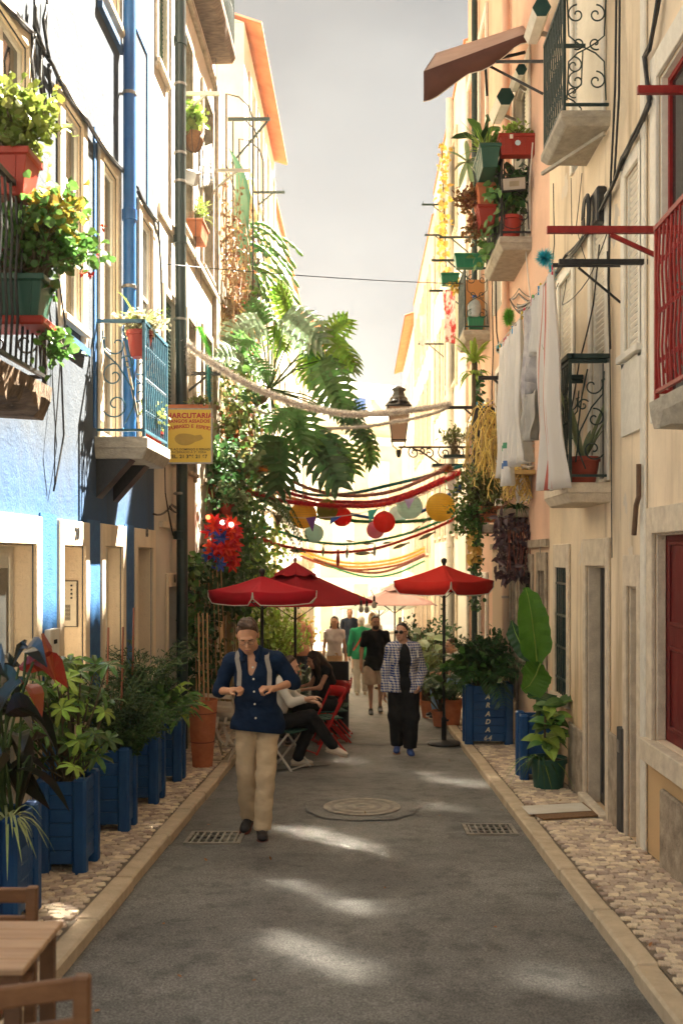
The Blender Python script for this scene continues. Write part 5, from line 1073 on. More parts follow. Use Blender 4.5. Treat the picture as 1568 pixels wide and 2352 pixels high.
def awning():
    Y0, Y1 = 11.9, 13.2; t = thing('awning', 'brown fabric awning with white piping on the salmon house', 'awning', (XR, 12.6, 8)); m = mat('brown_awning_fabric', (0.10,0.042,0.030), (0.14,0.062,0.045), r=.9, sc=3, bump=.1, trans=.05); mt = mat('pale_awning_top', (0.45,0.32,0.25), (0.55,0.41,0.33), r=.9, sc=2)  # top sheet coloured paler than the valance
    A, B_, C, D = P(972,165,Y0), P(1213,76,Y0), P(1200,58,Y1), P(1000,122,Y1); n = 12; mb = MB()
    for i in range(n+1):
        for j in range(5): a, b = i/n, j/4; p = A.lerp(B_,a).lerp(D.lerp(C,a),b); p.z -= .05*math.sin(a*3.14)*math.sin(b*3.14); mb.v.append(tuple(p))
    for i in range(n):
        for j in range(4): q = i*5+j; mb.f.append((q,q+5,q+6,q+1))
    o = mb.build('sheet', mt, parent=t, smooth=True); o.modifiers.new('thickness','SOLIDIFY').thickness = .006
    def valance(a, b, h0, h1, name, k, notch=None):
        v = MB(); tp = []
        for i in range(k+1):
            u = i/k; p = V(a).lerp(V(b), u); h = h0+(h1-h0)*u+.035*math.sin(u*k*.9); q = p-V((.015*math.sin(i),.01*math.cos(i*2),h)); v.v += [tuple(p-V((0,.008,0))), tuple((p+q)/2-V((0,.012,0))), tuple(q)]; tp.append(q)
        for i in range(k):
            if notch and i == notch: continue
            for j in (0,1): w = i*3+j; v.f.append((w,w+3,w+4,w+1))
        o = v.build(name, m, parent=t, smooth=True); o.modifiers.new('thickness','SOLIDIFY').thickness = .005
        MB().tube(tp, .007, 5).build('piping', M_white, parent=t)
    valance(A, B_, .36, .11, 'valance', 14); valance(A, D, .36, .3, 'valance', 7)
    for a, b in ((P(1118,142,Y0+.1),P(1252,141,11.4)),(P(1112,112,Y0+.1),P(1118,220,Y0+.4)),(P(985,172,Y0+.05),P(1205,120,Y0+.3)),(P(1120,150,Y0+.2),P(1245,215,11.5))): MB().bar(a,b,.03).build('arm', M_black, parent=t)
    return t
awning()
def hexbox(lb, a, b, r, n=6):
    t = thing('awning_box', lb, 'awning case', a); a, b = V(a), V(b); d = (b-a).normalized(); MB().tube([a,b], r, n).build('case', M_wht, parent=t); MB().tube([a-d*.02,a-d*.001], r*1.01, n).build('end_cap', mat('dark_green_cap', (0.01,0.05,0.045), bump=0), parent=t); MB().bar(b.lerp(a,.2), V((XR,b.lerp(a,.2).y,a.z)), .04).build('bracket', M_steel, parent=t)
hexbox('white hexagonal awning case with green end cap, high beside the upper green balcony', P(1243,18,10.8), P(1222,84,11.5), .10); hexbox('white hexagonal awning case with green end cap just above the planters', P(1160,222,13.0), P(1140,268,13.9), .115); hexbox('striped shaded awning case between the brown awning and planters', P(1196,160,12.3), P(1180,200,13.0), .07)
pipe('drainpipe', 'salmon pink drainpipe on the salmon house beside the lettered planter', [(2.07,14.15,11),(2.07,14.15,-.78)], .055, W_peach, (5.2,2.2,.3), (6.6,3.5,1.2))
pipe('drainpipe', 'dark green drainpipe on the orange house behind the lantern bracket', [(2.06,17.9,13),(2.06,17.9,-.98)], .055, M_greenm, (5.5,), (7.5,3.5))
pipe('drainpipe', 'pale drainpipe on the cream house beyond the lantern', [(2.0,22.2,12),(2.0,22.2,-1.2)], .08, M_wht, (5.5,2), (7.5,3.5))
# lower salmon house balcony with crate and bottle
B5 = balcony('balcony', 'small green iron balcony with wooden board and crate on the orange house', XR, -1, 16.4, 17.5, .44, 5.53, 6.55, M_greenm, M_slab, slab_t=.17, style=1)
MB().box(1.78,2.1,16.75,16.79,5.56,6.45).build('wooden_board', mat('orange_plywood', (0.50,0.23,0.08), (0.60,0.30,0.12), r=.6, stretch=(1,1,.2)), label='orange plywood board standing behind the small green balcony railing', cat='board', bev=.004)
t = trough('crate', 'green plastic crate on the floor of the small green balcony', (1.92,16.52,5.56), .27, .16, .2, M_grnpl2, 'x', cat='crate')
t = thing('water_bottle', 'large clear water bottle with blue cap on the green crate', 'bottle', (1.90,16.52,5.75)); MB().lathe((1.90,16.52,5.75),[(.1,0),(.11,.05),(.11,.2),(.085,.27),(.03,.31),(.03,.34)],14).build('bottle', mat('clear_plastic', (0.35,0.40,0.42), r=.1, bump=.2, bs=20), parent=t, smooth=True); MB().lathe((1.90,16.52,6.09),[(.036,0),(.036,.035)],10).build('cap', mat('blue_cap', (0.03,0.12,0.5), bump=0), parent=t)
trough('planter_box', 'long bright green window box below the plant balcony', P(1078,617,14.6), .46, .2, .2, M_grnpl2, 'x', group='green boxes on the far balconies'); t = trough('planter_box', 'small green window box with yellowing plant beyond the long green one', P(1032,656,17.5), .32, .22, .2, M_grnpl2, 'x', group='green boxes on the far balconies'); bush(t, P(1044,650,17.4), P(1046,662,17.4), (.12,.1,.15), 12, .08, .06, L_yellow, 61, 5)
cloth('hung_towel', 'white towel with red flowers hanging from the far green balcony', P(1018,665,19), P(1046,664,18.2), 1.0, mat('red_flower_towel', (0.78,0.72,0.68), (0.55,0.04,0.04), sc=5, sharp=True, r=.9, trans=.2), 'towel', seed=9, folds=2, amp=.05)
cloth('hung_cloth', 'pale grey cloth hanging above the street from a far arm', P(962,724,24), P(976,720,23.5), .75, mat('pale_grey_cloth', (0.55,0.56,0.53), trans=.3), 'cloth', seed=10, folds=1, amp=.04, taper=.6)
for k, (x, y, Yd, L_, lb) in enumerate(((990,598,18.4,.75,'above the red flower towel'),(1008,545,19.2,.55,'highest beside the dark green pipe'),(985,668,19.6,.85,'just over the red flower towel'),(975,540,23,.5,'pale and faint beside the far cream house'),(968,470,23.5,.55,'topmost of the faint far ones'),(960,790,24.5,.45,'next to the pale grey cloth'))):
    bracket('clothes_bracket', 'thin iron clothes arm on the lantern side, '+lb, XR, -1, Yd, Zat(y,Yd), XR-(x-VX)*Yd/F, M_greenm, .04, pins=2)
# plants on the salmon and orange house fronts
t = trough('planter_box', 'tilted terracotta window box of leafy plant on the salmon house wall', P(1126,1200,13.6), .34, .2, .22, M_terra, 'x'); c = P(1120,1180,13.6)
bush(t, c, P(1100,1120,13.6), (.42,.45,.42), 120, .06, .055, L_olive, 62, 9, lump=.5, wide=.5, spread=.14); bush(t, c, P(1075,1195,13.6), (.30,.35,.38), 80, .055, .05, L_mid, 63, 9, lump=.5, wide=.5, spread=.14)
for i in range(7): e = P(1060+i*12,1085-14*(i % 3),13.5); MB().tube([c, c.lerp(e,.5)+V((0,-.05,.05)), e], .007, 5).build('branch', mat('grey_branch', (0.25,0.2,0.15), (0.36,0.3,0.22)), parent=t)
MB().box(1.66,2.13,13.4,13.85,Zat(1225,13.6),Zat(1206,13.6)).build('wall_shelf', M_stone_d, label='rough stone wall shelf under the tilted terracotta box', cat='shelf', bev=.01)
t = thing('purple_hanging_plant', 'dark purple leaved trailing plant hanging from the salmon house wall', 'hanging plant', P(1180,1190,12.8)); r_ = random.Random(6)
c = P(1184,1188,12.8); t2 = MB().box(c.x-.22,c.x+.14,12.65,12.95,c.z,c.z+.1).build('box', M_stone_d, parent=t)
ivy(t, lambda r: P(r.uniform(1140,1222), 1185+145*r.random()**1.2, 12.8+r.uniform(-.3,.3)), 560, .12, L_purple, 64, V((-.5,-.8,0)), 'foliage', .6, .42); strap(t, c+V((0,-.05,.1)), 40, .42, .025, L_dark, 65, up=1.3, sag=1.2, spread=.15)
for i in range(9): x = 1165+i*7; MB().tube([P(x,1200,12.6),P(x+r_.uniform(-6,6),1260,12.5),P(x+r_.uniform(-10,10),1310+r_.uniform(-20,20),12.5)], .006, 4).build('trailing_stem', mat('dry_red_stem', (0.2,0.06,0.04)), parent=t)
t = thing('drooping_cactus', 'yellow thin stemmed drooping mistletoe cactus on the salmon house wall', 'hanging plant', P(1150,1080,13.0)); st = MB(); r_ = random.Random(12)
def droop(c, n, w, hgt):
    for i in range(n):
        p = c+V((r_.uniform(-w,w), r_.uniform(-.2,.2), r_.uniform(-.05,.2)*hgt)); d = V((r_.uniform(-1,1)*.5, r_.uniform(-.5,.3), .2)); ps = [p]; k = r_.randint(6,9)
        for j in range(k):
            d = (d*.75+V((r_.uniform(-.25,.25),r_.uniform(-.2,.2),-.33))); p = p+d.normalized()*hgt/k*r_.uniform(.7,1.1); ps.append(p)
            if j > 1 and r_.random() < .8: q = p+V((r_.uniform(-.09,.09),r_.uniform(-.05,.05),-r_.uniform(.05,.14))); st.tube([p,p.lerp(q,.6)+V((0,0,.015)),q],.006,3,caps=False)
        st.tube(ps, .0075, 4, caps=False)
droop(P(1128,950,13.6), 46, .22, .85); droop(P(1120,1010,13.4), 30, .2, .7); droop(P(1205,1075,12.4), 40, .28, .4)
st.build('stem', L_straw, parent=t)
MB().box(1.70,2.13,12.1,12.8,Zat(1093,12.4),Zat(1084,12.4)).build('wall_shelf', mat('yellow_plank', (0.45,0.30,0.10), (0.55,0.40,0.16)), label='yellow plank shelf on the salmon house behind the laundry', cat='shelf')
t = thing('wall_cabinet', 'cream wooden cabinet standing on the yellow plank shelf', 'cabinet', P(1170,1084,12.4)); a, b_ = P(1150,1000,12.4), P(1186,1084,12.4); MB().box(a.x,b_.x,12.3,12.6,b_.z+.002,a.z).build('body', mat('cream_wood', (0.52,0.42,0.24), (0.62,0.52,0.32)), parent=t, bev=.006)
t = thing('air_conditioner', 'white air conditioner unit with pipes beside the cabinet behind laundry', 'air conditioner', P(1208,1084,12.2)); a, b_ = P(1190,935,12.3), P(1232,1010,12.3); MB().box(a.x,b_.x,12.2,12.5,b_.z,a.z).build('body', M_white, parent=t, bev=.01)
for i in range(5): z = b_.z-.05-.07*i; MB().tube([(a.x+.02,12.25,z),(a.x+.12,12.2,z-.02),(b_.x,12.3,z+.02)], .018, 6).build('hose', M_wht, parent=t)
t = thing('dracaena', 'slender dracaena with bright green leaf crown against the orange house', 'dracaena', P(1085,1090,15.6)); c = P(1087,835,15.6); MB().tube([P(1092,1090,15.6),P(1088,960,15.6),c], .03, 7).build('trunk', M_stem, parent=t); strap(t, c, 26, .46, .075, L_lime, 66, up=1.7, sag=.75); strap(t, c-V((0,0,.18)), 14, .4, .06, L_lime, 67, up=.8, sag=1.0)
t = thing('wall_creeper', 'thin dark green creeper column beside the dracaena trunk', 'climbing plant', P(1097,1085,16.3)); ivy(t, lambda r: P(r.uniform(1090,1106), r.uniform(850,1090), 16.2+r.uniform(-.1,.15)), 420, .08, L_dark, 68, V((-.8,-.6,0)))
t = thing('yellow_creeper', 'yellow leaved creeper trailing above the single red parasol', 'climbing plant', P(1088,1290,15.5)); ivy(t, lambda r: P(r.uniform(1078,1098), r.uniform(1200,1285), 15.4+r.uniform(-.1,.1)), 36, .14, L_yellow, 69, V((-.5,-.8,0)), 'yellow_leaves', .3, .9); ivy(t, lambda r: P(r.uniform(1078,1108), r.uniform(1200,1400), 15.6+r.uniform(-.2,.2)), 240, .07, L_dark, 70, V((-.6,-.7,0)))
t = thing('hanging_vine', 'pale flowering vine hanging down the far cream house front', 'climbing plant', P(1022,530,22)); ivy(t, lambda r: P(1010+r.gauss(8,7), r.uniform(330,620), 21.5+r.uniform(-.3,.3)), 170, .13, L_yellow, 71, V((-.8,-.5,0))); MB().tube([P(1014,330,21.6),P(1018,450,21.6),P(1024,620,21.6)], .012, 4).build('stem', M_stem, parent=t)
t = thing('wall_plant', 'olive bushy plant on the lantern bracket shelf', 'plant', P(1040,1040,18.5)); bush(t, P(1045,1045,18.5), P(1040,1005,18.5), (.4,.3,.3), 36, .09, .03, L_olive, 72, 7)
for k, (x0, x1, y) in enumerate(((1017,1095,1048),(996,1050,1063))): MB().box((x0-VX)*17.6/F, XR, 17.5+k*.5, 17.8+k*.5, Zat(y+3,17.6), Zat(y-3,17.6)).build('wall_shelf', M_greenm, label='thin dark iron shelf on the orange house %s the lantern bracket' % ('right under','farther below')[k], cat='shelf')

# the wall lantern
def lantern():
    Y = 18.9; t = thing('wall_lantern', 'old glazed street lantern on a scrolled iron wall bracket', 'lantern', (XR, Y, Zat(1060,Y)))
    def q(x, y): return P(x, y, Y)
    def fr(c, w0, w1, z0, z1, h=.018):
        for i, j in ((-1,-1),(1,-1),(1,1),(-1,1)): MB().bar((c.x+i*w0,Y+j*w0,z0),(c.x+i*w1,Y+j*w1,z1),h).build('frame_bar', M_black, parent=t)
    c = q(915,970); zt, zb = Zat(935,Y), Zat(1012,Y); wt, wb = .205, .125; fr(c, wb, wt, zb, zt)
    gl = mat('lantern_glass', (0.62,0.46,0.36), (0.72,0.56,0.44), r=.15, bump=0, trans=.5, sc=2)
    for (i, j) in ((0,-1),(0,1),(1,0),(-1,0)):
        if i == 0: pn = [(c.x-wb,Y+j*wb,zb),(c.x+wb,Y+j*wb,zb),(c.x+wt,Y+j*wt,zt),(c.x-wt,Y+j*wt,zt)]
        else: pn = [(c.x+i*wb,Y-wb,zb),(c.x+i*wb,Y+wb,zb),(c.x+i*wt,Y+wt,zt),(c.x+i*wt,Y-wt,zt)]
        o = MB().quad(*pn).build('pane', gl, parent=t); o.modifiers.new('thickness','SOLIDIFY').thickness = .004
    for z, w in ((zb,wb+.012),(zt,wt+.012)):
        for a, b in (((-1,-1),(1,-1)),((1,-1),(1,1)),((1,1),(-1,1)),((-1,1),(-1,-1))): MB().bar((c.x+a[0]*w,Y+a[1]*w,z),(c.x+b[0]*w,Y+b[1]*w,z),.022).build('frame_rail', M_black, parent=t)
    MB().lathe((c.x,Y,zt+.012),[(.25,0),(.26,.012),(.17,.12),(.165,.16),(.12,.20),(.10,.28),(.135,.31),(.13,.34),(.05,.38),(.0,.39)],4).build('roof', M_black, parent=t); MB().lathe((c.x,Y,zt+.06),[(.16,0),(.20,.03),(.13,.1)],16).build('hood', M_black, parent=t)
    for s in (-1,1): MB().tube([(c.x+s*wb,Y,zb),(c.x+s*wb*.9,Y,zb-.1),(c.x+s*.03,Y,zb-.17)], .012, 6).build('cradle', M_black, parent=t)
    MB().lathe((c.x,Y,zb-.33),[(.0,0),(.03,.02),(.05,.08),(.055,.14),(.03,.16)],12).build('socket', M_black, parent=t, smooth=True)
    zr = Zat(1027,Y); MB().tube([(c.x,Y,zr),(XR,Y,zr)], .02, 8).build('arm', M_black, parent=t)
    for (x, y, r_, a0, tn, fl) in ((950,1040,.12,1.6,1.4,1),(985,1042,.10,1.0,1.3,-1),(1020,1040,.13,2.0,1.3,1),(1052,1040,.12,1.2,1.4,-1),(968,1035,.07,4.0,1.1,1)): MB().tube(spiral(q(x,y),r_,tn,a0,V((fl,0,0)),V((0,0,1)),24,.15), .014, 6).build('scroll', M_black, parent=t)
    MB().tube([q(946,1030),q(965,1036),q(1000,1060),q(1025,1082),q(1085,1088)], .018, 6).build('brace', M_black, parent=t)
lantern()
# ------------------------------------------------------------------ street level: planters, drains, furniture, parasols
M_plb = mat('planter_blue_paint', (0.008,0.055,0.175), (0.015,0.082,0.23), r=.5, sc=7, bump=.18, bs=45, stretch=(1,1,.5))
def planter(label, x0, x1, y0, y1, h, group=None, nb=6, post=.095, gap=.06):
    """Square timber planter: four corner posts standing a little lower than the ground gap, six boards a side."""
    ym = (y0+y1)/2; g0 = gz(ym); t = thing('wooden_planter', label, 'planter', ((x0+x1)/2, ym, g0), group)
    for X in (x0, x1):
        for Y in (y0, y1):
            sx, sy = (1 if X == x0 else -1), (1 if Y == y0 else -1); MB().box(X, X+sx*post, Y, Y+sy*post, g0-.02, g0+h).build('post', M_plb, parent=t, bev=.018)
    bh = (h-gap-.02)/nb
    for k in range(nb):
        z = g0+gap+bh*k
        for (a, b, c, d) in ((x0+post+.002,x1-post-.002,y0+.022,y0+.045),(x0+post+.002,x1-post-.002,y1-.045,y1-.022),(x0+.022,x0+.045,y0+post+.002,y1-post-.002),(x1-.045,x1-.022,y0+post+.002,y1-post-.002)):
            MB().box(a,b,c,d,z+.002,z+bh-.002).build('board', M_plb, parent=t, bev=.004)
    MB().box(x0+.046,x1-.046,y0+.046,y1-.046,g0+h-.12,g0+h-.07).build('soil', M_soil, parent=t)
    return t, V(((x0+x1)/2, ym, g0+h-.07))
gp = 'blue wooden planters along the blue house'
PL = [planter('blue timber planter nearest the wooden table, under the red tinged plant', -2.26,-1.90,5.52,5.97,.64,gp), planter('blue timber planter with schefflera, second from the wooden table', -2.21,-1.86,6.76,7.16,.645,gp),
      planter('blue timber planter with feathery asparagus fern, in the middle of the row', -2.2,-1.857,8.02,8.36,.68,gp), planter('blue timber planter under the tallest dark fern, fourth in the row', -2.2,-1.857,9.17,9.56,.67,gp),
      planter('blue timber planter of pointed leaves next to the tall terracotta pot', -2.2,-1.857,10.36,10.68,.66,gp)]
M_crot = lmat('dark_bronze_leaf', (0.018,0.035,0.014), (0.05,0.022,0.014), rpi=.5, r=.3, trans=.12); M_redl = lmat('red_orange_leaf', (0.35,0.045,0.015), (0.30,0.11,0.02), rpi=.4)
t = thing('bronze_leaf_plant', 'big leaved bronze and red tinged plant in the nearest blue planter', 'plant', PL[0][1]); c = PL[0][1]; r_ = random.Random(14)
for i in range(34):
    tip = V((c.x+r_.uniform(-.28,.24), c.y+r_.uniform(-.3,.3), c.z+r_.uniform(.25,1.0))); b_ = V((c.x+r_.uniform(-.1,.1), c.y+r_.uniform(-.1,.1), c.z)); MB().tube([b_, b_.lerp(tip,.6)+V((0,0,.1)), tip], .008, 5, caps=False).build('stem', M_gstem, parent=t)
    d = V((r_.uniform(-.6,.9), r_.uniform(-.9,.2), r_.uniform(-.9,.15))).normalized(); L_ = r_.uniform(.22,.36); MB().blade([tip, tip+d*L_*.25+V((0,0,.03)), tip+d*L_*.6+V((0,0,.02)), tip+d*L_-V((0,0,.06))],[.03,L_*.42,L_*.40,.004],rdir(r_,.6),.2).build('leaf', M_crot if r_.random() < .82 else M_redl, parent=t)
for (x, y, x2, y2) in ((60,1470,30,1530),(98,1455,128,1560),(75,1700,110,1690),(40,1490,70,1490)): a, b_ = P(x,y,5.8), P(x2,y2,5.7); MB().blade([a,a.lerp(b_,.4)+V((0,0,.02)),b_],[.015,.05,.004],(.2,-1,.3),.2).build('leaf', M_redl if x > 80 else M_crot, parent=t)
t = thing('spider_plant', 'pale striped spider plant spilling over the front of the nearest blue planter', 'plant', c); strap(t, V((-1.98,5.6,c.z+.02)), 40, .34, .016, L_var, 15, up=1.3, sag=1.5)
t = thing('schefflera', 'umbrella plant with glossy leaf whorls in the second blue planter', 'plant', PL[1][1]); c = PL[1][1]; r_ = random.Random(16); lf = MB(); l2 = MB()
for i in range(64):
    p = V((c.x+r_.gauss(0,.13), c.y+r_.gauss(0,.14), c.z+r_.uniform(.15,.86))); b_ = V((c.x+r_.uniform(-.08,.08), c.y+r_.uniform(-.08,.08), c.z)); MB().tube([b_,b_.lerp(p,.6),p],.006,4,caps=False).build('stem', M_stem, parent=t); n = (V((.2,-.5,1))+rdir(r_,0)*.7).normalized(); a1 = n.cross(V((1,.2,.1))).normalized(); a2 = n.cross(a1)
    for k in range(7): d = (a1*math.cos(k*.9)+a2*math.sin(k*.9)-n*.15).normalized(); (l2 if i % 3 == 0 else lf).leaf(p, d, n, r_.uniform(.09,.14), .042, .3, .15, .55)
lf.build('foliage', lmat('schefflera_leaf', (0.045,0.10,0.02), (0.075,0.15,0.03), r=.3), parent=t); l2.build('young_foliage', L_lime, parent=t)
def feathery(name, label, c, hgt, w, n, m, seed, cane=0):
    t = thing(name, label, 'fern', c); r = random.Random(seed); lf = MB(); st = MB()
    for i in range(n):
        a = r.uniform(0,6.28); L_ = hgt*r.uniform(.35,1.05); d = V((math.cos(a)*w/hgt, math.sin(a)*w/hgt, 1)); ps = []
        for k in range(7): u = k/6; ps.append(V(c)+V((d.x*L_*u*(.6+.8*u), d.y*L_*u*(.6+.8*u), L_*(u-.38*u**3))))
        st.tube(ps, .004, 3, caps=False)
        for k in range(1,7):
            for q in range(11):
                p = ps[k-1].lerp(ps[k], r.random())+rdir(r,0)*.045*r.random(); dd = rdir(r,.2); lf.leaf(p, dd, rdir(r,.5), .055, .012, .1, 0, .5)
    st.build('stem', M_gstem, parent=t); lf.build('foliage', m, parent=t)
    for i in range(cane): p = V(c)+V((r.uniform(-.1,.1), r.uniform(-.1,.1), 0)); MB().tube([p, p+V((.02,0,hgt*.9))], .009, 5).build('cane', mat('reddish_cane', (0.16,0.05,0.03), (0.22,0.08,0.05)), parent=t)
    return t
M_asp = lmat('asparagus_fern', (0.03,0.075,0.02), (0.055,0.11,0.03), trans=.35); M_asp2 = lmat('dark_feather_fern', (0.02,0.05,0.018), (0.04,0.075,0.025), trans=.3)
t = feathery('asparagus_fern', 'tall feathery green fern in the middle blue planter', PL[2][1], 1.15, .42, 70, M_asp2, 17, 2); feathery('asparagus_fern', 'soft light green fern spilling over the side of the middle blue planter', PL[2][1]+V((.14,.1,-.02)), .6, .42, 62, M_asp, 18)
feathery('asparagus_fern', 'tall dark feathery fern in the fourth blue planter', PL[3][1], 1.35, .38, 80, M_asp2, 19, 1)
t = thing('broad_leaf_plant', 'broad leaved plant low in the fourth blue planter', 'plant', PL[3][1]); bush(t, PL[3][1], PL[3][1]+V((.1,-.05,.25)), (.28,.3,.25), 44, .12, .06, L_mid, 20, 7)
t = thing('lily_plant', 'glossy plant with long pointed leaves in the last blue planter', 'plant', PL[4][1]); c = PL[4][1]; r_ = random.Random(21)
for i in range(48):
    a = r_.uniform(0,6.28); L_ = r_.uniform(.28,.5); d = V((math.cos(a), math.sin(a)-.25, r_.uniform(.1,1.2))).normalized(); b_ = c+V((r_.uniform(-.08,.12), r_.uniform(-.1,.1), r_.uniform(0,.22))); MB().blade([b_,b_+d*L_*.35,b_+d*L_*.7-V((0,0,.05)),b_+d*L_-V((0,0,.17))],[.015,.075,.07,.004],(0,-.4,1),.18).build('leaf', L_mid if i % 4 else L_lime, parent=t)
t = pot('tall_planter', 'tall tapered terracotta planter with ridged bands holding bamboo canes', V((-1.80,11.42,gz(11.42))), .172, .765, M_terra, cat='planter', taper=.66, rim=False, soil=.95)
for z in (.28,.61): MB().lathe(V((-1.80,11.42,gz(11.42)+z)), [(.172*(.66+.34*z/.765)+.001,0),(.172*(.66+.34*z/.765)+.006,.006),(.172*(.66+.34*z/.765)+.003,.013)],22).build('band', mat('dark_terracotta', (0.22,0.06,0.03)), parent=t)
for i in range(3): MB().tube([V((-1.83+.05*i,11.4,gz(11.4)+.7)), V((-1.86+.05*i,11.5,gz(11.4)+1.75))], .011, 6).build('cane', mat('bamboo', (0.36,0.20,0.09)), parent=t)
# right side planters
t, c = planter('large blue timber planter with white slanted letters down its front', 1.40,2.04,13.24,13.66,.81,None,7,.11,.05)
M_let = mat('cream_letter_paint', (0.62,0.56,0.42), (0.72,0.66,0.52), bump=0, r=.6)
Yf = 13.24+.0195
for ch, y in (('A',1601),('R',1620),('A',1640),('D',1658),('A',1676.5),('6',1695.5),('4',1695.6)): p = P(1119+{'6':-5.2,'4':4.6}.get(ch,0),y,Yf); text('letter', ch, .088, (p.x,Yf,p.z), (math.pi/2,0,0), M_let, t, bold=.0008 if ch == '6' else .0035, shear=.25, ext=.0015, space=.85)
MB().poly([P(1104,1573,Yf-.04),P(1128,1573,Yf-.04),P(1124,1588,Yf-.04),P(1116,1597,Yf-.04),P(1108,1586,Yf-.04)]).build('drooping_leaf', L_dark, parent=t)
t = thing('bushy_palm', 'dense dark palm and shrub mass growing from the lettered planter', 'plant', c); palm(t, c+V((-.05,0,.1)), 22, 1.05, L_dark, 22, ll=.26, lw=.02, elev=(.35,1.35), sag=.5); bush(t, c, c+V((.0,0,.45)), (.5,.35,.42), 130, .09, .05, L_dark, 23, 9, lump=.5); bush(t, c, c+V((-.15,-.1,.25)), (.5,.3,.25), 60, .14, .08, L_mid, 24, 6)
t, c = planter('blue timber planter almost hidden behind the dark green pot', 1.69,2.04,10.5,10.86,.69,None)
t = thing('banana_plant', 'banana plant with one huge bright green upright leaf', 'banana plant', c); r_ = random.Random(25)
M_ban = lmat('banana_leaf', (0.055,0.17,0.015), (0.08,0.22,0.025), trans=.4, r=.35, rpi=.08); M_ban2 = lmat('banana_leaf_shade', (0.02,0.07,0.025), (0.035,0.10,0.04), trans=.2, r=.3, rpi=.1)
def bigleaf(pts, ws, m, n=(.15,-1,.1), nseg=18):
    """Broad leaf with raised side veins."""
    ps = [V(p) for p in pts]; out = []; W = []
    for i in range(nseg+1):
        u = i/nseg*(len(ps)-1); k = min(int(u), len(ps)-2); f_ = u-k; out.append(ps[k].lerp(ps[k+1], f_)); W.append((ws[k]+(ws[k+1]-ws[k])*(f_*f_*(3-2*f_)))*(1+(.03 if i % 2 else -.01)))
    mb = MB(); d0 = V(n).normalized()
    k0 = len(mb.v)
    for i, p in enumerate(out):
        d = (out[min(i+1,nseg)]-out[max(i-1,0)]).normalized(); a = d.cross(d0).normalized(); nn = a.cross(d); wv = .012*(1 if i % 2 else -1)
        for s in (-1,-.66,-.33,0,.33,.66,1): mb.v.append(tuple(p+a*W[i]/2*s+nn*(.10*W[i]*abs(s)**1.5+wv*.35*abs(s))-d*W[i]*.10*abs(s)))
    for i in range(nseg):
        for j in range(6): q = i*7+j; mb.f.append((q,q+1,q+8,q+7))
    o = mb.build('leaf', m, parent=t, smooth=False); MB().tube(out, [.012*(1-.8*i/nseg) for i in range(nseg+1)], 5, caps=False).build('midrib', L_lime, parent=o); return o
Yb = 10.55
for q, b_ in (((1232,1520),0),):
    MB().tube([c, P(1236,1640,10.65), P(1233,1530,Yb)], [.04,.03,.015], 8).build('stem', M_gstem, parent=t, smooth=True)
bigleaf([P(1233,1528,Yb),P(1228,1480,Yb-.02),P(1220,1415,Yb-.04),P(1212,1370,Yb-.03),P(1206,1349,Yb)],[.09,.35,.34,.24,.06],M_ban)
bigleaf([P(1240,1524,Yb),P(1230,1550,Yb-.1),P(1215,1574,Yb-.14),P(1198,1585,Yb-.16)],[.08,.33,.34,.10],M_ban)
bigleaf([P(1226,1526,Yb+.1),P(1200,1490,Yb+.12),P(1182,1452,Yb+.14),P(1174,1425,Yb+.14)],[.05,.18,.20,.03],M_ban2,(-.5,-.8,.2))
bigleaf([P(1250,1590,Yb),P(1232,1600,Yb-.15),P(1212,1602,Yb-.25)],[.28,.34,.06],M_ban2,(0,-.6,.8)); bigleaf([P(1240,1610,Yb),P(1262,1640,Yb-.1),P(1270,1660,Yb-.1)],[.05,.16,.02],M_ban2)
t = pot('flower_pot', 'dark green plastic tub of broad leaved plant on the pavement', V((1.905,10.08,gz(10.08))), .185, .30, M_grnpl, taper=.8); c = V((1.905,10.08,gz(10.08)+.27)); r_ = random.Random(26)
MB().tube([c, P(1250,1690,10.05), P(1252,1640,10.05)], .014, 6).build('stem', M_stem, parent=t)
for i in range(34):
    a = r_.uniform(0,6.28); b_ = V((c.x+r_.gauss(0,.04), c.y+r_.gauss(0,.04), c.z+r_.uniform(.16,.56))); L_ = r_.uniform(.16,.30); d = V((math.cos(a), math.sin(a)-.2, r_.uniform(-.35,.5))).normalized(); MB().blade([b_,b_+d*L_*.3,b_+d*L_*.65-V((0,0,.015)),b_+d*L_-V((0,0,.06))],[.02,L_*.5,L_*.48,.004],(0,-.5,1),.15).build('leaf', L_mid if i % 3 else L_lime, parent=t)
strap(t, c+V((-.1,-.05,0)), 40, .36, .02, L_dark, 27, up=1.0, sag=1.4); strap(t, c+V((-.12,-.05,0)), 12, .5, .014, L_lime, 28, up=.8, sag=1.4, name='runner')

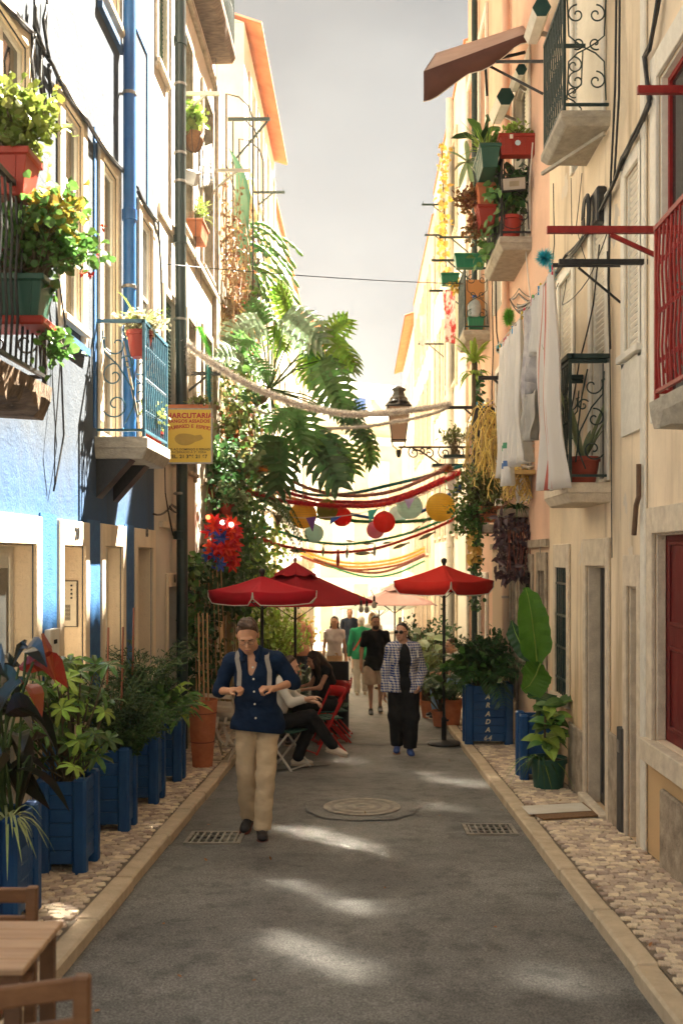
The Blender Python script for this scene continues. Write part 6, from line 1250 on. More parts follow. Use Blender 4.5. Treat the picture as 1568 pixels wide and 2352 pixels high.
# drains, manhole, seam, mat
M_iron = mat('worn_cast_iron', (0.2,0.18,0.155), (0.42,0.38,0.31), r=.5, sc=14, metal=.5, bump=.3)
def drain(label, x0, x1, Y0, Y1, kx):
    Ym = (Y0+Y1)/2; z = rz(Ym)-.004; t = thing('drain_grate', label, 'drain grate', ((x0+x1)/2, Ym, z)); s = SL
    def bx(a, b, c, d, nm, zo=0, h=.02): MB().add([(a,c,rz(c)+zo-h-.014),(b,c,rz(c)+zo-h-.014),(b,d,rz(d)+zo-h-.014),(a,d,rz(d)+zo-h-.014),(a,c,rz(c)+zo-.014),(b,c,rz(c)+zo-.014),(b,d,rz(d)+zo-.014),(a,d,rz(d)+zo-.014)],[(3,2,1,0),(4,5,6,7),(0,1,5,4),(1,2,6,5),(2,3,7,6),(3,0,4,7)]).build(nm, M_iron if nm != 'pit' else M_dark, parent=t)
    bx(x0+.02,x1-.02,Y0+.02,Y1-.02,'pit',.008,.005); f_ = .032
    bx(x0,x1,Y0,Y0+f_,'frame',.024); bx(x0,x1,Y1-f_,Y1,'frame',.024); bx(x0,x0+f_,Y0+f_+.001,Y1-f_-.001,'frame',.024); bx(x1-f_,x1,Y0+f_+.001,Y1-f_-.001,'frame',.024)
    for i in range(1, kx): x = x0+(x1-x0)*i/kx; bx(x-.008,x+.008,Y0+f_,Y1-f_,'bar',.022)
    for i in range(1, 3): y = Y0+(Y1-Y0)*i/3; bx(x0+f_,x1-f_,y-.009,y+.009,'crossbar',.0205)
drain('iron drain grate in the road at the kerb beside the walking man', -1.40,-.95,7.90,8.33,8); drain('iron drain grate in the road at the kerb by the doormat', .88,1.31,8.22,8.62,8)
def dkt(Y): return roadz(.0,Y)-.001
t = thing('manhole_cover', 'round worn manhole cover set in a ring of patched asphalt', 'manhole cover', (.02,9.36,dkt(9.36)))
def disc(r0, r1, zo, m, nm, n=72, wob=0.0):
    mb = MB()
    for i in range(n):
        for r in (r0, r1): a = 2*math.pi*i/n; rr = r*(1+wob*math.sin(a*5)+wob*math.sin(a*11+1)); y = 9.36+rr*math.sin(a)*1.15; mb.v.append((.02+rr*math.cos(a), y, dkt(y)+zo))
    for i in range(n): j = (i+1) % n; mb.f.append((i*2,i*2+1,j*2+1,j*2))
    return mb.build(nm, m, parent=t)
disc(.365,.54,.004,M_asphalt,'asphalt_ring',wob=.02); disc(.539,.543,.0075,M_tar,'seam',wob=.02)
for k, (a, b_) in enumerate(((.002,.06),(.075,.12),(.135,.19),(.205,.25),(.265,.30),(.315,.36))): disc(a, b_, .009+.002*(k % 2), M_iron if k % 2 else mat('dark_worn_iron', (0.15,0.14,0.122), (0.30,0.275,0.235), sc=12, bump=.4, r=.6), 'ring')
disc(.001,.362,.006,M_iron,'bed')
mb = MB(); r_ = random.Random(31); n = 40
for i in range(n+1): u = i/n; x, y = 740+510*u, 1704+17*u+2.0*math.sin(u*9)+r_.uniform(-.6,.6); a, b_ = GR(x, y-1.6-r_.random()), GR(x, y+1.8+r_.random()*1.4); mb.v += [(a.x,a.y,roadz(a.x,a.y)+.003),(b_.x,b_.y,roadz(b_.x,b_.y)+.003)]
for i in range(n): mb.f.append((i*2,i*2+1,i*2+3,i*2+2))
mb.build('tar_seam', M_tar, kind='structure')
mb = MB(); 
for i in range(25): u = i/24; x, y = 610+150*u, 1772-14*u; a, b_ = GR(x, y-1.2), GR(x, y+1.2); mb.v += [(a.x,a.y,roadz(a.x,a.y)+.003),(b_.x,b_.y,roadz(b_.x,b_.y)+.003)]
for i in range(24): mb.f.append((i*2,i*2+1,i*2+3,i*2+2))
mb.build('tar_seam', M_tar, kind='structure')
def patch(pts, m, label, cat, name, h=.02, zo=.006, n_noise=0):
    ps = [G(*p) for p in pts]; mb = MB(); k = len(ps); mb.v = [(p.x,p.y,gz(p.y)+zo) for p in ps]+[(p.x,p.y,gz(p.y)+zo+h) for p in ps]; mb.f = [tuple(range(k,2*k))]+[(i,(i+1)%k,k+(i+1)%k,k+i) for i in range(k)]; return mb.build(name, m, label=label, cat=cat, bev=.004)
patch([(1248,1886),(1398,1876),(1358,1847),(1262,1851),(1212,1868)], mat('coir_doormat', (0.20,0.11,0.05), (0.32,0.19,0.10), sc=60, bump=.8, bs=160, r=1), 'brown coir doormat on the cobbles by the beige doorway', 'doormat', 'doormat', .015)
patch([(1196,1858),(1214,1877),(1358,1868),(1335,1850)], mat('white_paper', (0.74,0.70,0.62), (0.62,0.56,0.44), sc=3, bump=.2, bs=10), 'white paper sheet lying across the brown doormat', 'paper', 'paper_sheet', .004, .0235)
# scraps on the ground
r_ = random.Random(33); M_fl = mat('fallen_leaf', (0.30,0.10,0.03), (0.42,0.22,0.08), bump=0)
for i in range(26):
    Y = r_.uniform(4.3,13); X = r_.uniform(KL+.05,KR-.05) if i % 3 else r_.uniform(KR+.15,XR-.1); z = (roadz(X,Y)+.004 if X < KR else gz(Y)+.012); lf = MB(); lf.leaf((X,Y,z),rdir(r_,0)*V((1,1,0)).length+V((0,0,0)),(r_.uniform(-.3,.3),r_.uniform(-.3,.3),1),r_.uniform(.025,.06),r_.uniform(.015,.03),-.1)
    k = 'road' if X < KR else 'pavement'; lf.build('fallen_leaf', M_fl, label='small dry leaf scrap lying on the %s' % ('asphalt' if X < KR else 'right hand cobbles'), cat='fallen leaf', group='leaf scraps on the '+k)
    
# parasols
M_pred = mat('red_parasol_cloth', (0.56,0.008,0.024), (0.64,0.014,0.034), r=.85, sc=2, bump=.06, bs=220, trans=.35); M_pred2 = mat('dark_red_parasol_cloth', (0.36,0.006,0.016), (0.42,0.01,0.022), r=.85, sc=2, bump=.06, bs=220, trans=.3); M_ppink = mat('pink_parasol_cloth', (0.58,0.36,0.33), (0.64,0.42,0.39), r=.9, trans=.3)
M_porg = mat('bright_red_parasol_cloth', (0.70,0.022,0.014), (0.78,0.034,0.02), r=.85, sc=2, bump=.06, bs=220, trans=.35)
def parasol(label, X, Y, zt, half, drop, m, rot, val=.14, road=True, base=True, vent=False, finial=None, piping=True, lean=0.0):
    zg = rz(Y)+.01 if road else gz(Y); t = thing('parasol', label, 'parasol', (X,Y,zg)); c = V((X,Y,zt)); cs = [V((X+half*1.414*math.cos(rot+k*math.pi/2), Y+half*1.414*math.sin(rot+k*math.pi/2), zt-drop)) for k in range(4)]
    for k in range(4):
        a, b_ = cs[k], cs[(k+1)%4]; mb = MB(); n = 8
        for i in range(n+1):
            for j in range(n+1): u, v = i/n, j/n; e = a.lerp(b_, u); q = c.lerp(e, v); q.z -= .035*math.sin(u*3.1416)*v*(1 if v < .99 else .6)+.02*math.sin(v*3.14); mb.v.append(tuple(q))
        for i in range(n):
            for j in range(n): q = i*(n+1)+j; mb.f.append((q,q+1,q+n+2,q+n+1))
        o = mb.build('canopy_panel', m, parent=t, smooth=True); o.modifiers.new('thickness','SOLIDIFY').thickness = .003
        if val:
            mb = MB(); tp = []; n = 10; d = (b_-a).normalized()
            for i in range(n+1):
                u = .012+.976*i/n; e = a.lerp(b_, u); e.z -= .035*math.sin(u*3.1416)*.6; hh = val*(1-.85*max(0,1-min(u,1-u)/.045)**2); q = e-V((0,0,hh))+d.cross(V((0,0,1)))*(.012*math.sin(i*1.3)); mb.v += [tuple(e),tuple(q)]; tp.append(q)
            for i in range(n): mb.f.append((i*2,i*2+1,i*2+3,i*2+2))
            o = mb.build('valance', m, parent=t, smooth=True); o.modifiers.new('thickness','SOLIDIFY').thickness = .003
            if piping: MB().tube([cs[k]]+tp+[cs[(k+1)%4]], .007, 5).build('piping', M_white, parent=t)
        MB().bar(c-V((0,0,.06)), cs[k]-V((0,0,.02)), .018).build('rib', M_black, parent=t); MB().bar((X,Y,zt-drop-.25), c.lerp(cs[k],.55)-V((0,0,.04)), .012).build('strut', M_black, parent=t)
    if vent:
        mb = MB(); k8 = 8
        for i in range(k8*2): a = 2*math.pi*i/(k8*2)+rot; rr = half*.36*(1+.06*(i % 2)); mb.v.append((X+rr*math.cos(a), Y+rr*math.sin(a), zt-drop*.22-.03*(i % 2)))
        mb.v.append((X,Y,zt+.06)); kk = len(mb.v)-1
        for i in range(kk): mb.f.append((i,(i+1)%kk,kk))
        o = mb.build('vent_cap', m, parent=t); o.modifiers.new('thickness','SOLIDIFY').thickness = .003
    fz = zt+(.06 if vent else 0); MB().lathe((X,Y,fz-.01),[(.012,0),(.02,.015),(.026,.04),(.02,.062),(.006,.075),(.0,.078)] if not finial else [(.02,0),(.024,.02),(.042,.05),(.04,.08),(.02,.1),(0,.105)],12).build('finial', M_black if finial else mat('wood_finial',(0.25,0.11,0.05)), parent=t, smooth=True)
    MB().tube([(X+lean,Y,zg),(X,Y,zt)], .021, 10).build('pole', M_black, parent=t, smooth=True)
    if base:
        MB().lathe((X+lean,Y,zg),[(.228,0),(.23,.02),(.21,.035),(.06,.05),(.04,.06)],28).build('base', mat('dark_moulded_base',(0.015,0.015,0.015),(0.04,0.038,0.035),r=.6,sc=20,bump=.2), parent=t, smooth='auto'); MB().lathe((X+lean,Y,zg+.06),[(.036,0),(.036,.3),(.03,.31)],12).build('sleeve', M_black, parent=t); MB().ball((X+lean+.05,Y-.01,zg+.33),.018,8,6).build('knob', M_black, parent=t)
    return t
parasol('bright red parasol standing alone by the lettered planter', 1.16,13.75,Zat(1297,13.75),.49,.22,M_porg,-1.52,val=.17,finial=True,lean=0.0)
parasol('front red parasol with white piping, over the table by the ivy', (602-VX)*12.6/F,12.6,Zat(1322,12.6),.49,.19,M_pred,-1.64,val=.15,finial=True,base=True)
parasol('darker red parasol with a cloth vent cap, behind the front one', (678-VX)*14.6/F,14.6,Zat(1300,14.6),.86,.54,M_pred2,.10,val=0,vent=True,road=True)
parasol('faded pink parasol farther down the street', (906-VX)*24/F,24,Zat(1345,24),.95,.42,M_ppink,.78,val=0,vent=True,base=False)
parasol('second pale parasol pole, faint behind the faded pink one', (870-VX)*29/F,29,Zat(1368,29),.9,.35,mat('pale_green_parasol',(0.5,0.55,0.48),trans=.3),.5,val=0,base=False)
for k, (x, y) in enumerate(((829,1391),(859,1381),(902-60,1392))):
    c = P(x, y, 13.9); t = thing('string_light', 'clear hanging bulb with black socket under the parasol edge, %s' % ('nearest the pole','nearest the street middle','between its two neighbours')[k], 'light bulb', c-V((0,0,.1))); MB().tube([c+V((0,0,.07)),c], .016, 8).build('socket', M_black, parent=t); MB().lathe(c-V((0,0,.1)),[(0,0),(.025,.008),(.036,.035),(.03,.07),(.014,.1)],12).build('bulb', mat('clear_bulb',(0.6,0.55,0.45),r=.08,bump=0,trans=.5), parent=t, smooth=True); MB().tube([c+V((0,0,.07)),c+V((-.05,.02,.16))],.005,4).build('cord', M_black, parent=t)

# chairs, tables, board
M_cred = mat('red_painted_steel', (0.42,0.010,0.012), (0.52,0.018,0.018), r=.4, sc=6, bump=.05); M_seatg = mat('green_seat_pad', (0.02,0.07,0.05), (0.035,0.10,0.07), r=.7); M_beige = mat('beige_painted_wood', (0.46,0.38,0.27), (0.58,0.49,0.36), r=.55, sc=9, bump=.1)
def folding_chair(label, loc, rot, mf, ms, slats=2, wood=False, back=True, group=None):
    """Bistro folding chair facing local -x before turning: crossed flat legs, seat slats, curved back plate."""
    t = thing('folding_chair', label, 'chair', loc, group); M = Matrix.Rotation(rot,4,'Z'); o = V(loc); w = .024
    def T(x, y, z): return o+M@V((x,y,z))
    for s in (-1, 1):
        MB().bar(T(-.22,s*.19,0),T(.20,s*.19,.80 if back else .46),w,.014,up=M@V((0,1,0))).build('leg', mf, parent=t); MB().bar(T(.24,s*.165,0),T(-.16,s*.165,.45),w,.014,up=M@V((0,1,0))).build('leg', mf, parent=t)
        MB().tube([T(.02,s*.158,.265),T(.02,s*.198,.265)],.012,8).build('pivot', M_steel, parent=t)
    for x, z in ((-.2,.03),(.22,.03)): MB().bar(T(x,-.18,z),T(x,.18,z),.014).build('stretcher', mf, parent=t)
    for i in range(5): x = -.19+.085*i; MB().bar(T(x,-.19,.455+.002*(i%2)),T(x,.19,.455+.002*(i%2)),.07,.016).build('seat_slat', ms, parent=t)
    if back:
        if wood:
            for z in (.62,.7,.78): MB().bar(T(.10+z*.125,-.19,z),T(.10+z*.125,.19,z),.05,.014,up=M@V((1,0,.3))).build('back_slat', mf, parent=t)
        else:
            mb = MB(); n = 8
            for i in range(n+1):
                u = i/n-.5; bx = .20+.035*(1-4*u*u)
                for (dx, z) in ((0,.70),(.02,.84)): mb.v += [tuple(T(bx+dx,u*.42,z+.01*(1-4*u*u)))]
            for i in range(n): mb.f.append((i*2,i*2+2,i*2+3,i*2+1))
            ob = mb.build('backrest', mf, parent=t, smooth=True); ob.modifiers.new('thickness','SOLIDIFY').thickness = .012
    return t
gc = 'folding chairs round the café table'
def ground(x, Y): return V((x, Y, roadz(x, Y)))
folding_chair('red folding chair with green seat, nearest and fully seen from behind', ground(-.47,13.0), .55, M_cred, M_seatg, group=gc); folding_chair('red folding chair half hidden directly behind the nearest red one', ground(-.46,14.0), .45, M_cred, M_seatg, group=gc); folding_chair('red folding chair turned edge on beside the black menu board', ground(-.36,14.7), 1.25-1.3, M_cred, M_seatg, group=gc)
folding_chair('white folding stool with green seat under the person in the pale shirt', ground(-.87,11.75), 2.6, mat('white_steel',(0.55,0.53,0.47),bump=0,r=.4), M_seatg, back=False, group=gc)
folding_chair('beige wooden folding chair carrying a cloth bag by the terracotta planter', V((-1.60,11.95,gz(11.95)+.0)), -2.0, M_beige, M_beige, wood=True, group=gc); folding_chair('beige wooden folding chair in shade behind the man, under the ivy', V((-1.66,13.2,gz(13.2))), .5, M_beige, M_seatg, wood=True, group=gc)
t = thing('cloth_bag', 'cream cloth bag with dangling straps on the beige folding chair', 'bag', V((-1.60,11.93,gz(11.95)+.47))); c = V((-1.60,11.93,gz(11.95)+.57)); mb = MB(); r_ = random.Random(36); nu, nv = 16, 10
for i in range(nv+1):
    for j in range(nu): th, ph = math.pi*i/nv, 2*math.pi*j/nu; q = 1+.16*math.sin(3*ph+4*th)+.1*math.sin(7*ph+2)*math.sin(th*3); mb.v.append((c.x+.17*q*math.sin(th)*math.cos(ph), c.y+.13*q*math.sin(th)*math.sin(ph), c.z-.105*q*math.cos(th)))
for i in range(nv):
    for j in range(nu): mb.f.append((i*nu+j,i*nu+(j+1)%nu,(i+1)*nu+(j+1)%nu,(i+1)*nu+j))
M_bag = mat('cream_bag_cloth',(0.50,0.43,0.33),(0.66,0.58,0.46),sc=8,bump=.4,bs=30,r=.9); mb.build('body', M_bag, parent=t, smooth=True)
for s in (0,1): p = c+V((-.08+.1*s,-.12,-.04)); MB().blade([p,p+V((-.02,-.05,-.12)),p+V((.03,-.04,-.26)),p+V((.10,-.03,-.33)),p+V((.14,-.04,-.2))],[.035]*5,(0,-1,.1)).build('strap', M_bag, parent=t)
def cafe_table(label, X, Y, h, w, d, m):
    t = thing('cafe_table', label, 'table', ground(X,Y)); z = rz(Y)+.012; MB().box(X-w/2,X+w/2,Y-d/2,Y+d/2,z+h-.03,z+h).build('tabletop', m, parent=t, bev=.006)
    for s in (-1,1): MB().bar((X+s*w*.42,Y-d*.4,z),(X-s*w*.2,Y+d*.4,z+h-.03),.03).build('leg', M_black, parent=t); MB().bar((X+s*w*.42,Y+d*.4,z),(X-s*w*.2,Y-d*.4,z+h-.03),.03).build('leg', M_black, parent=t)
    return z+h
zt = cafe_table('dark café table between the seated people under the parasols', -.95,12.75,.72,.6,.6, mat('dark_wood',(0.03,0.022,0.016),(0.06,0.045,0.03)))
t = thing('drink_glass', 'tall glass of pale drink on the dark café table', 'glass', (-.78,12.55,zt)); MB().lathe((-.78,12.55,zt),[(.03,0),(.036,.14),(.033,.14),(.028,.01)],14).build('glass', mat('pale_drink',(0.5,0.47,0.35),r=.08,bump=0), parent=t, smooth=True)
MB().box(-.9,-.7,12.48,12.7,zt+.001,zt+.012).build('tray', M_black, label='small dark tray on the edge of the dark café table', cat='tray')
t = thing('menu_board', 'black folding menu board standing open behind the red chairs', 'menu board', ground(-.32,15.1)); z = rz(15.1)+.012
for s in (-1,1): MB().obox((-.45,15.1+s*.13,z+.54),(.27,0,0),(0,.012,0),(0,-s*.10,.53)).build('panel', mat('blackboard',(0.008,0.008,0.008),(0.016,0.015,0.014),bump=0,r=.7), parent=t, bev=.004)
for s in (-1,1): MB().bar((-.45+s*.27,14.86,z),(-.45+s*.27,15.06,z+1.07),.03).build('leg', M_black, parent=t)
# foreground table and chairs, very near the camera
M_teak = mat('oiled_teak', (0.36,0.21,0.11), (0.50,0.32,0.18), r=.5, sc=4, bump=.12, bs=30, stretch=(.6,6,6)); M_teakd = mat('dark_teak_edge', (0.12,0.06,0.03), (0.20,0.10,0.05), r=.6, sc=5)
def fg_table():
    X0, X1, Y0, Y1 = -1.72,-1.07,3.17,3.60; z = rz(3.4)+.72; t = thing('wooden_table', 'small light wooden café table at the kerb, very near', 'table', (-1.4,3.4,rz(3.4)+.012))
    for i in range(5): a = Y0+(Y1-Y0)*i/5; MB().box(X0,X1,a+.003,a+(Y1-Y0)/5-.003,z-.022,z).build('slat', M_teak, parent=t, bev=.004)
    for y in (Y0+.02,Y1-.05): MB().box(X0+.02,X1-.02,y,y+.03,z-.075,z-.0225).build('apron', M_teakd, parent=t)
    for x in (X0+.02,X1-.07):
        for y in (Y0+.021,Y1-.051): MB().box(x,x+.05,y,y+.03,rz(y)+.012,z-.076).build('leg', M_teakd, parent=t)
fg_table()
def fg_chair(label, loc, rot, hb):
    """Slatted teak chair, seat towards local +y, backrest at local -y."""
    t = thing('wooden_chair', label, 'chair', loc); M = Matrix.Rotation(rot,4,'Z'); o = V(loc)
    def T(x,y,z): return o+M@V((x,y,z))
    up = M@V((0,1,0)); M_teak = mat('dark_oiled_teak', (0.15,0.068,0.03), (0.24,0.12,0.055), r=.45, sc=4, bump=.12, bs=30, stretch=(.6,6,6))
    for s in (-1,1): MB().bar(T(s*.2,.2,0),T(s*.2,.2,.44),.04).build('leg', M_teak, parent=t, bev=.006); MB().bar(T(s*.2,-.2,0),T(s*.2,-.24,hb),.045,.035).build('back_leg', M_teak, parent=t, bev=.006); MB().bar(T(s*.2,-.18,.40),T(s*.2,.18,.40),.05,.025).build('side_rail', M_teak, parent=t)
    for i in range(5): MB().bar(T(-.215,-.16+.085*i,.45),T(.215,-.16+.085*i,.45),.07,.018).build('seat_slat', M_teak, parent=t, bev=.004)
    for z, h in ((hb-.035,.06),(hb-.14,.05),(hb-.235,.05)): MB().bar(T(-.185,-.235,z),T(.185,-.235,z),h,.02,up=M@V((0,1,0))).build('back_slat', M_teak, parent=t, bev=.006)
    return t
fg_chair('light wooden chair with slatted back in the near corner, back to the viewer', V((-1.02,2.86,rz(2.86)+.012)), .34, .86)
fg_chair('light wooden chair on the far side of the near table, facing the viewer', V((-1.50,3.72,rz(3.7)+.012)), math.pi, .73)

# mid distance greenery on both pavements
def potted(label, x, y, Yd, kind, seed, s=1.0, m=L_mid, pr=.16, ph=.3, pm=None, cat='potted plant'):
    c = V(((x-VX)*Yd/F, Yd, gz(Yd) if abs((x-VX)*Yd/F) > 1.3 else rz(Yd)+.012)); t = pot('potted_plant', label, c, pr, ph, pm or M_terra, cat); b_ = c+V((0,0,ph*.85))
    if kind == 'palm': palm(t, b_, 16, 1.1*s, m, seed, ll=.3*s, lw=.02)
    elif kind == 'bush': bush(t, b_, b_+V((0,0,.5*s)), (.4*s,.4*s,.45*s), 90, .1, .06, m, seed, 8)
    elif kind == 'big':
        r = random.Random(seed)
        for i in range(30): a = r.uniform(0,6.28); q = b_+V((r.gauss(0,.12),r.gauss(0,.12),r.uniform(.2,.95)*s)); L_ = r.uniform(.2,.36)*s; d = V((math.cos(a),math.sin(a)-.3,r.uniform(-.3,.6))).normalized(); MB().blade([q,q+d*L_*.35,q+d*L_*.7,q+d*L_-V((0,0,.05))],[.02,L_*.55,L_*.5,.005],(0,-.5,1),.15).build('leaf', m if i % 3 else L_gray, parent=t); MB().tube([b_,q],.008,4,caps=False).build('stem', M_stem, parent=t)
    return t
potted('feather palm in a terracotta pot beside the parasol pole and the seated woman', 668,1560,15.2,'palm',41,1.15,L_dark); potted('second feather palm, brighter green, behind the parasol pole', 640,1560,16.4,'palm',42,1.1,L_mid); potted('third palm close behind the walking man', 715,1560,15.8,'palm',43,.9,L_dark)
potted('pale broad leaved plant on the right pavement behind the houndstooth jacket', 972,1500,19.5,'big',44,1.25,L_gray); potted('dark round shrub on the right pavement by the pink parasol', 1010,1500,20.5,'bush',45,1.6,L_dark,.22,.5); potted('leafy shrub in a brown pot along the right kerb', 985,1600,17.2,'bush',46,1.2,L_olive,.16,.3); potted('spiky palm in front of the person in jeans', 1038,1600,15.6,'palm',47,.85,L_dark,.16,.4); potted('broad leaved plant low on the right kerb near the parasol base', 1010,1620,15.9,'big',48,.85,L_mid,.14,.25); potted('dark shrub near the far end of the right pavement', 958,1480,24,'bush',49,1.5,L_dark,.2,.4); potted('tall shrub against the ivy house far door', 620,1480,19.5,'bush',50,1.7,L_lime,.2,.5); potted('second tall shrub farther along the left pavement', 655,1470,22.5,'bush',51,1.7,L_lime,.2,.5); potted('small shrub by the far left houses', 690,1470,27,'bush',52,1.5,L_yellow,.2,.4)

# delivery van far down the street
def van():
    Y = 46; X = (866-VX)*Y/F; z = rz(Y); t = thing('parked_van', 'white delivery van parked facing the viewer far down the street', 'van', (X,Y,z)); mw = mat('white_van_paint',(0.66,0.65,0.62),(0.72,0.71,0.68),r=.3,bump=0); w = .95
    prof = [(0,.35),(-.05,.75),(.12,1.0),(.75,1.15),(1.35,1.95),(4.8,2.0),(4.9,.35)]; mb = MB(); n = len(prof)
    for s in (-1,1):
        for (y, zz) in prof: k = 1 if zz < 1.2 else .9; mb.v.append((X+s*w*k, Y+y, z+zz))
    for i in range(n): j = (i+1) % n; mb.f.append((i,j,n+j,n+i))
    mb.f.append(tuple(range(n))[::-1]); mb.f.append(tuple(range(n,2*n))); mb.build('body', mw, parent=t, bev=.03)
    MB().quad((X-.82,Y+.80,z+1.20),(X+.82,Y+.80,z+1.20),(X+.74,Y+1.28,z+1.84),(X-.74,Y+1.28,z+1.84)).build('windscreen', mat('hazy_windscreen',(0.30,0.33,0.34),r=.1,bump=0), parent=t)
    for s in (-1,1):
        MB().ball((X+s*.68,Y+.0,z+.82),(.17,.05,.09)).build('headlight', M_steel, parent=t); MB().box(X+s*1.02,X+s*1.16,Y+.9,Y+1.0,z+1.2,z+1.5).build('wing_mirror', M_black, parent=t)
        for yy in (.85,4.0): w_ = MB().lathe((X+s*.86,Y+yy,z+.33),[(.2,-.1),(.33,-.1),(.33,.1),(.2,.1)],16,axis=V((1,0,0))).build('wheel', M_black, parent=t); MB().lathe((X+s*.97,Y+yy,z+.33),[(.01,0),(.2,0)],12,axis=V((s,0,0))).build('rim', M_steel, parent=w_)
    MB().box(X-.5,X+.5,Y-.07,Y-.04,z+.55,z+.75).build('grille', M_black, parent=t); MB().box(X-.26,X+.26,Y-.085,Y-.071,z+.42,z+.53).build('number_plate', M_white, parent=t)
van()
# ------------------------------------------------------------------ tinsel garlands, paper lanterns, pennants, paper fish
def tinsel_mat(name, c, c2): return mat(name, c, c2, r=.45, bump=0, rpi=.45, trans=.25, spec=.6, sc=9)
T_white = tinsel_mat('white_tinsel',(0.82,0.77,0.71),(0.9,0.87,0.82)); T_red = tinsel_mat('red_tinsel',(0.70,0.02,0.014),(0.85,0.08,0.03)); T_teal = tinsel_mat('teal_tinsel',(0.0,0.20,0.22),(0.02,0.36,0.36)); T_pink = tinsel_mat('rose_tinsel',(0.42,0.15,0.12),(0.62,0.32,0.26))
T_green = tinsel_mat('green_tinsel',(0.015,0.30,0.10),(0.05,0.46,0.17)); T_blue = tinsel_mat('blue_tinsel',(0.01,0.10,0.42),(0.04,0.22,0.62)); T_yel = tinsel_mat('yellow_tinsel',(0.70,0.36,0.05),(0.80,0.50,0.12)); T_or = tinsel_mat('orange_tinsel',(0.52,0.14,0.02),(0.66,0.24,0.05)); T_cyan = tinsel_mat('cyan_tinsel',(0.01,0.36,0.50),(0.06,0.52,0.66)); T_lime = tinsel_mat('lime_tinsel',(0.10,0.38,0.03),(0.20,0.52,0.08)); T_brown = tinsel_mat('brown_tinsel',(0.30,0.10,0.05),(0.45,0.2,0.1))
def smooth_path(ps, sub=10):
    out = []; n = len(ps)
    for i in range(n-1):
        a, b, c, d = ps[max(i-1,0)], ps[i], ps[i+1], ps[min(i+2,n-1)]
        for j in range(sub): t = j/sub; out.append(.5*((2*b)+(c-a)*t+(2*a-5*b+4*c-d)*t*t+(-a+3*b-3*c+d)*t**3))
    out.append(ps[-1]); return out
def garland(label, pts, Y0, Y1, r, m, seed=1, per_m=420, name='garland', group=None):
    r = r*1.55
    x0, x1 = pts[0][0], pts[-1][0]; dx = (x1-x0) or 1
    ps = smooth_path([P(x, y, Y0+(Y1-Y0)*(x-x0)/dx if abs(dx) > 3 else Y0) for x, y in pts]); rr = random.Random(seed); mb = MB(); mb.tube(ps, r*.34, 6, caps=False)
    for a, b in zip(ps, ps[1:]):
        d = b-a; L = d.length
        if L < 1e-6: continue
        d /= L; u = d.cross(V((.3,.2,1))).normalized(); w = u.cross(d)
        for k in range(max(2, int(L*per_m*2.6))):
            p = a.lerp(b, rr.random()); t = rr.uniform(0,6.283); q = (u*math.cos(t)+w*math.sin(t)+d*rr.uniform(-.2,.5)).normalized(); l = r*rr.uniform(.6,1.12); s = q.cross(d)*(r*.14); mb.add([p-s,p+s,p+q*l],[(0,1,2)])
    return mb.build(name, m, label=label, cat='garland', group=group or 'tinsel garlands across the street')
garland('thick white tinsel swag from the dark green drainpipe across to the lantern arm', [(408,782),(428,788),(455,812),(520,855),(600,897),(700,933),(800,951),(900,947),(975,938),(1032,928)], 12.25, 16.2, .046, T_white, 1, 620)
garland('thinner white tinsel swag passing under the big philodendron leaves', [(524,917),(575,936),(631,958),(690,977),(752,984),(844,979),(900,970),(945,962),(1000,948),(1034,932)], 16.0, 16.25, .046, T_white, 2, 520)
garland('white tinsel end hanging down the dark green drainpipe', [(424,790),(430,830),(434,862)], 12.3, 12.3, .05, T_white, 3, 420)
garland('lime green tinsel strip hanging on the cream house beside the white swag', [(455,750),(466,770),(478,800),(484,818)], 13.2, 13.2, .045, T_lime, 4); garland('teal tinsel strip hanging below the lime one beside the shop sign', [(479,822),(480,870),(481,922)], 13.2, 13.2, .05, T_teal, 5)
garland('teal tinsel garland, the highest of the coloured swags', [(640,1108),(660,1120),(723,1137),(807,1133),(891,1115),(975,1095),(1062,1070)], 17.5, 17.2, .055, T_teal, 6); garland('rose pink tinsel garland just under the teal one', [(655,1096),(690,1114),(723,1126),(786,1138),(849,1137),(912,1125),(987,1094),(1030,1070)], 16.9, 17.0, .06, T_pink, 7)
garland('bright red tinsel garland, lowest of the upper coloured swags', [(546,1121),(618,1144),(702,1157),(786,1162),(870,1160),(933,1142),(996,1115),(1058,1086)], 16.3, 16.6, .07, T_red, 8, 560); garland('second red tinsel garland, half hidden behind the front red one', [(600,1108),(643,1126),(723,1147),(786,1153),(870,1151),(954,1127),(1020,1098)], 17.2, 17.0, .06, T_red, 9)
garland('short orange tinsel garland coming out of the ivy under the philodendron', [(542,1042),(560,1056),(585,1072),(612,1082)], 15.8, 16.0, .065, T_or, 10); garland('yellow tinsel garland behind the red ones on the ivy side', [(618,1124),(660,1142),(702,1151),(740,1160),(790,1160)], 17.6, 17.6, .05, T_yel, 11)
garland('green tinsel garland behind the paper lanterns', [(600,1150),(668,1170),(723,1186),(807,1196),(870,1199),(933,1198),(987,1192),(1046,1172)], 18.2, 18.0, .06, T_green, 12, 480); garland('blue tinsel garland behind the lanterns on the lamp side', [(800,1180),(860,1190),(920,1188),(970,1174),(1010,1150),(1056,1118)], 18.6, 18.4, .06, T_blue, 13)
garland('lower green tinsel garland below the paper lanterns', [(584,1206),(660,1226),(702,1241),(786,1250),(861,1242),(933,1226),(996,1203),(1044,1184)], 18.6, 18.2, .045, T_green, 14); garland('lower red tinsel garland carrying the paper fish', [(580,1234),(660,1256),(735,1268),(807,1267),(870,1258),(933,1238),(996,1214),(1052,1188)], 18.0, 17.8, .05, T_red, 15, 480)
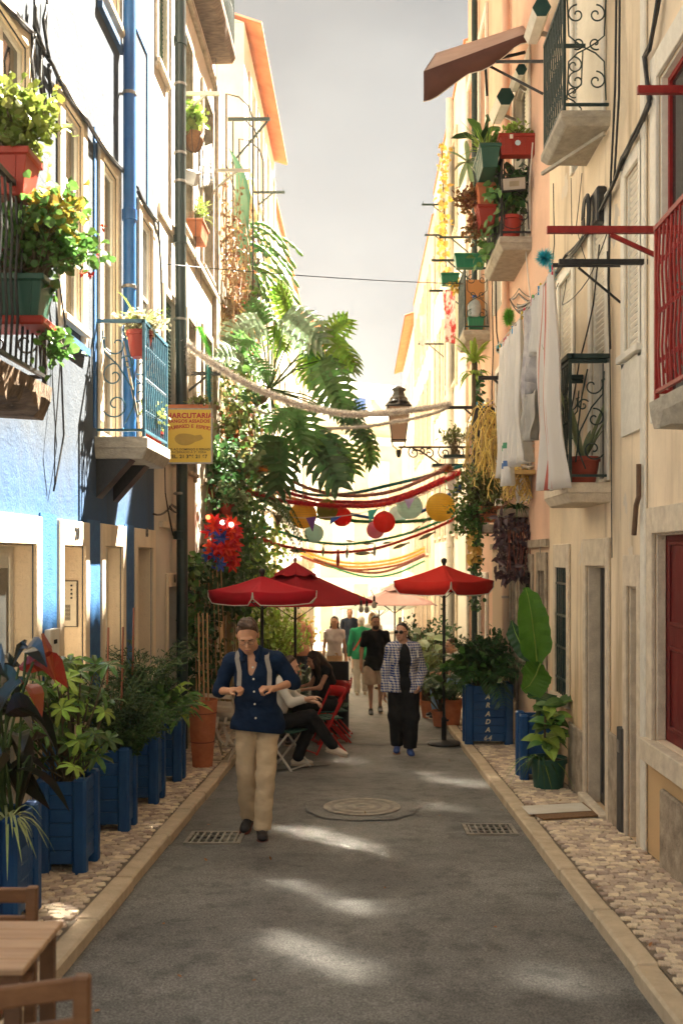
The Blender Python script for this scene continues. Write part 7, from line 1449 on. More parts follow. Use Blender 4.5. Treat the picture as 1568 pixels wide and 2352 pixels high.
for k, (m, dy, lb) in enumerate(((T_yel,-4,'topmost'),(T_yel,4,'second'),(T_or,11,'third'))): garland('far yellow and orange tinsel swag seen small above the parasols, %s of three' % lb, [(690,1266+dy),(756,1290+dy),(828,1298+dy),(912,1287+dy),(975,1262+dy)], 31, 30+k*.4, .07, m, 20+k, 160)
garland('far brown red tinsel swag below the yellow ones', [(720,1284),(765,1299),(828,1314),(891,1311),(975,1276)], 30, 30, .075, T_brown, 24, 170); garland('far green tinsel swag, lowest of the distant ones', [(745,1294),(786,1311),(849,1325),(912,1316),(975,1288)], 30.6, 30.6, .06, T_green, 25, 170)
def tuft(label, x, y, Yd, r, m, seed, elong=1.0, d=.12, grp='tinsel bunches on the laundry side'):
    c = P(x, y, Yd); rr = random.Random(seed); mb = MB()
    for i in range(int(520*elong)): q = rdir(rr,0); o = c+V((0,0,rr.uniform(-1,1)*r*(elong-1))); l = r*rr.uniform(.6,1.1); s = q.cross(V((.3,.5,.8))).normalized()*r*.05; mb.add([o-s,o+s,o+q*l],[(0,1,2)])
    return mb.build('tinsel_bunch', m, label=label, cat='tinsel bunch', group=grp)
tuft('big cyan tinsel pompom beside the cable bundle', 1250,592,10.2,.115,T_cyan,1); garland('cyan tinsel strip dropping from the pompom along the cables', [(1262,605),(1268,640),(1262,680),(1266,740)], 9.9, 9.9, .04, T_cyan, 30); tuft('lime green tinsel bunch on the salmon house wall', 1168,728,12.6,.10,T_lime,2,1.6); tuft('cyan tinsel tuft at the far end of the laundry line', 1150,800,12.0,.085,T_cyan,3); tuft('small cyan tuft beside the white shirt on the laundry line', 1272,748,9.0,.035,T_cyan,4)
tuft('orange tinsel bunch where the rose garland meets the lamp side plants', 1028,1078,17.0,.11,T_or,5); tuft('blue tinsel bunch where the blue garland meets the lamp side plants', 1052,1120,18.0,.13,T_blue,6)

def paper_lantern(label, x, y, Yd, rpx, c, c2=None):
    c = tuple(min(.88,q*1.45) for q in c)
    ctr = P(x, y, Yd); r = rpx*Yd/F; t = thing('paper_lantern', label, 'paper lantern', ctr-V((0,0,r)), 'paper lanterns between the garlands'); m = mat('paper_'+'_'.join(str(int(q*100)) for q in c), c, c2 or tuple(min(1,q*1.12) for q in c), r=.8, bump=0, trans=.72, sc=2)
    prof = []; nr = 22
    for i in range(nr*2+1): th = math.pi*(.06+.88*i/(nr*2)); rr = r*math.sin(th)*(1.0 if i % 2 else .975); prof.append((rr, -r*.97*math.cos(th)))
    MB().lathe(ctr, prof, 26).build('shade', m, parent=t, smooth=False); mb = MB()
    for i in range(1, nr): th = math.pi*(.06+.88*(2*i)/(nr*2)); rr = r*math.sin(th)*.985; mb.tube([ctr+V((rr*math.cos(a), rr*math.sin(a), -r*.97*math.cos(th))) for a in [k*.2618 for k in range(24)]], r*.008, 3, closed=True)
    mb.build('wire_rib', mat('paper_rib', tuple(q*.6 for q in (0.5,0.42,0.3)), bump=0), parent=t, kind='stuff'); MB().tube([ctr+V((0,0,r*.94)), ctr+V((0,0,r*1.5))], .006, 4).build('string', M_wht, parent=t); MB().lathe(ctr+V((0,0,r*.9)), [(r*.2,0),(r*.2,.02)], 14).build('collar', M_wht, parent=t)
for a in (('large yellow paper lantern on the ivy side behind the purple pennant',696,1183,16.7,32,(0.70,0.42,0.08)),('white paper lantern at the ivy end, behind the brown pennant',653,1182,18.4,21,(0.66,0.66,0.62)),('pale blue paper lantern hanging lowest on the ivy side',721,1225,17.6,22.5,(0.42,0.56,0.55)),('olive green paper lantern behind the front red garland',751,1171,16.9,25,(0.24,0.24,0.05)),('red paper lantern next to the olive one, behind the blue pennant',785,1187,17.2,23,(0.66,0.03,0.02)),
          ('red paper lantern in front of the pink one',882,1199,16.6,25.5,(0.70,0.02,0.015)),('pink paper lantern half hidden behind the red one',862,1217,17.4,21,(0.58,0.14,0.28),(0.75,0.5,0.55)),('large pale blue paper lantern behind the lilac pennant',940,1164,17.4,30,(0.44,0.56,0.53)),('pale mint paper lantern behind the large pale blue one',913,1182,18.4,22,(0.55,0.66,0.63)),('largest yellow paper lantern at the lamp side by the leafy box',1011,1165,16.4,34,(0.74,0.45,0.07))): paper_lantern(*a)
t = thing('pennant_string', 'white string with five coloured triangular pennants in front of the lanterns', 'bunting', P(808,1183,16.2)); sp = smooth_path([P(x,y,16.2) for x, y in ((600,1172),(642,1184),(715,1190),(808,1182),(900,1160),(987,1129),(1050,1098))]); MB().tube(sp, .006, 4).build('string', M_wht, parent=t)
for k, (x, y, c, tx, ty) in enumerate(((642,1184,(0.30,0.15,0.10),636,1212),(714,1189,(0.17,0.06,0.26),718,1222),(772,1189,(0.03,0.10,0.42),757,1206),(856,1172,(0.06,0.42,0.36),848,1200),(940,1147,(0.50,0.38,0.62),938,1170),(1035,1107,(0.72,0.66,0.60),1036,1140))):
    a, b, q = P(x-12,y+.5,16.19), P(x+12,y-3,16.19), P(tx,ty,16.1); o = MB().poly([a,b,q]).build('pennant', mat('pennant_%d' % k, c, trans=.35, bump=0, r=.8), parent=t); o.modifiers.new('thickness','SOLIDIFY').thickness = .003
M_fish = mat('painted_card_fish',(0.20,0.22,0.12),(0.38,0.38,0.24),sc=14,bump=0,r=.7); M_fishr = mat('red_card_fish',(0.42,0.03,0.03),(0.5,0.08,0.05),sc=10,bump=0,r=.7)
fl = 0
for (x, y, ang, L, red, lb) in ((683,1266,-.1,42,0,'under the garland nearest the ivy'),(836,1271,.05,46,0,'under the middle of the garland'),(921,1253,.35,44,0,'on the rising part of the garland'),(981,1230,.45,46,0,'under the lamp end of the garland'),(742,1264,1.5,30,0,'hanging upright nearest the ivy'),(776,1282,1.55,44,1,'and hanging upright, the only red one'),(797,1268,1.5,32,0,'hanging upright right of the red fish'),(860,1264,1.55,30,0,'hanging upright in the middle'),(805,1243,-.1,22,0,'on the green garland above the red fish'),(846,1249,.05,26,0,'on the green garland in the middle'),(890,1246,.2,26,0,'on the green garland before the rise'),(953,1217,.7,28,0,'on the green garland near the lamp'),(979,1195,.7,24,0,'highest, close to the large yellow lantern')):
    Yd = 17.7; c = P(x,y,Yd); l = L*Yd/F/2; mb = MB(); u = V((math.cos(ang),0,math.sin(ang))); w = V((-u.z,0,u.x)); out = []
    prof = [(-1,.0),(-.8,.16),(-.4,.30),(0,.31),(.4,.2),(.66,.09),(.95,.26),(.88,0),(.95,-.26),(.66,-.09),(.4,-.2),(0,-.31),(-.4,-.30),(-.8,-.16)]
    top = [c+u*l*a+w*l*b*.62 for a, b in prof]; n = len(top); mb.v = [tuple(p+V((0,-.006,0))) for p in top]+[tuple(p+V((0,.006,0))) for p in top]; mb.f = [tuple(range(n)),tuple(range(n,2*n))[::-1]]+[(i,(i+1)%n,n+(i+1)%n,n+i) for i in range(n)]
    t = thing('paper_fish', ('red' if red else 'olive')+' painted card fish '+lb, 'paper fish', c, 'card fish on the lower garlands'); mb.build('body', M_fishr if red else M_fish, parent=t); e = c-u*l*.7; MB().lathe(e+V((0,-.008,0)),[(.012,0),(.012,.004)],8,axis=V((0,-1,0))).build('eye', M_black, parent=t)
# ------------------------------------------------------------------ people: one continuous body each, grown from a smooth field
class Field:
    def __init__(s, res): s.res = res; s.p = []; s.cuts = []; s.wr = []
    def cap(s, a, b, ra, rb=None, k=.025): s.p.append(('c', np.array(a,float), np.array(b,float), ra, rb if rb is not None else ra, k)); return s
    def ell(s, c, r, R=None, k=.03, sub=False): s.p.append(('s' if sub else 'e', np.array(c,float), np.array(r,float), np.array(R) if R is not None else np.eye(3), None, k)); return s
    def cut(s, n, d): s.cuts.append((np.array(n,float), d)); return s           # keep where n.p > d
    def wrinkle(s, fn): s.wr.append(fn); return s
    def mesh(s):
        lo = np.full(3,1e9); hi = -lo
        for q in s.p:
            if q[0] == 'c': m = max(q[3],q[4]); lo = np.minimum(lo, np.minimum(q[1],q[2])-m); hi = np.maximum(hi, np.maximum(q[1],q[2])+m)
            elif q[0] == 'e': m = q[2].max(); lo = np.minimum(lo, q[1]-m); hi = np.maximum(hi, q[1]+m)
        lo -= .03; hi += .03; n = np.ceil((hi-lo)/s.res).astype(int)+1; f = np.full(n, .3)
        ax = [lo[i]+np.arange(n[i])*s.res for i in range(3)]
        for q in s.p:
            k = q[5]; mg = k+3*s.res
            if q[0] == 'c': m = max(q[3],q[4])+mg; a, b = np.minimum(q[1],q[2])-m, np.maximum(q[1],q[2])+m
            else: m = q[2].max()+mg; a, b = q[1]-m, q[1]+m
            i0 = np.clip(np.floor((a-lo)/s.res).astype(int),0,n); i1 = np.clip(np.ceil((b-lo)/s.res).astype(int)+1,0,n); sl = tuple(slice(i0[i],i1[i]) for i in range(3))
            if any(i1 <= i0): continue
            X = np.stack(np.meshgrid(*[ax[i][sl[i]] for i in range(3)], indexing='ij'), -1)
            if q[0] == 'c':
                ba = q[2]-q[1]; L2 = max(ba@ba,1e-12); t = np.clip(((X-q[1])@ba)/L2,0,1); d = np.linalg.norm(X-q[1]-t[...,None]*ba,axis=-1)-(q[3]+(q[4]-q[3])*t)
            else:
                Y = (X-q[1])@q[3]; k0 = np.linalg.norm(Y/q[2],axis=-1); k1 = np.linalg.norm(Y/q[2]**2,axis=-1); d = k0*(k0-1)/np.maximum(k1,1e-9)
            g_ = f[sl]
            if q[0] == 's': d = -d; h = np.clip(.5-.5*(d-g_)/-k if False else .5+.5*(d-g_)/k,0,1); f[sl] = g_*(1-h)+d*h+k*h*(1-h)
            else: h = np.clip(.5+.5*(g_-d)/k,0,1); f[sl] = g_*(1-h)+d*h-k*h*(1-h)
        if s.cuts or s.wr:
            X = np.stack(np.meshgrid(*ax, indexing='ij'), -1)
            for fn in s.wr: f = f+fn(X)
            for nn, d in s.cuts: f = np.maximum(f, d-X@nn)
        return nets(f, lo, s.res)
def nets(f, lo, res):
    s = f < 0; n = np.array(f.shape)-1; acc = np.zeros((*n,3)); cnt = np.zeros(n)
    C = [(i,j,k) for i in (0,1) for j in (0,1) for k in (0,1)]
    for a in C:
        for ax in range(3):
            if a[ax]: continue
            b = list(a); b[ax] = 1; sa = tuple(slice(a[i],a[i]+n[i]) for i in range(3)); sb = tuple(slice(b[i],b[i]+n[i]) for i in range(3)); m = s[sa] != s[sb]; fa, fb = f[sa][m], f[sb][m]; t = fa/(fa-fb); p = np.tile(np.array(a,float),(len(t),1)); p[:,ax] += t; acc[m] += p; cnt[m] += 1
    idx = np.argwhere(cnt > 0); vid = np.full(n,-1); vid[tuple(idx.T)] = np.arange(len(idx)); v = (idx+acc[tuple(idx.T)]/cnt[tuple(idx.T)][:,None])*res+lo; F_ = []
    for ax in range(3):
        o = [i for i in range(3) if i != ax]; sa = [slice(1,-1)]*3; sa[ax] = slice(0,-1); sb = [slice(1,-1)]*3; sb[ax] = slice(1,None); A, B_ = s[tuple(sa)], s[tuple(sb)]; e = np.argwhere(A != B_)
        if not len(e): continue
        fl = A[tuple(e.T)]; e = e+1; e[:,ax] -= 1; q = []
        for d0, d1 in ((-1,-1),(0,-1),(0,0),(-1,0)): w = e.copy(); w[:,o[0]] += d0; w[:,o[1]] += d1; q.append(vid[tuple(w.T)])
        q = np.stack(q,1); flip = fl if ax != 1 else ~fl; q[~flip] = q[~flip][:,::-1]; F_.append(q)
    q = np.concatenate(F_); return v, q[(q >= 0).all(1)]
def rot3(nod=0, yaw=0, roll=0):
    cx, sx, cy, sy, cz, sz = math.cos(nod), math.sin(nod), math.cos(roll), math.sin(roll), math.cos(yaw), math.sin(yaw)
    return np.array([[cz,-sz,0],[sz,cz,0],[0,0,1]])@np.array([[1,0,0],[0,cx,-sx],[0,sx,cx]])@np.array([[cy,0,sy],[0,1,0],[-sy,0,cy]])
def skin(name, c): return mat(name, tuple(q*.9 for q in c), tuple(min(1,q*1.12) for q in c), r=.5, sc=14, bump=.04, bs=120, sss=.12, spec=.4)
SK = skin('skin_light',(0.57,0.32,0.21)); SK2 = skin('skin_tan',(0.47,0.245,0.15)); SK3 = skin('skin_ruddy',(0.57,0.30,0.175))
M_eye = mat('dark_eye',(0.02,0.012,0.01),bump=0,r=.2); M_lip = mat('lips',(0.36,0.12,0.10),bump=0,r=.45); M_frame = mat('spectacle_frame',(0.05,0.04,0.035),bump=0,r=.3)
class Person:
    """Joints are metres in the person's own frame (x across the picture, -y towards the viewer before yaw, z up from the ground)."""
    def __init__(s, label, x, Y, J, yaw=0, res=.009, H=1.0, ground=None):
        s.res = res; s.b = V((x, Y, (roadz(x,Y)+.002 if ground is None else ground))); s.t = thing('person', label, 'person', s.b); s.yaw = yaw; s.J = {k: np.array(v,float)*H for k, v in J.items()}; s.H = H
    def put(s, field, name, m, smooth=True, parent=None):
        v, q = field.mesh(); c, n = math.cos(s.yaw), math.sin(s.yaw); R = np.array([[c,-n,0],[n,c,0],[0,0,1]]); v = v@R.T+np.array(s.b); mb = MB(); mb.v = v.tolist(); mb.f = q.tolist(); return mb.build(name, m, parent=parent or s.t, smooth=smooth)
    def pt(s, p): c, n = math.cos(s.yaw), math.sin(s.yaw); return V((p[0]*c-p[1]*n, p[0]*n+p[1]*c, p[2]))+s.b
    def head(s, f, nod=0, yaw=0, roll=0, fem=False, sc=1.0):
        s.R = rot3(nod, yaw, roll); s.hc = s.J['head']; R = s.R; h = s.H*.98*sc
        def L(x,y,z): return s.hc+R@(np.array((x,y,z))*h)
        s.L = L; s.hs = h
        def E(c, r, k=.02, sub=False): f.ell(L(*c), np.array(r)*h, R, k, sub)
        j = .9 if fem else 1.0
        E((0,.012,.028),(.074,.092,.088)); E((0,-.028,-.035),(.061*j,.062,.084),.03); E((0,-.058,-.098),(.030*j,.028,.024),.025)
        for sx in (-1,1): E((sx*.040,-.064,-.034),(.023,.020,.026),.02); E((sx*.045*j,-.02,-.075),(.022,.035,.03),.03); E((sx*.0765,.010,-.012),(.010,.021,.031),.008); E((sx*.031,-.099,.001),(.017,.014,.0105),.012,True)
        f.cap(L(-.036,-.083,.020),L(.036,-.083,.020),.0115*h,k=.012); f.cap(L(0,-.088,.006),L(0,-.109,-.032),.008*h,.0135*h,k=.012); E((0,-.092,-.040),(.0165,.011,.009),.008); E((0,-.0885,-.070),(.022,.009,.0065),.006); E((0,-.0875,-.079),(.019,.009,.006),.006); E((0,-.104,-.0745),(.018,.006,.0022),.004,True)
        f.cap(s.J['neck'], L(0,.012,-.06), .052*h*(.86 if fem else 1), .05*h*(.86 if fem else 1), k=.03)
    def face(s, brow, lips=True, eyes=True):
        h = s.hs
        for sx in (-1,1):
            if eyes:
              o = MB(); o.ball((0,0,0),(.0085*h,.008*h,.0052*h),10,8)
              o.v = [tuple(s.pt(s.L(sx*.031,-.0840,.0005)+np.array(p))) for p in o.v]; o.build('eye', M_eye, parent=s.t, smooth=True)
            MB().tube([s.pt(s.L(sx*.014,-.0975,.0175)),s.pt(s.L(sx*.032,-.0985,.0225)),s.pt(s.L(sx*.05,-.087,.0165))],[.0035*h,.0045*h,.002*h],5).build('eyebrow', brow, parent=s.t, smooth=True)
        if lips: MB().tube([s.pt(s.L(-.021,-.0915,-.0745)),s.pt(s.L(0,-.0995,-.0725)),s.pt(s.L(.021,-.0915,-.0745))],[.002*h,.0052*h,.002*h],6).build('lips', M_lip, parent=s.t, smooth=True)
    def hand(s, f, w, d, n, curl=.5, side=1, sc=1.0, rad=.0088):
        """Palm, four unequal bent fingers and a thumb from the side of the palm; d points to the fingers, n out of the palm."""
        d = np.array(d,float); d /= np.linalg.norm(d); n = np.array(n,float); n -= d*(n@d); n /= np.linalg.norm(n); u = np.cross(d,n)*side; w = np.array(w,float); h = s.H*sc
        f.cap(w, w+d*.03*h, .024*h, .026*h, k=.015)
        for i in range(4): f.cap(w+d*.02*h+u*(.024-.016*i)*h*.7, w+d*.085*h+u*(.030-.0195*i)*h, .0135*h, .0125*h, k=.010)
        for i, l in enumerate((.070,.080,.074,.058)):
            b = w+d*.088*h+u*(.031-.0205*i)*h; a1 = curl*.9; p1 = b+(d*math.cos(a1)+n*math.sin(a1))*l*.48*h; a2 = curl*2.1; p2 = p1+(d*math.cos(a2)+n*math.sin(a2))*l*.33*h; a3 = curl*2.9; p3 = p2+(d*math.cos(a3)+n*math.sin(a3))*l*.25*h
            f.cap(b,p1,rad*1.04*h,rad*h,k=.004); f.cap(p1,p2,rad*h,rad*.92*h,k=.003); f.cap(p2,p3,rad*.92*h,rad*.78*h,k=.003)
        tb = w+d*.028*h+u*.026*h; t1 = tb+(d*.62+u*.62+n*.35)*.042*h; t2 = t1+(d*.85+u*.15+n*.45)*.034*h; f.cap(tb,t1,.0125*h,.0105*h,k=.008); f.cap(t1,t2,.0103*h,.0085*h,k=.003)
    def torso(s, f, o=0.0, belly=1.0, bw=1.0, hip=1.0, k=.05, fem=False, ext=False):
        J = s.J; sh = (J['sa']+J['sb'])/2; hp = (J['ha']+J['hb'])/2; ax = sh-hp; L = np.linalg.norm(ax); H = s.H; up = ax/L; x = J['sb']-J['sa']; x = x/np.linalg.norm(x); y = np.cross(up,x); R = np.stack([x,y,up],1)
        f.cap(J['sa']*.92+sh*.08, J['sb']*.92+sh*.08, (.054+o)*H, k=k); f.cap(sh-up*.01, J['neck'], (.07+o*.4)*H, (.05+o*.2)*H, k=.04)
        f.ell(sh-up*L*.26-y*.006, np.array((.155*bw+o,.105+o,.185+o))*H, R, k); f.ell(sh-up*L*.62-y*.012*belly, np.array((.138*bw*belly+o,.102*belly+o,.17+o))*H, R, k); f.ell(hp+up*.02, np.array((.158*hip+o,.112*hip+o,.115+o))*H, R, k)
        f.cap(J['sa']*.8+sh*.2, J['neck'], (.045+o)*H, (.045+o*.3)*H, k=.05); f.cap(J['sb']*.8+sh*.2, J['neck'], (.045+o)*H, (.045+o*.3)*H, k=.05)
        if ext: f.ell(hp-up*.035, np.array((.200*hip+o,.142*hip+o,.21+o))*H, R, k)
        if fem:
            for sx in (-1,1): f.ell(sh-up*L*.32+x*sx*.07*H-y*.075*H, np.array((.058+o*.6,.05+o*.6,.058+o*.6))*H, R, .035)
    def arms(s, f, o=0.0, upto=2.0, k=.03, thin=1.0, fold=0.0):
        J = s.J; H = s.H
        for a in 'ab':
            S, E, W = J['s'+a], J['e'+a], J['w'+a]; e = S+(E-S)*min(1,upto); f.cap(S, e, (.05*thin+o)*H, (.05*thin+o-(.009*min(1,upto)))*H, k=k)
            if upto > 1: w = E+(W-E)*(upto-1); f.cap(E, w, (.041*thin+o)*H, (.041*thin+o-.014*(upto-1))*H, k=k)
    def legs(s, f, o=0.0, upto=2.0, k=.03, flare=0.0, thin=1.0, ta=0.0):
        J = s.J; H = s.H
        for a in 'ab':
            A, K, N = J['h'+a], J['k'+a], J['n'+a]; e = A+(K-A)*min(1,upto); f.cap(A, e, (.083*thin+o)*H, (.083*thin+o-.024*min(1,upto)+flare)*H, k=k)
            if upto > 1: n = K+(N-K)*(upto-1); f.cap(K, n, (.058*thin+o+flare)*H, (.058*thin+o+flare-(.02-ta)*(upto-1))*H, k=k)
    def shoes(s, m, sole, sock=None, dirs=None):
        for i, a in enumerate('ab'):
            N = s.J['n'+a]; d = np.array(dirs[i] if dirs else (0,-1,0),float); d /= np.linalg.norm(d); H = s.H; g_ = N+np.array((0,0,-.045*H)); up = np.array((0,0,1.0)); x = np.cross(d,up); x /= np.linalg.norm(x); up = np.cross(x,d)
            f = Field(s.res); f.cap(g_-d*.045*H, g_+d*.09*H, .037*H, .036*H, k=.02); f.ell(g_+d*.12*H-up*.008, np.array((.044,.07,.030))*H, np.stack([x,d,up],1), .025); f.cap(N+up*.0, g_-d*.01, .040*H, .041*H, k=.025); f.cut(up, float(up@(g_-up*.030*H))); o = s.put(f,'shoe',m)
            f = Field(s.res); f.cap(g_-d*.045*H-up*.036*H, g_+d*.10*H-up*.036*H, .040*H, .042*H, k=.02); f.ell(g_+d*.125*H-up*.036*H, np.array((.047,.072,.03))*H, np.stack([x,d,up],1), .02); f.cut(up, float(up@(g_-up*.046*H))); f.cut(-up, float(-up@(g_-up*.027*H))); s.put(f,'sole',sole,parent=o)
def folds(amp, fz=48, fx=16, z0=-9, z1=9):
    def fn(X):
        x, y, z = X[...,0], X[...,1], X[...,2]; w = np.clip((z-z0)/.08,0,1)*np.clip((z1-z)/.08,0,1)
        return amp*w*(np.sin(z*fz+2.2*np.sin(x*fx+1.3)+1.7*np.sin(y*fx*1.2))*.6+np.sin(z*fz*.53+x*22+.7*np.sin(z*31)+y*17)*.55+.3*np.sin(x*61+z*37))
    return fn
def hair_cap(p, m, name='hair', front=.008, r=(.082,.098,.094), c=(0,.016,.034), extra=(), amp=.0045, n=(0,.8,.6)):
    f = Field(p.res*.8); h = p.hs; f.ell(p.L(*c), np.array(r)*h, p.R, .02)
    g2 = Field(p.res*.9); wr = lambda X: amp*(np.sin(X[...,0]*70+X[...,2]*25)*.8+np.sin(X[...,2]*60+X[...,1]*75+X[...,0]*40)*.7+.35*np.sin(X[...,0]*240+X[...,1]*90+X[...,2]*60))
    for a in extra:
        if len(a) == 4: g2.cap(p.L(*a[0]), p.L(*a[1]), a[2]*h, a[3]*h, k=.03)
        elif a[0][2] > .09: f.ell(p.L(*a[0]), np.array(a[1])*h, p.R, .03)
        else: g2.ell(p.L(*a[0]), np.array(a[1])*h, p.R, .03)
    if g2.p: g2.wrinkle(wr); p.put(g2, name, m)
    nn = p.R@(np.array(n)/np.linalg.norm(n)); f.cut(nn, float(nn@p.hc)+front*h)
    f.wrinkle(wr); return p.put(f, name, m)
H_brown = mat('brown_hair',(0.045,0.025,0.014),(0.11,0.062,0.035),r=.5,sc=30,stretch=(1,1,.3),bump=.3,bs=150); H_black = mat('black_hair',(0.008,0.006,0.005),(0.025,0.018,0.014),r=.4,sc=30,stretch=(1,1,.3),bump=.3,bs=150); H_dkbrown = mat('dark_brown_hair',(0.018,0.010,0.007),(0.05,0.028,0.016),r=.45,sc=30,stretch=(1,1,.25),bump=.35,bs=150); H_white = mat('white_hair',(0.55,0.50,0.43),(0.72,0.67,0.60),r=.6,sc=30,bump=.3,bs=150); H_blond = mat('blond_hair',(0.40,0.25,0.11),(0.58,0.40,0.21),r=.5,sc=30,stretch=(1,1,.25),bump=.3,bs=150)
def cloth_m(name, c, c2=None, **k): return mat(name, c, c2, r=.88, sc=7, bump=.18, bs=190, spec=.2, **k)
C_navy = mat('navy_linen',(0.004,0.014,0.040),(0.008,0.024,0.062),r=.88,sc=7,bump=.55,bs=17,spec=.2,stretch=(1,1,1.5)); C_chino = mat('beige_chino',(0.55,0.42,0.265),(0.66,0.51,0.335),r=.88,sc=7,bump=.6,bs=12,spec=.2,stretch=(1,1,1.5)); C_black = mat('black_cloth',(0.006,0.006,0.007),(0.014,0.014,0.015),r=.85,sc=7,bump=.6,bs=15,spec=.25,stretch=(1,1,1.6)); C_lilac = cloth_m('pale_lilac_knit',(0.50,0.42,0.43),(0.60,0.52,0.53)); C_tan = cloth_m('tan_skirt_cloth',(0.33,0.20,0.115),(0.43,0.28,0.17)); C_khaki = cloth_m('khaki_shorts_cloth',(0.48,0.35,0.25),(0.58,0.44,0.33)); C_navy2 = cloth_m('faded_navy',(0.018,0.026,0.045),(0.03,0.042,0.07)); C_green = cloth_m('green_knit',(0.015,0.22,0.10),(0.03,0.30,0.15)); C_lgrey = cloth_m('pale_grey_trousers',(0.42,0.38,0.33),(0.52,0.48,0.42)); C_white = cloth_m('white_cloth',(0.60,0.57,0.50),(0.72,0.69,0.62)); C_jean = cloth_m('light_blue_denim',(0.16,0.27,0.40),(0.28,0.42,0.55))
C_shoe = mat('dark_shoe',(0.012,0.011,0.012),(0.03,0.024,0.024),bump=0,r=.5); C_sole = mat('pale_sole',(0.45,0.36,0.27),bump=0); C_wshoe = mat('off_white_shoe',(0.55,0.48,0.38),(0.66,0.59,0.48),bump=.05,r=.5,sc=12); C_bshoe = mat('blue_suede',(0.03,0.06,0.20),(0.05,0.10,0.28),bump=.1); C_dsole = mat('dark_sole',(0.02,0.018,0.016),bump=0)
def houndstooth():
    m, nt, b = _nt('houndstooth_tweed'); N, L = nt.nodes, nt.links
    tc = N.new('ShaderNodeTexCoord'); sp = N.new('ShaderNodeSeparateXYZ'); L.new(tc.outputs['Object'], sp.inputs[0])
    def M(op, a, bb=None, c=None):
        q = N.new('ShaderNodeMath'); q.operation = op
        for i, v in enumerate((a, bb, c)):
            if v is None: continue
            if isinstance(v, (int, float)): q.inputs[i].default_value = v
            else: L.new(v, q.inputs[i])
        return q.outputs[0]
    u = M('MULTIPLY', M('ADD', sp.outputs['X'], M('MULTIPLY', sp.outputs['Y'], .6)), 30.0); v = M('MULTIPLY', sp.outputs['Z'], 30.0)
    warp = M('LESS_THAN', M('FRACT', M('ADD', u, 50.0)), .5); weft = M('LESS_THAN', M('FRACT', M('ADD', v, 50.0)), .5); tw = M('LESS_THAN', M('FRACT', M('MULTIPLY', M('ADD', M('ADD', u, v), 100.0), 2.0)), .5)
    pick = M('ADD', M('MULTIPLY', tw, warp), M('MULTIPLY', M('SUBTRACT', 1.0, tw), weft)); mx = N.new('ShaderNodeMix'); mx.data_type = 'RGBA'; L.new(pick, mx.inputs['Factor']); mx.inputs['A'].default_value = (0.66,0.62,0.57,1); mx.inputs['B'].default_value = (0.02,0.055,0.22,1); L.new(mx.outputs['Result'], b.inputs['Base Color']); b.inputs['Roughness'].default_value = .95; b.inputs['Specular IOR Level'].default_value = .15
    return m

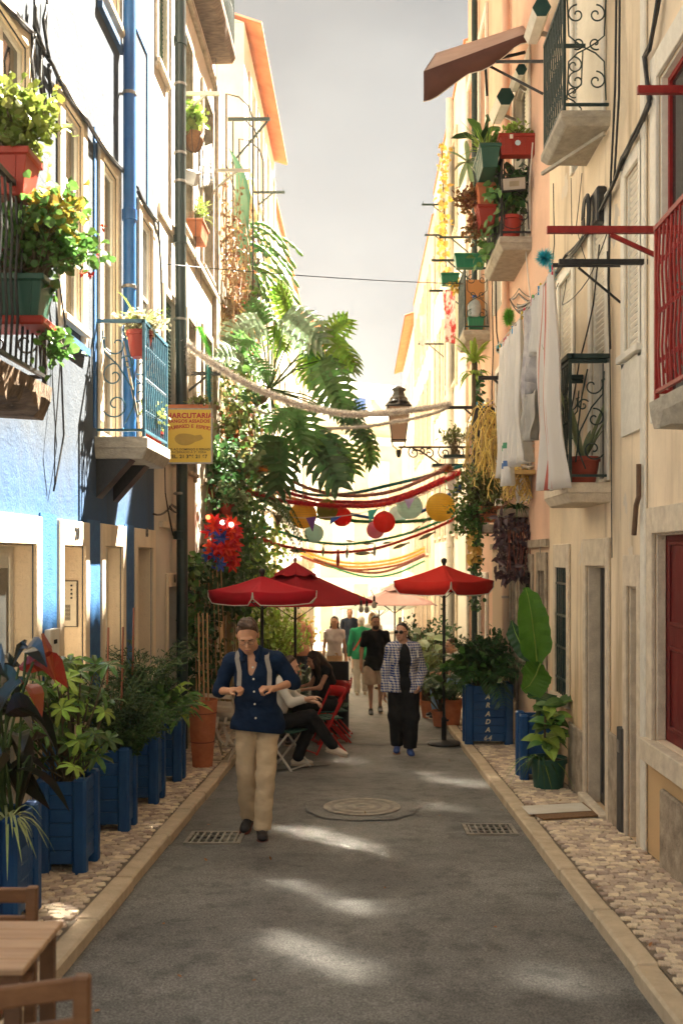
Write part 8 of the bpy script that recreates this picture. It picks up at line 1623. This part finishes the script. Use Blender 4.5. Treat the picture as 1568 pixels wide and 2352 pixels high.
# the man with braces, walking towards the viewer, head bowed
def man_braces():
    Y = 8.26; x = (590-VX)*Y/F
    J = dict(head=(-.068,-.085,1.655),neck=(-.05,-.005,1.525),sa=(-.215,.0,1.43),sb=(.175,.0,1.44),ea=(-.315,.03,1.18),wa=(-.195,-.17,1.205),eb=(.305,.02,1.255),wb=(.155,-.19,1.225),ha=(-.085,.0,.93),hb=(.095,.0,.93),ka=(-.092,.02,.50),kb=(.082,-.08,.51),na=(-.085,.15,.125),nb=(.055,-.11,.085))
    p = Person('man in navy shirt and grey braces walking with his head bowed', x, Y, J, 0, .0072, 1.0)
    f = Field(.0066); p.head(f, nod=.54, yaw=.05, roll=-.04, sc=1.14); p.torso(f, -.012, 1.1, 1.05); p.arms(f, -.003); p.legs(f, -.012, 1.95)
    p.hand(f, J['wa'], (.72,-.55,.28), (.3,.1,-1), 1.02, -1, 1.0, .0092); p.hand(f, J['wb'], (-.80,-.45,.12), (-.3,.1,-1), 1.02, 1, 1.0, .0092); p.put(f,'body',SK3); p.face(H_brown, eyes=False)
    hair_cap(p, H_brown, front=.003, r=(.081,.098,.093), c=(0,.016,.031), extra=(((.02,-.03,.108),(.04,.035,.014)),((-.03,-.02,.110),(.03,.03,.014))), amp=.006, n=(0,.82,.57))
    for sx in (-1,1): g_ = [p.pt(p.L(sx*.031+.021*math.cos(a),-.103,-.002+.016*math.sin(a))) for a in [k*.5236 for k in range(12)]]; MB().tube(g_,.0016,5,closed=True).build('spectacles', M_frame, parent=p.t); MB().tube([p.pt(p.L(sx*.052,-.100,.003)),p.pt(p.L(sx*.078,-.01,.005))],.0015,5).build('spectacles', M_frame, parent=p.t)
    MB().tube([p.pt(p.L(-.010,-.106,.002)),p.pt(p.L(.010,-.106,.002))],.0018,5).build('spectacles', M_frame, parent=p.t)
    f = Field(.0072); p.torso(f, .014, 1.10, 1.06, 1.06, ext=True); p.arms(f, .016, 1.12, fold=1); f.ell((-.035,-.16,1.42),(.046,.14,.115),k=.01,sub=True); f.ell((-.05,-.02,1.56),(.068,.085,.05),k=.01,sub=True); f.wrinkle(folds(.006,36,13)); f.cut((0.1,.15,1), .845); sh = p.put(f,'shirt',C_navy)
    for sx, a in ((-1,(-.105,-.075,1.50)),(1,(.012,-.08,1.505))): f = Field(.005); f.cap((a[0]-sx*-.012,a[1]+.05,a[2]+.035),(a[0],a[1]-.03,a[2]-.055),.024,.014,k=.02); f.cap((a[0]+sx*.03,a[1]+.05,a[2]+.025),(a[0],a[1]-.03,a[2]-.055),.016,.012,k=.02); p.put(f,'collar',C_navy,parent=sh)
    for k, z in enumerate((1.395,1.30,1.20,1.10,.985)): o = MB().lathe(p.pt((-.018+.0065*k,-.150-.012*(1 if 1 < k < 4 else 0)-.006*k,z)),[(.0085,0),(.0085,.004)],10,axis=V((0,-1,0))).build('button', M_white, parent=sh)
    M_br = cloth_m('grey_brace_webbing',(0.27,0.245,0.215),(0.34,0.31,0.275))
    for (xa, xb) in ((-.150,-.128),(.090,.118)): pts = [(xa*.92,.04,1.512),(xa,-.05,1.508),(xa*1.02,-.098,1.46),(xb,-.136,1.36),(xb,-.152,1.285),(xb,-.176,1.245)]; MB().blade([p.pt(q) for q in pts],[.037]*6,(0,-1,.25)).build('brace', M_br, parent=p.t).modifiers.new('thickness','SOLIDIFY').thickness = .003
    f = Field(.0075); p.torso(f, .006, 1.02, .95, 1.02); p.legs(f, .013, 2.0, flare=.009, ta=.012, k=.016); f.cut((0,0,-1), -1.0); f.cut((0,0,1), .065); f.wrinkle(folds(.0045,46,14,.06,.92)); p.put(f,'trousers',C_chino)
    p.shoes(C_shoe, mat('rust_sole',(0.16,0.045,0.03),bump=0), dirs=((-.15,-1,-.28),(.12,-1,0)))
man_braces()
# woman in houndstooth jacket
def woman_check():
    Y = 12.94; x = (927-VX)*Y/F
    J = dict(head=(-.03,-.02,1.575),neck=(-.012,.0,1.43),sa=(-.165,.0,1.355),sb=(.155,.0,1.355),ea=(-.235,.02,1.06),wa=(-.255,-.05,.80),eb=(.245,.06,1.07),wb=(.19,-.09,.90),ha=(-.085,.0,.88),hb=(.085,.0,.88),ka=(-.09,-.0,.48),kb=(.08,-.06,.48),na=(-.085,.06,.115),nb=(.075,-.10,.08))
    p = Person('woman in blue and white houndstooth jacket, black clothes and sunglasses', x, Y, J, 0, .0085, 1.0)
    f = Field(.0075); p.head(f, nod=-.02, yaw=-.42, fem=True); p.torso(f, -.014, .88, .86, .95, fem=True); p.arms(f, -.006, thin=.88); p.legs(f, -.012, 1.95); p.hand(f, J['wa'], (-.05,-.12,-1), (.9,-.3,0), .35, -1, .9); p.hand(f, J['wb'], (-.1,-.5,-.6), (-.9,.2,0), .5, 1, .9); p.put(f,'body',SK); p.face(H_black)
    hair_cap(p, H_black, front=.009, r=(.079,.096,.091), extra=(((0,.085,.02),(.03,.16,-.12),.04,.035),((.03,.16,-.12),(.05,.13,-.30),.035,.018)), amp=.003)
    M_sg = mat('sunglass_black',(0.006,0.006,0.007),bump=0,r=.12)
    for sx in (-1,1):
        f = Field(.004); f.ell(p.L(sx*.033,-.098,-.001),(.029,.009,.022),p.R,.005); p.put(f,'sunglasses',M_sg); MB().tube([p.pt(p.L(sx*.058,-.092,.006)),p.pt(p.L(sx*.078,-.01,.006))],.004,5).build('sunglasses', M_sg, parent=p.t)
        MB().ball(p.pt(p.L(sx*.08,.0,-.055)),(.008,.008,.013),8,6).build('earring', M_white, parent=p.t)
    MB().tube([p.pt(p.L(-.01,-.105,.004)),p.pt(p.L(.01,-.105,.004))],.004,5).build('sunglasses', M_sg, parent=p.t)
    f = Field(.0085); p.torso(f, .004, .9, .88, .95, fem=True); f.ell((-.012,-.02,1.46),(.06,.08,.045),k=.01,sub=True); f.cut((0,0,1),.84); p.put(f,'black_top',C_black)
    f = Field(.0078); p.torso(f, .030, .96, 1.0, .98, fem=True, ext=True); p.arms(f, .026, 2.0, thin=.9); f.ell((.01,-.21,1.15),(.092,.17,.55),k=.012,sub=True); f.ell((-.012,-.03,1.49),(.07,.10,.075),k=.012,sub=True); f.wrinkle(folds(.005,30,12)); f.cut((0,0,1),.80); f.p = [q for q in f.p]; jk = p.put(f,'jacket',houndstooth())
    for sx in (-1,1): f = Field(.006); f.cap((sx*.06-.012,.03,1.455),(sx*.085,-.13,1.36),.028,.02,k=.02); p.put(f,'collar',MATS['houndstooth_tweed'] if 'houndstooth_tweed' in MATS else bpy.data.materials['houndstooth_tweed'],parent=jk)
    for z in (1.2,1.05,.95): o = MB().ball(p.pt((.098,-.155,z)),(.009,.005,.009),8,6).build('button', M_white, parent=jk)
    f = Field(.0085); p.torso(f, .016, .85, .85, 1.03); p.legs(f, .040, 2.0, flare=.018, ta=-.012); f.cut((0,0,-1), -.99); f.cut((0,0,1), .085); f.wrinkle(folds(.004,26,10,.08,.8)); p.put(f,'trousers',C_black)
    MB().blade([p.pt((.15,-.06,1.40)),p.pt((.17,-.095,1.33)),p.pt((.175,-.11,1.25))],[.02]*3,(0,-1,.2)).build('bag_strap', M_white, parent=p.t); p.shoes(C_bshoe, mat('gum_sole',(0.28,0.13,0.06),bump=0), dirs=((-.1,-1,-.2),(.1,-1,0)))
woman_check()
def walker(label, px, py, Y, H, yaw, sk, hair, top, bottom, kind, st=1, hat=None, res=.011, fem=False, sleeve=.62, nod=0, hyaw=0, hem=.80, hfront=.009, hextra=(), bel=1.0, shoe=None, armbend=.04, wide=1.0):
    x = (px-VX)*Y/F; s = st*.10
    J = dict(head=(0,-.02,1.635),neck=(0,.0,1.49),sa=(-.185 if not fem else -.16,0,1.415),sb=(.185 if not fem else .16,0,1.415),ea=(-.25,.03,1.12),wa=(-.265,-armbend-s*.5,.86),eb=(.25,.03,1.12),wb=(.265,-armbend+s*.5,.86),ha=(-.09,0,.92),hb=(.09,0,.92),ka=(-.095,-.03-s*.6,.50),kb=(.095,-.03+s*.6,.50),na=(-.09,-s,.085),nb=(.09,s,.10))
    if fem:
        for k in ('ea','wa'): J[k] = (J[k][0]+.035,*J[k][1:])
        for k in ('eb','wb'): J[k] = (J[k][0]-.035,*J[k][1:])
    p = Person(label, x, Y, J, yaw, res, H/1.75); f = Field(res); p.head(f, nod=nod, yaw=hyaw, fem=fem); p.torso(f, -.012, bel*.95, wide, fem=fem); p.arms(f, -.003, thin=.86 if fem else 1); p.legs(f, -.010, 1.97); h = p.H
    p.hand(f, p.J['wa'], (0,-.15,-1), (1,-.2,0), .4, -1, .95); p.hand(f, p.J['wb'], (0,-.15,-1), (-1,-.2,0), .4, 1, .95); p.put(f,'body',sk)
    if abs(yaw) < 1.2: p.face(hair)
    hair_cap(p, hair, front=hfront, extra=hextra)
    f = Field(res); p.torso(f, .012, bel, 1.04*wide, 1.0, fem=fem, ext=(hem < .9)); p.arms(f, .016, sleeve, thin=.86 if fem else 1); f.ell(p.J['neck']+np.array((0,-.03,.04)),np.array((.062,.08,.05))*h,k=.01,sub=True); f.wrinkle(folds(.004,30,12)); f.cut((0,0,1), hem*h); p.put(f,'top',top)
    f = Field(res)
    if kind == 'skirt':
        z1, z0 = .98*h, .36*h; c = np.array((0,0,0.0))
        for i in range(9): z = z1+(z0-z1)*i/8; f.ell((0,-.01,z),((.145+.05*(i/8))*h,(.115+.06*(i/8))*h,.075*h),k=.04)
        f.wrinkle(lambda X: .006*np.sin(np.arctan2(X[...,1],X[...,0])*13)*np.clip((.95*h-X[...,2])*3,0,1)); f.cut((0,0,1), z0)
    elif kind == 'shorts': p.torso(f,.008,bel*.98,.95); p.legs(f,.034,.86,flare=.014); f.cut((0,0,-1),-1.0*h); f.cut((0,0,1),.53*h); f.wrinkle(folds(.004,28,12))
    else: p.torso(f,.008,bel*.98,.95); p.legs(f,.020,2.0,flare=.004,ta=.008); f.cut((0,0,-1),-1.0*h); f.cut((0,0,1),.06); f.wrinkle(folds(.004,30,11,.05,.85))
    p.put(f, {'skirt':'skirt','shorts':'shorts'}.get(kind,'trousers'), bottom); p.shoes(shoe or C_shoe, C_sole); return p
long_hair = (((0,.06,0),(.0,.10,-.14),.07,.06),((.06,.03,0),(.078,.01,-.20),.035,.03),((-.06,.03,0),(-.078,.01,-.20),.035,.03))
p = walker('bearded man in black T-shirt and khaki shorts walking behind the houndstooth jacket', 862, 1640, 17.85, 1.755, .05, SK2, H_dkbrown, C_black, C_khaki, 'shorts', 1, hem=.78, hyaw=.1, bel=1.06)
f = Field(.008); h = p.hs; f.ell(p.L(0,-.045,-.085),np.array((.060,.058,.052))*h,p.R,.02); f.cut(p.R@np.array((0,-.3,-1.0))/1.044, float((p.R@np.array((0,-.3,-1.0))/1.044)@p.hc)+.072*h); p.put(f,'beard',H_dkbrown)
walker('dark haired woman in pale lilac top and tan skirt walking beside the palm', 768, 1605, 20.5, 1.73, 0, SK2, H_black, C_lilac, C_tan, 'skirt', 1, fem=True, sleeve=.3, hem=.93, hyaw=-.1, hextra=long_hair, shoe=C_wshoe)
walker('balding man in dark navy T-shirt and shorts, farthest of the walking men', 803, 1545, 29.8, 1.90, .05, SK3, H_brown, C_navy2, C_navy2, 'shorts', -1, res=.014, hfront=.03)
p = walker('white haired person in green cardigan with red strap walking away', 829, 1596, 21.9, 1.72, math.pi, SK, H_white, C_green, C_lgrey, 'trousers', 1, res=.012, sleeve=1.9, hfront=-.06, shoe=C_wshoe, hextra=(((0,.05,-.02),(.07,.06,.075)),))
MB().blade([p.pt(q) for q in ((-.12,-.1,1.42),(-.08,.125,1.40),(.03,.145,1.2),(.17,.11,.98))],[.035]*4,(0,1,0)).build('strap', mat('red_strap',(0.5,0.03,0.03),bump=0), parent=p.t)
walker('blond woman in striped white top behind the bearded man', 855, 1585, 23.5, 1.80, math.pi, SK, H_blond, striped('striped_knit',(0.66,0.62,0.55),[(.6,(0.16,0.13,0.11)),(.72,(0.66,0.62,0.55))],12,True), C_white, 'trousers', -1, res=.013, fem=True, sleeve=1.9, hextra=long_hair, hfront=-.06)
walker('person with reddish blond hair walking away behind the parasol pole palms', 690, 1590, 23.0, 1.80, math.pi, SK3, H_blond, cloth_m('faded_rose',(0.45,0.2,0.14)), C_navy2, 'trousers', 1, res=.014, hfront=-.06)

# the people sitting at the café table and by the right hand wall
def seated(label, px, Y, H, yaw, sk, hair, top, bottom, J, ground=None, sleeve=1.9, fem=False, nod=.1, hyaw=0, hextra=(), hfront=.009, shoes=None, sole=None, res=.0095, dirs=None, hem=None, curl=.5):
    x = (px-VX)*Y/F; p = Person(label, x, Y, J, yaw, res, H, ground); f = Field(res); p.head(f, nod=nod, yaw=hyaw, fem=fem); p.torso(f, -.012, .95, .92, fem=fem); p.arms(f, -.004, thin=.85 if fem else 1); p.legs(f, -.01, 1.96)
    for a, sd in (('a',-1),('b',1)): d = p.J['w'+a]-p.J['e'+a]; p.hand(f, p.J['w'+a], d, (0,0,-1), curl, sd, .92)
    p.put(f,'body',sk); p.face(hair); hair_cap(p, hair, front=hfront, extra=hextra)
    f = Field(res); p.torso(f, .010, .97, .98, .95, fem=fem)
    if sleeve: p.arms(f, .016, sleeve, thin=.9)
    f.ell(p.J['neck']+np.array((0,-.03,.05)),(.065,.085,.055),k=.01,sub=True); f.wrinkle(folds(.004,34,14)); up = ((p.J['sa']+p.J['sb'])-(p.J['ha']+p.J['hb'])); up /= np.linalg.norm(up); f.cut(up, float(up@(p.J['ha']+p.J['hb'])/2)+.0); p.put(f,'top',top)
    f = Field(res); hp = (p.J['ha']+p.J['hb'])/2; f.ell(hp,(.17,.15,.12),k=.05); p.legs(f,.018,1.97,ta=.01); f.wrinkle(folds(.004,30,12)); p.put(f,'trousers',bottom); p.shoes(shoes or C_shoe, sole or C_sole, dirs=dirs); return p
# local frame of the seated figures faces -y; yaw turns them along the street side
Js = dict(head=(0,-.16,1.20),neck=(0,-.09,1.07),sa=(-.17,-.06,1.0),sb=(.17,-.06,1.0),ea=(-.21,-.18,.80),wa=(-.12,-.40,.77),eb=(.21,-.18,.80),wb=(.12,-.40,.77),ha=(-.09,.03,.53),hb=(.09,.03,.53),ka=(-.11,-.42,.56),kb=(.10,-.40,.56),na=(-.12,-.38,.10),nb=(.10,-.46,.10))
J1 = dict(Js); J1.update(ka=(-.06,-.42,.62),na=(.02,-.66,.27),kb=(.10,-.40,.55),nb=(.14,-.22,.09),ea=(-.2,-.2,.80),wa=(-.12,-.42,.84))
seated('person in pale shirt and black trousers sitting cross legged on the white stool', 636, 11.75, 1.0, math.pi/2-.12, SK, H_brown, C_white, C_black, J1, shoes=C_wshoe, sole=C_sole, dirs=((0,-1,-.25),(.1,-1,0)), sleeve=1.55)
J2 = dict(Js); J2.update(head=(0,-.20,1.17),neck=(0,-.10,1.06))
seated('woman with long brown hair in a black strappy top sitting at the café table', 752, 13.95, 1.0, -math.pi/2+.35, SK2, H_dkbrown, C_black, C_black, J2, fem=True, sleeve=0, nod=.35, hextra=(((0,.06,0),(.0,.13,-.20),.085,.075),((0,.13,-.2),(.0,.16,-.42),.075,.04),((.07,.0,-.02),(.10,-.02,-.26),.05,.035),((-.07,.0,-.02),(-.10,-.02,-.26),.05,.035)), hfront=-.02)
folding_chair('red folding chair under the long haired woman', ground((752-VX)*13.95/F, 13.95)+V((.05,.02,0)), .35, M_cred, M_seatg, group=gc)
seated('person in white shirt and light jeans sitting behind the spiky palm', 1052, 16.9, 1.0, -math.pi/2+.5, SK3, H_brown, C_white, C_jean, Js, ground=gz(16.9), sleeve=.7, hextra=())
t = folding_chair('beige chair under the person in jeans', V(((1058-VX)*16.9/F, 16.9, gz(16.9))), .5, M_beige, M_beige, wood=True, group='folding chairs on the right pavement')
# ------------------------------------------------------------------ warm hazy air filling the street
def haze():
    m = bpy.data.materials.new('haze'); m.use_nodes = True; nt = m.node_tree; nt.nodes.clear(); o = nt.nodes.new('ShaderNodeOutputMaterial'); v = nt.nodes.new('ShaderNodeVolumePrincipled')
    v.inputs['Color'].default_value = (0.97,0.93,0.86,1); v.inputs['Density'].default_value = 0.0007; v.inputs['Anisotropy'].default_value = 0.2; nt.links.new(v.outputs[0], o.inputs['Volume'])
    MB().box(-160,160,-20,270,-6.2,16.0).build('haze', m, kind='stuff', origin=(0,0,0))
haze()
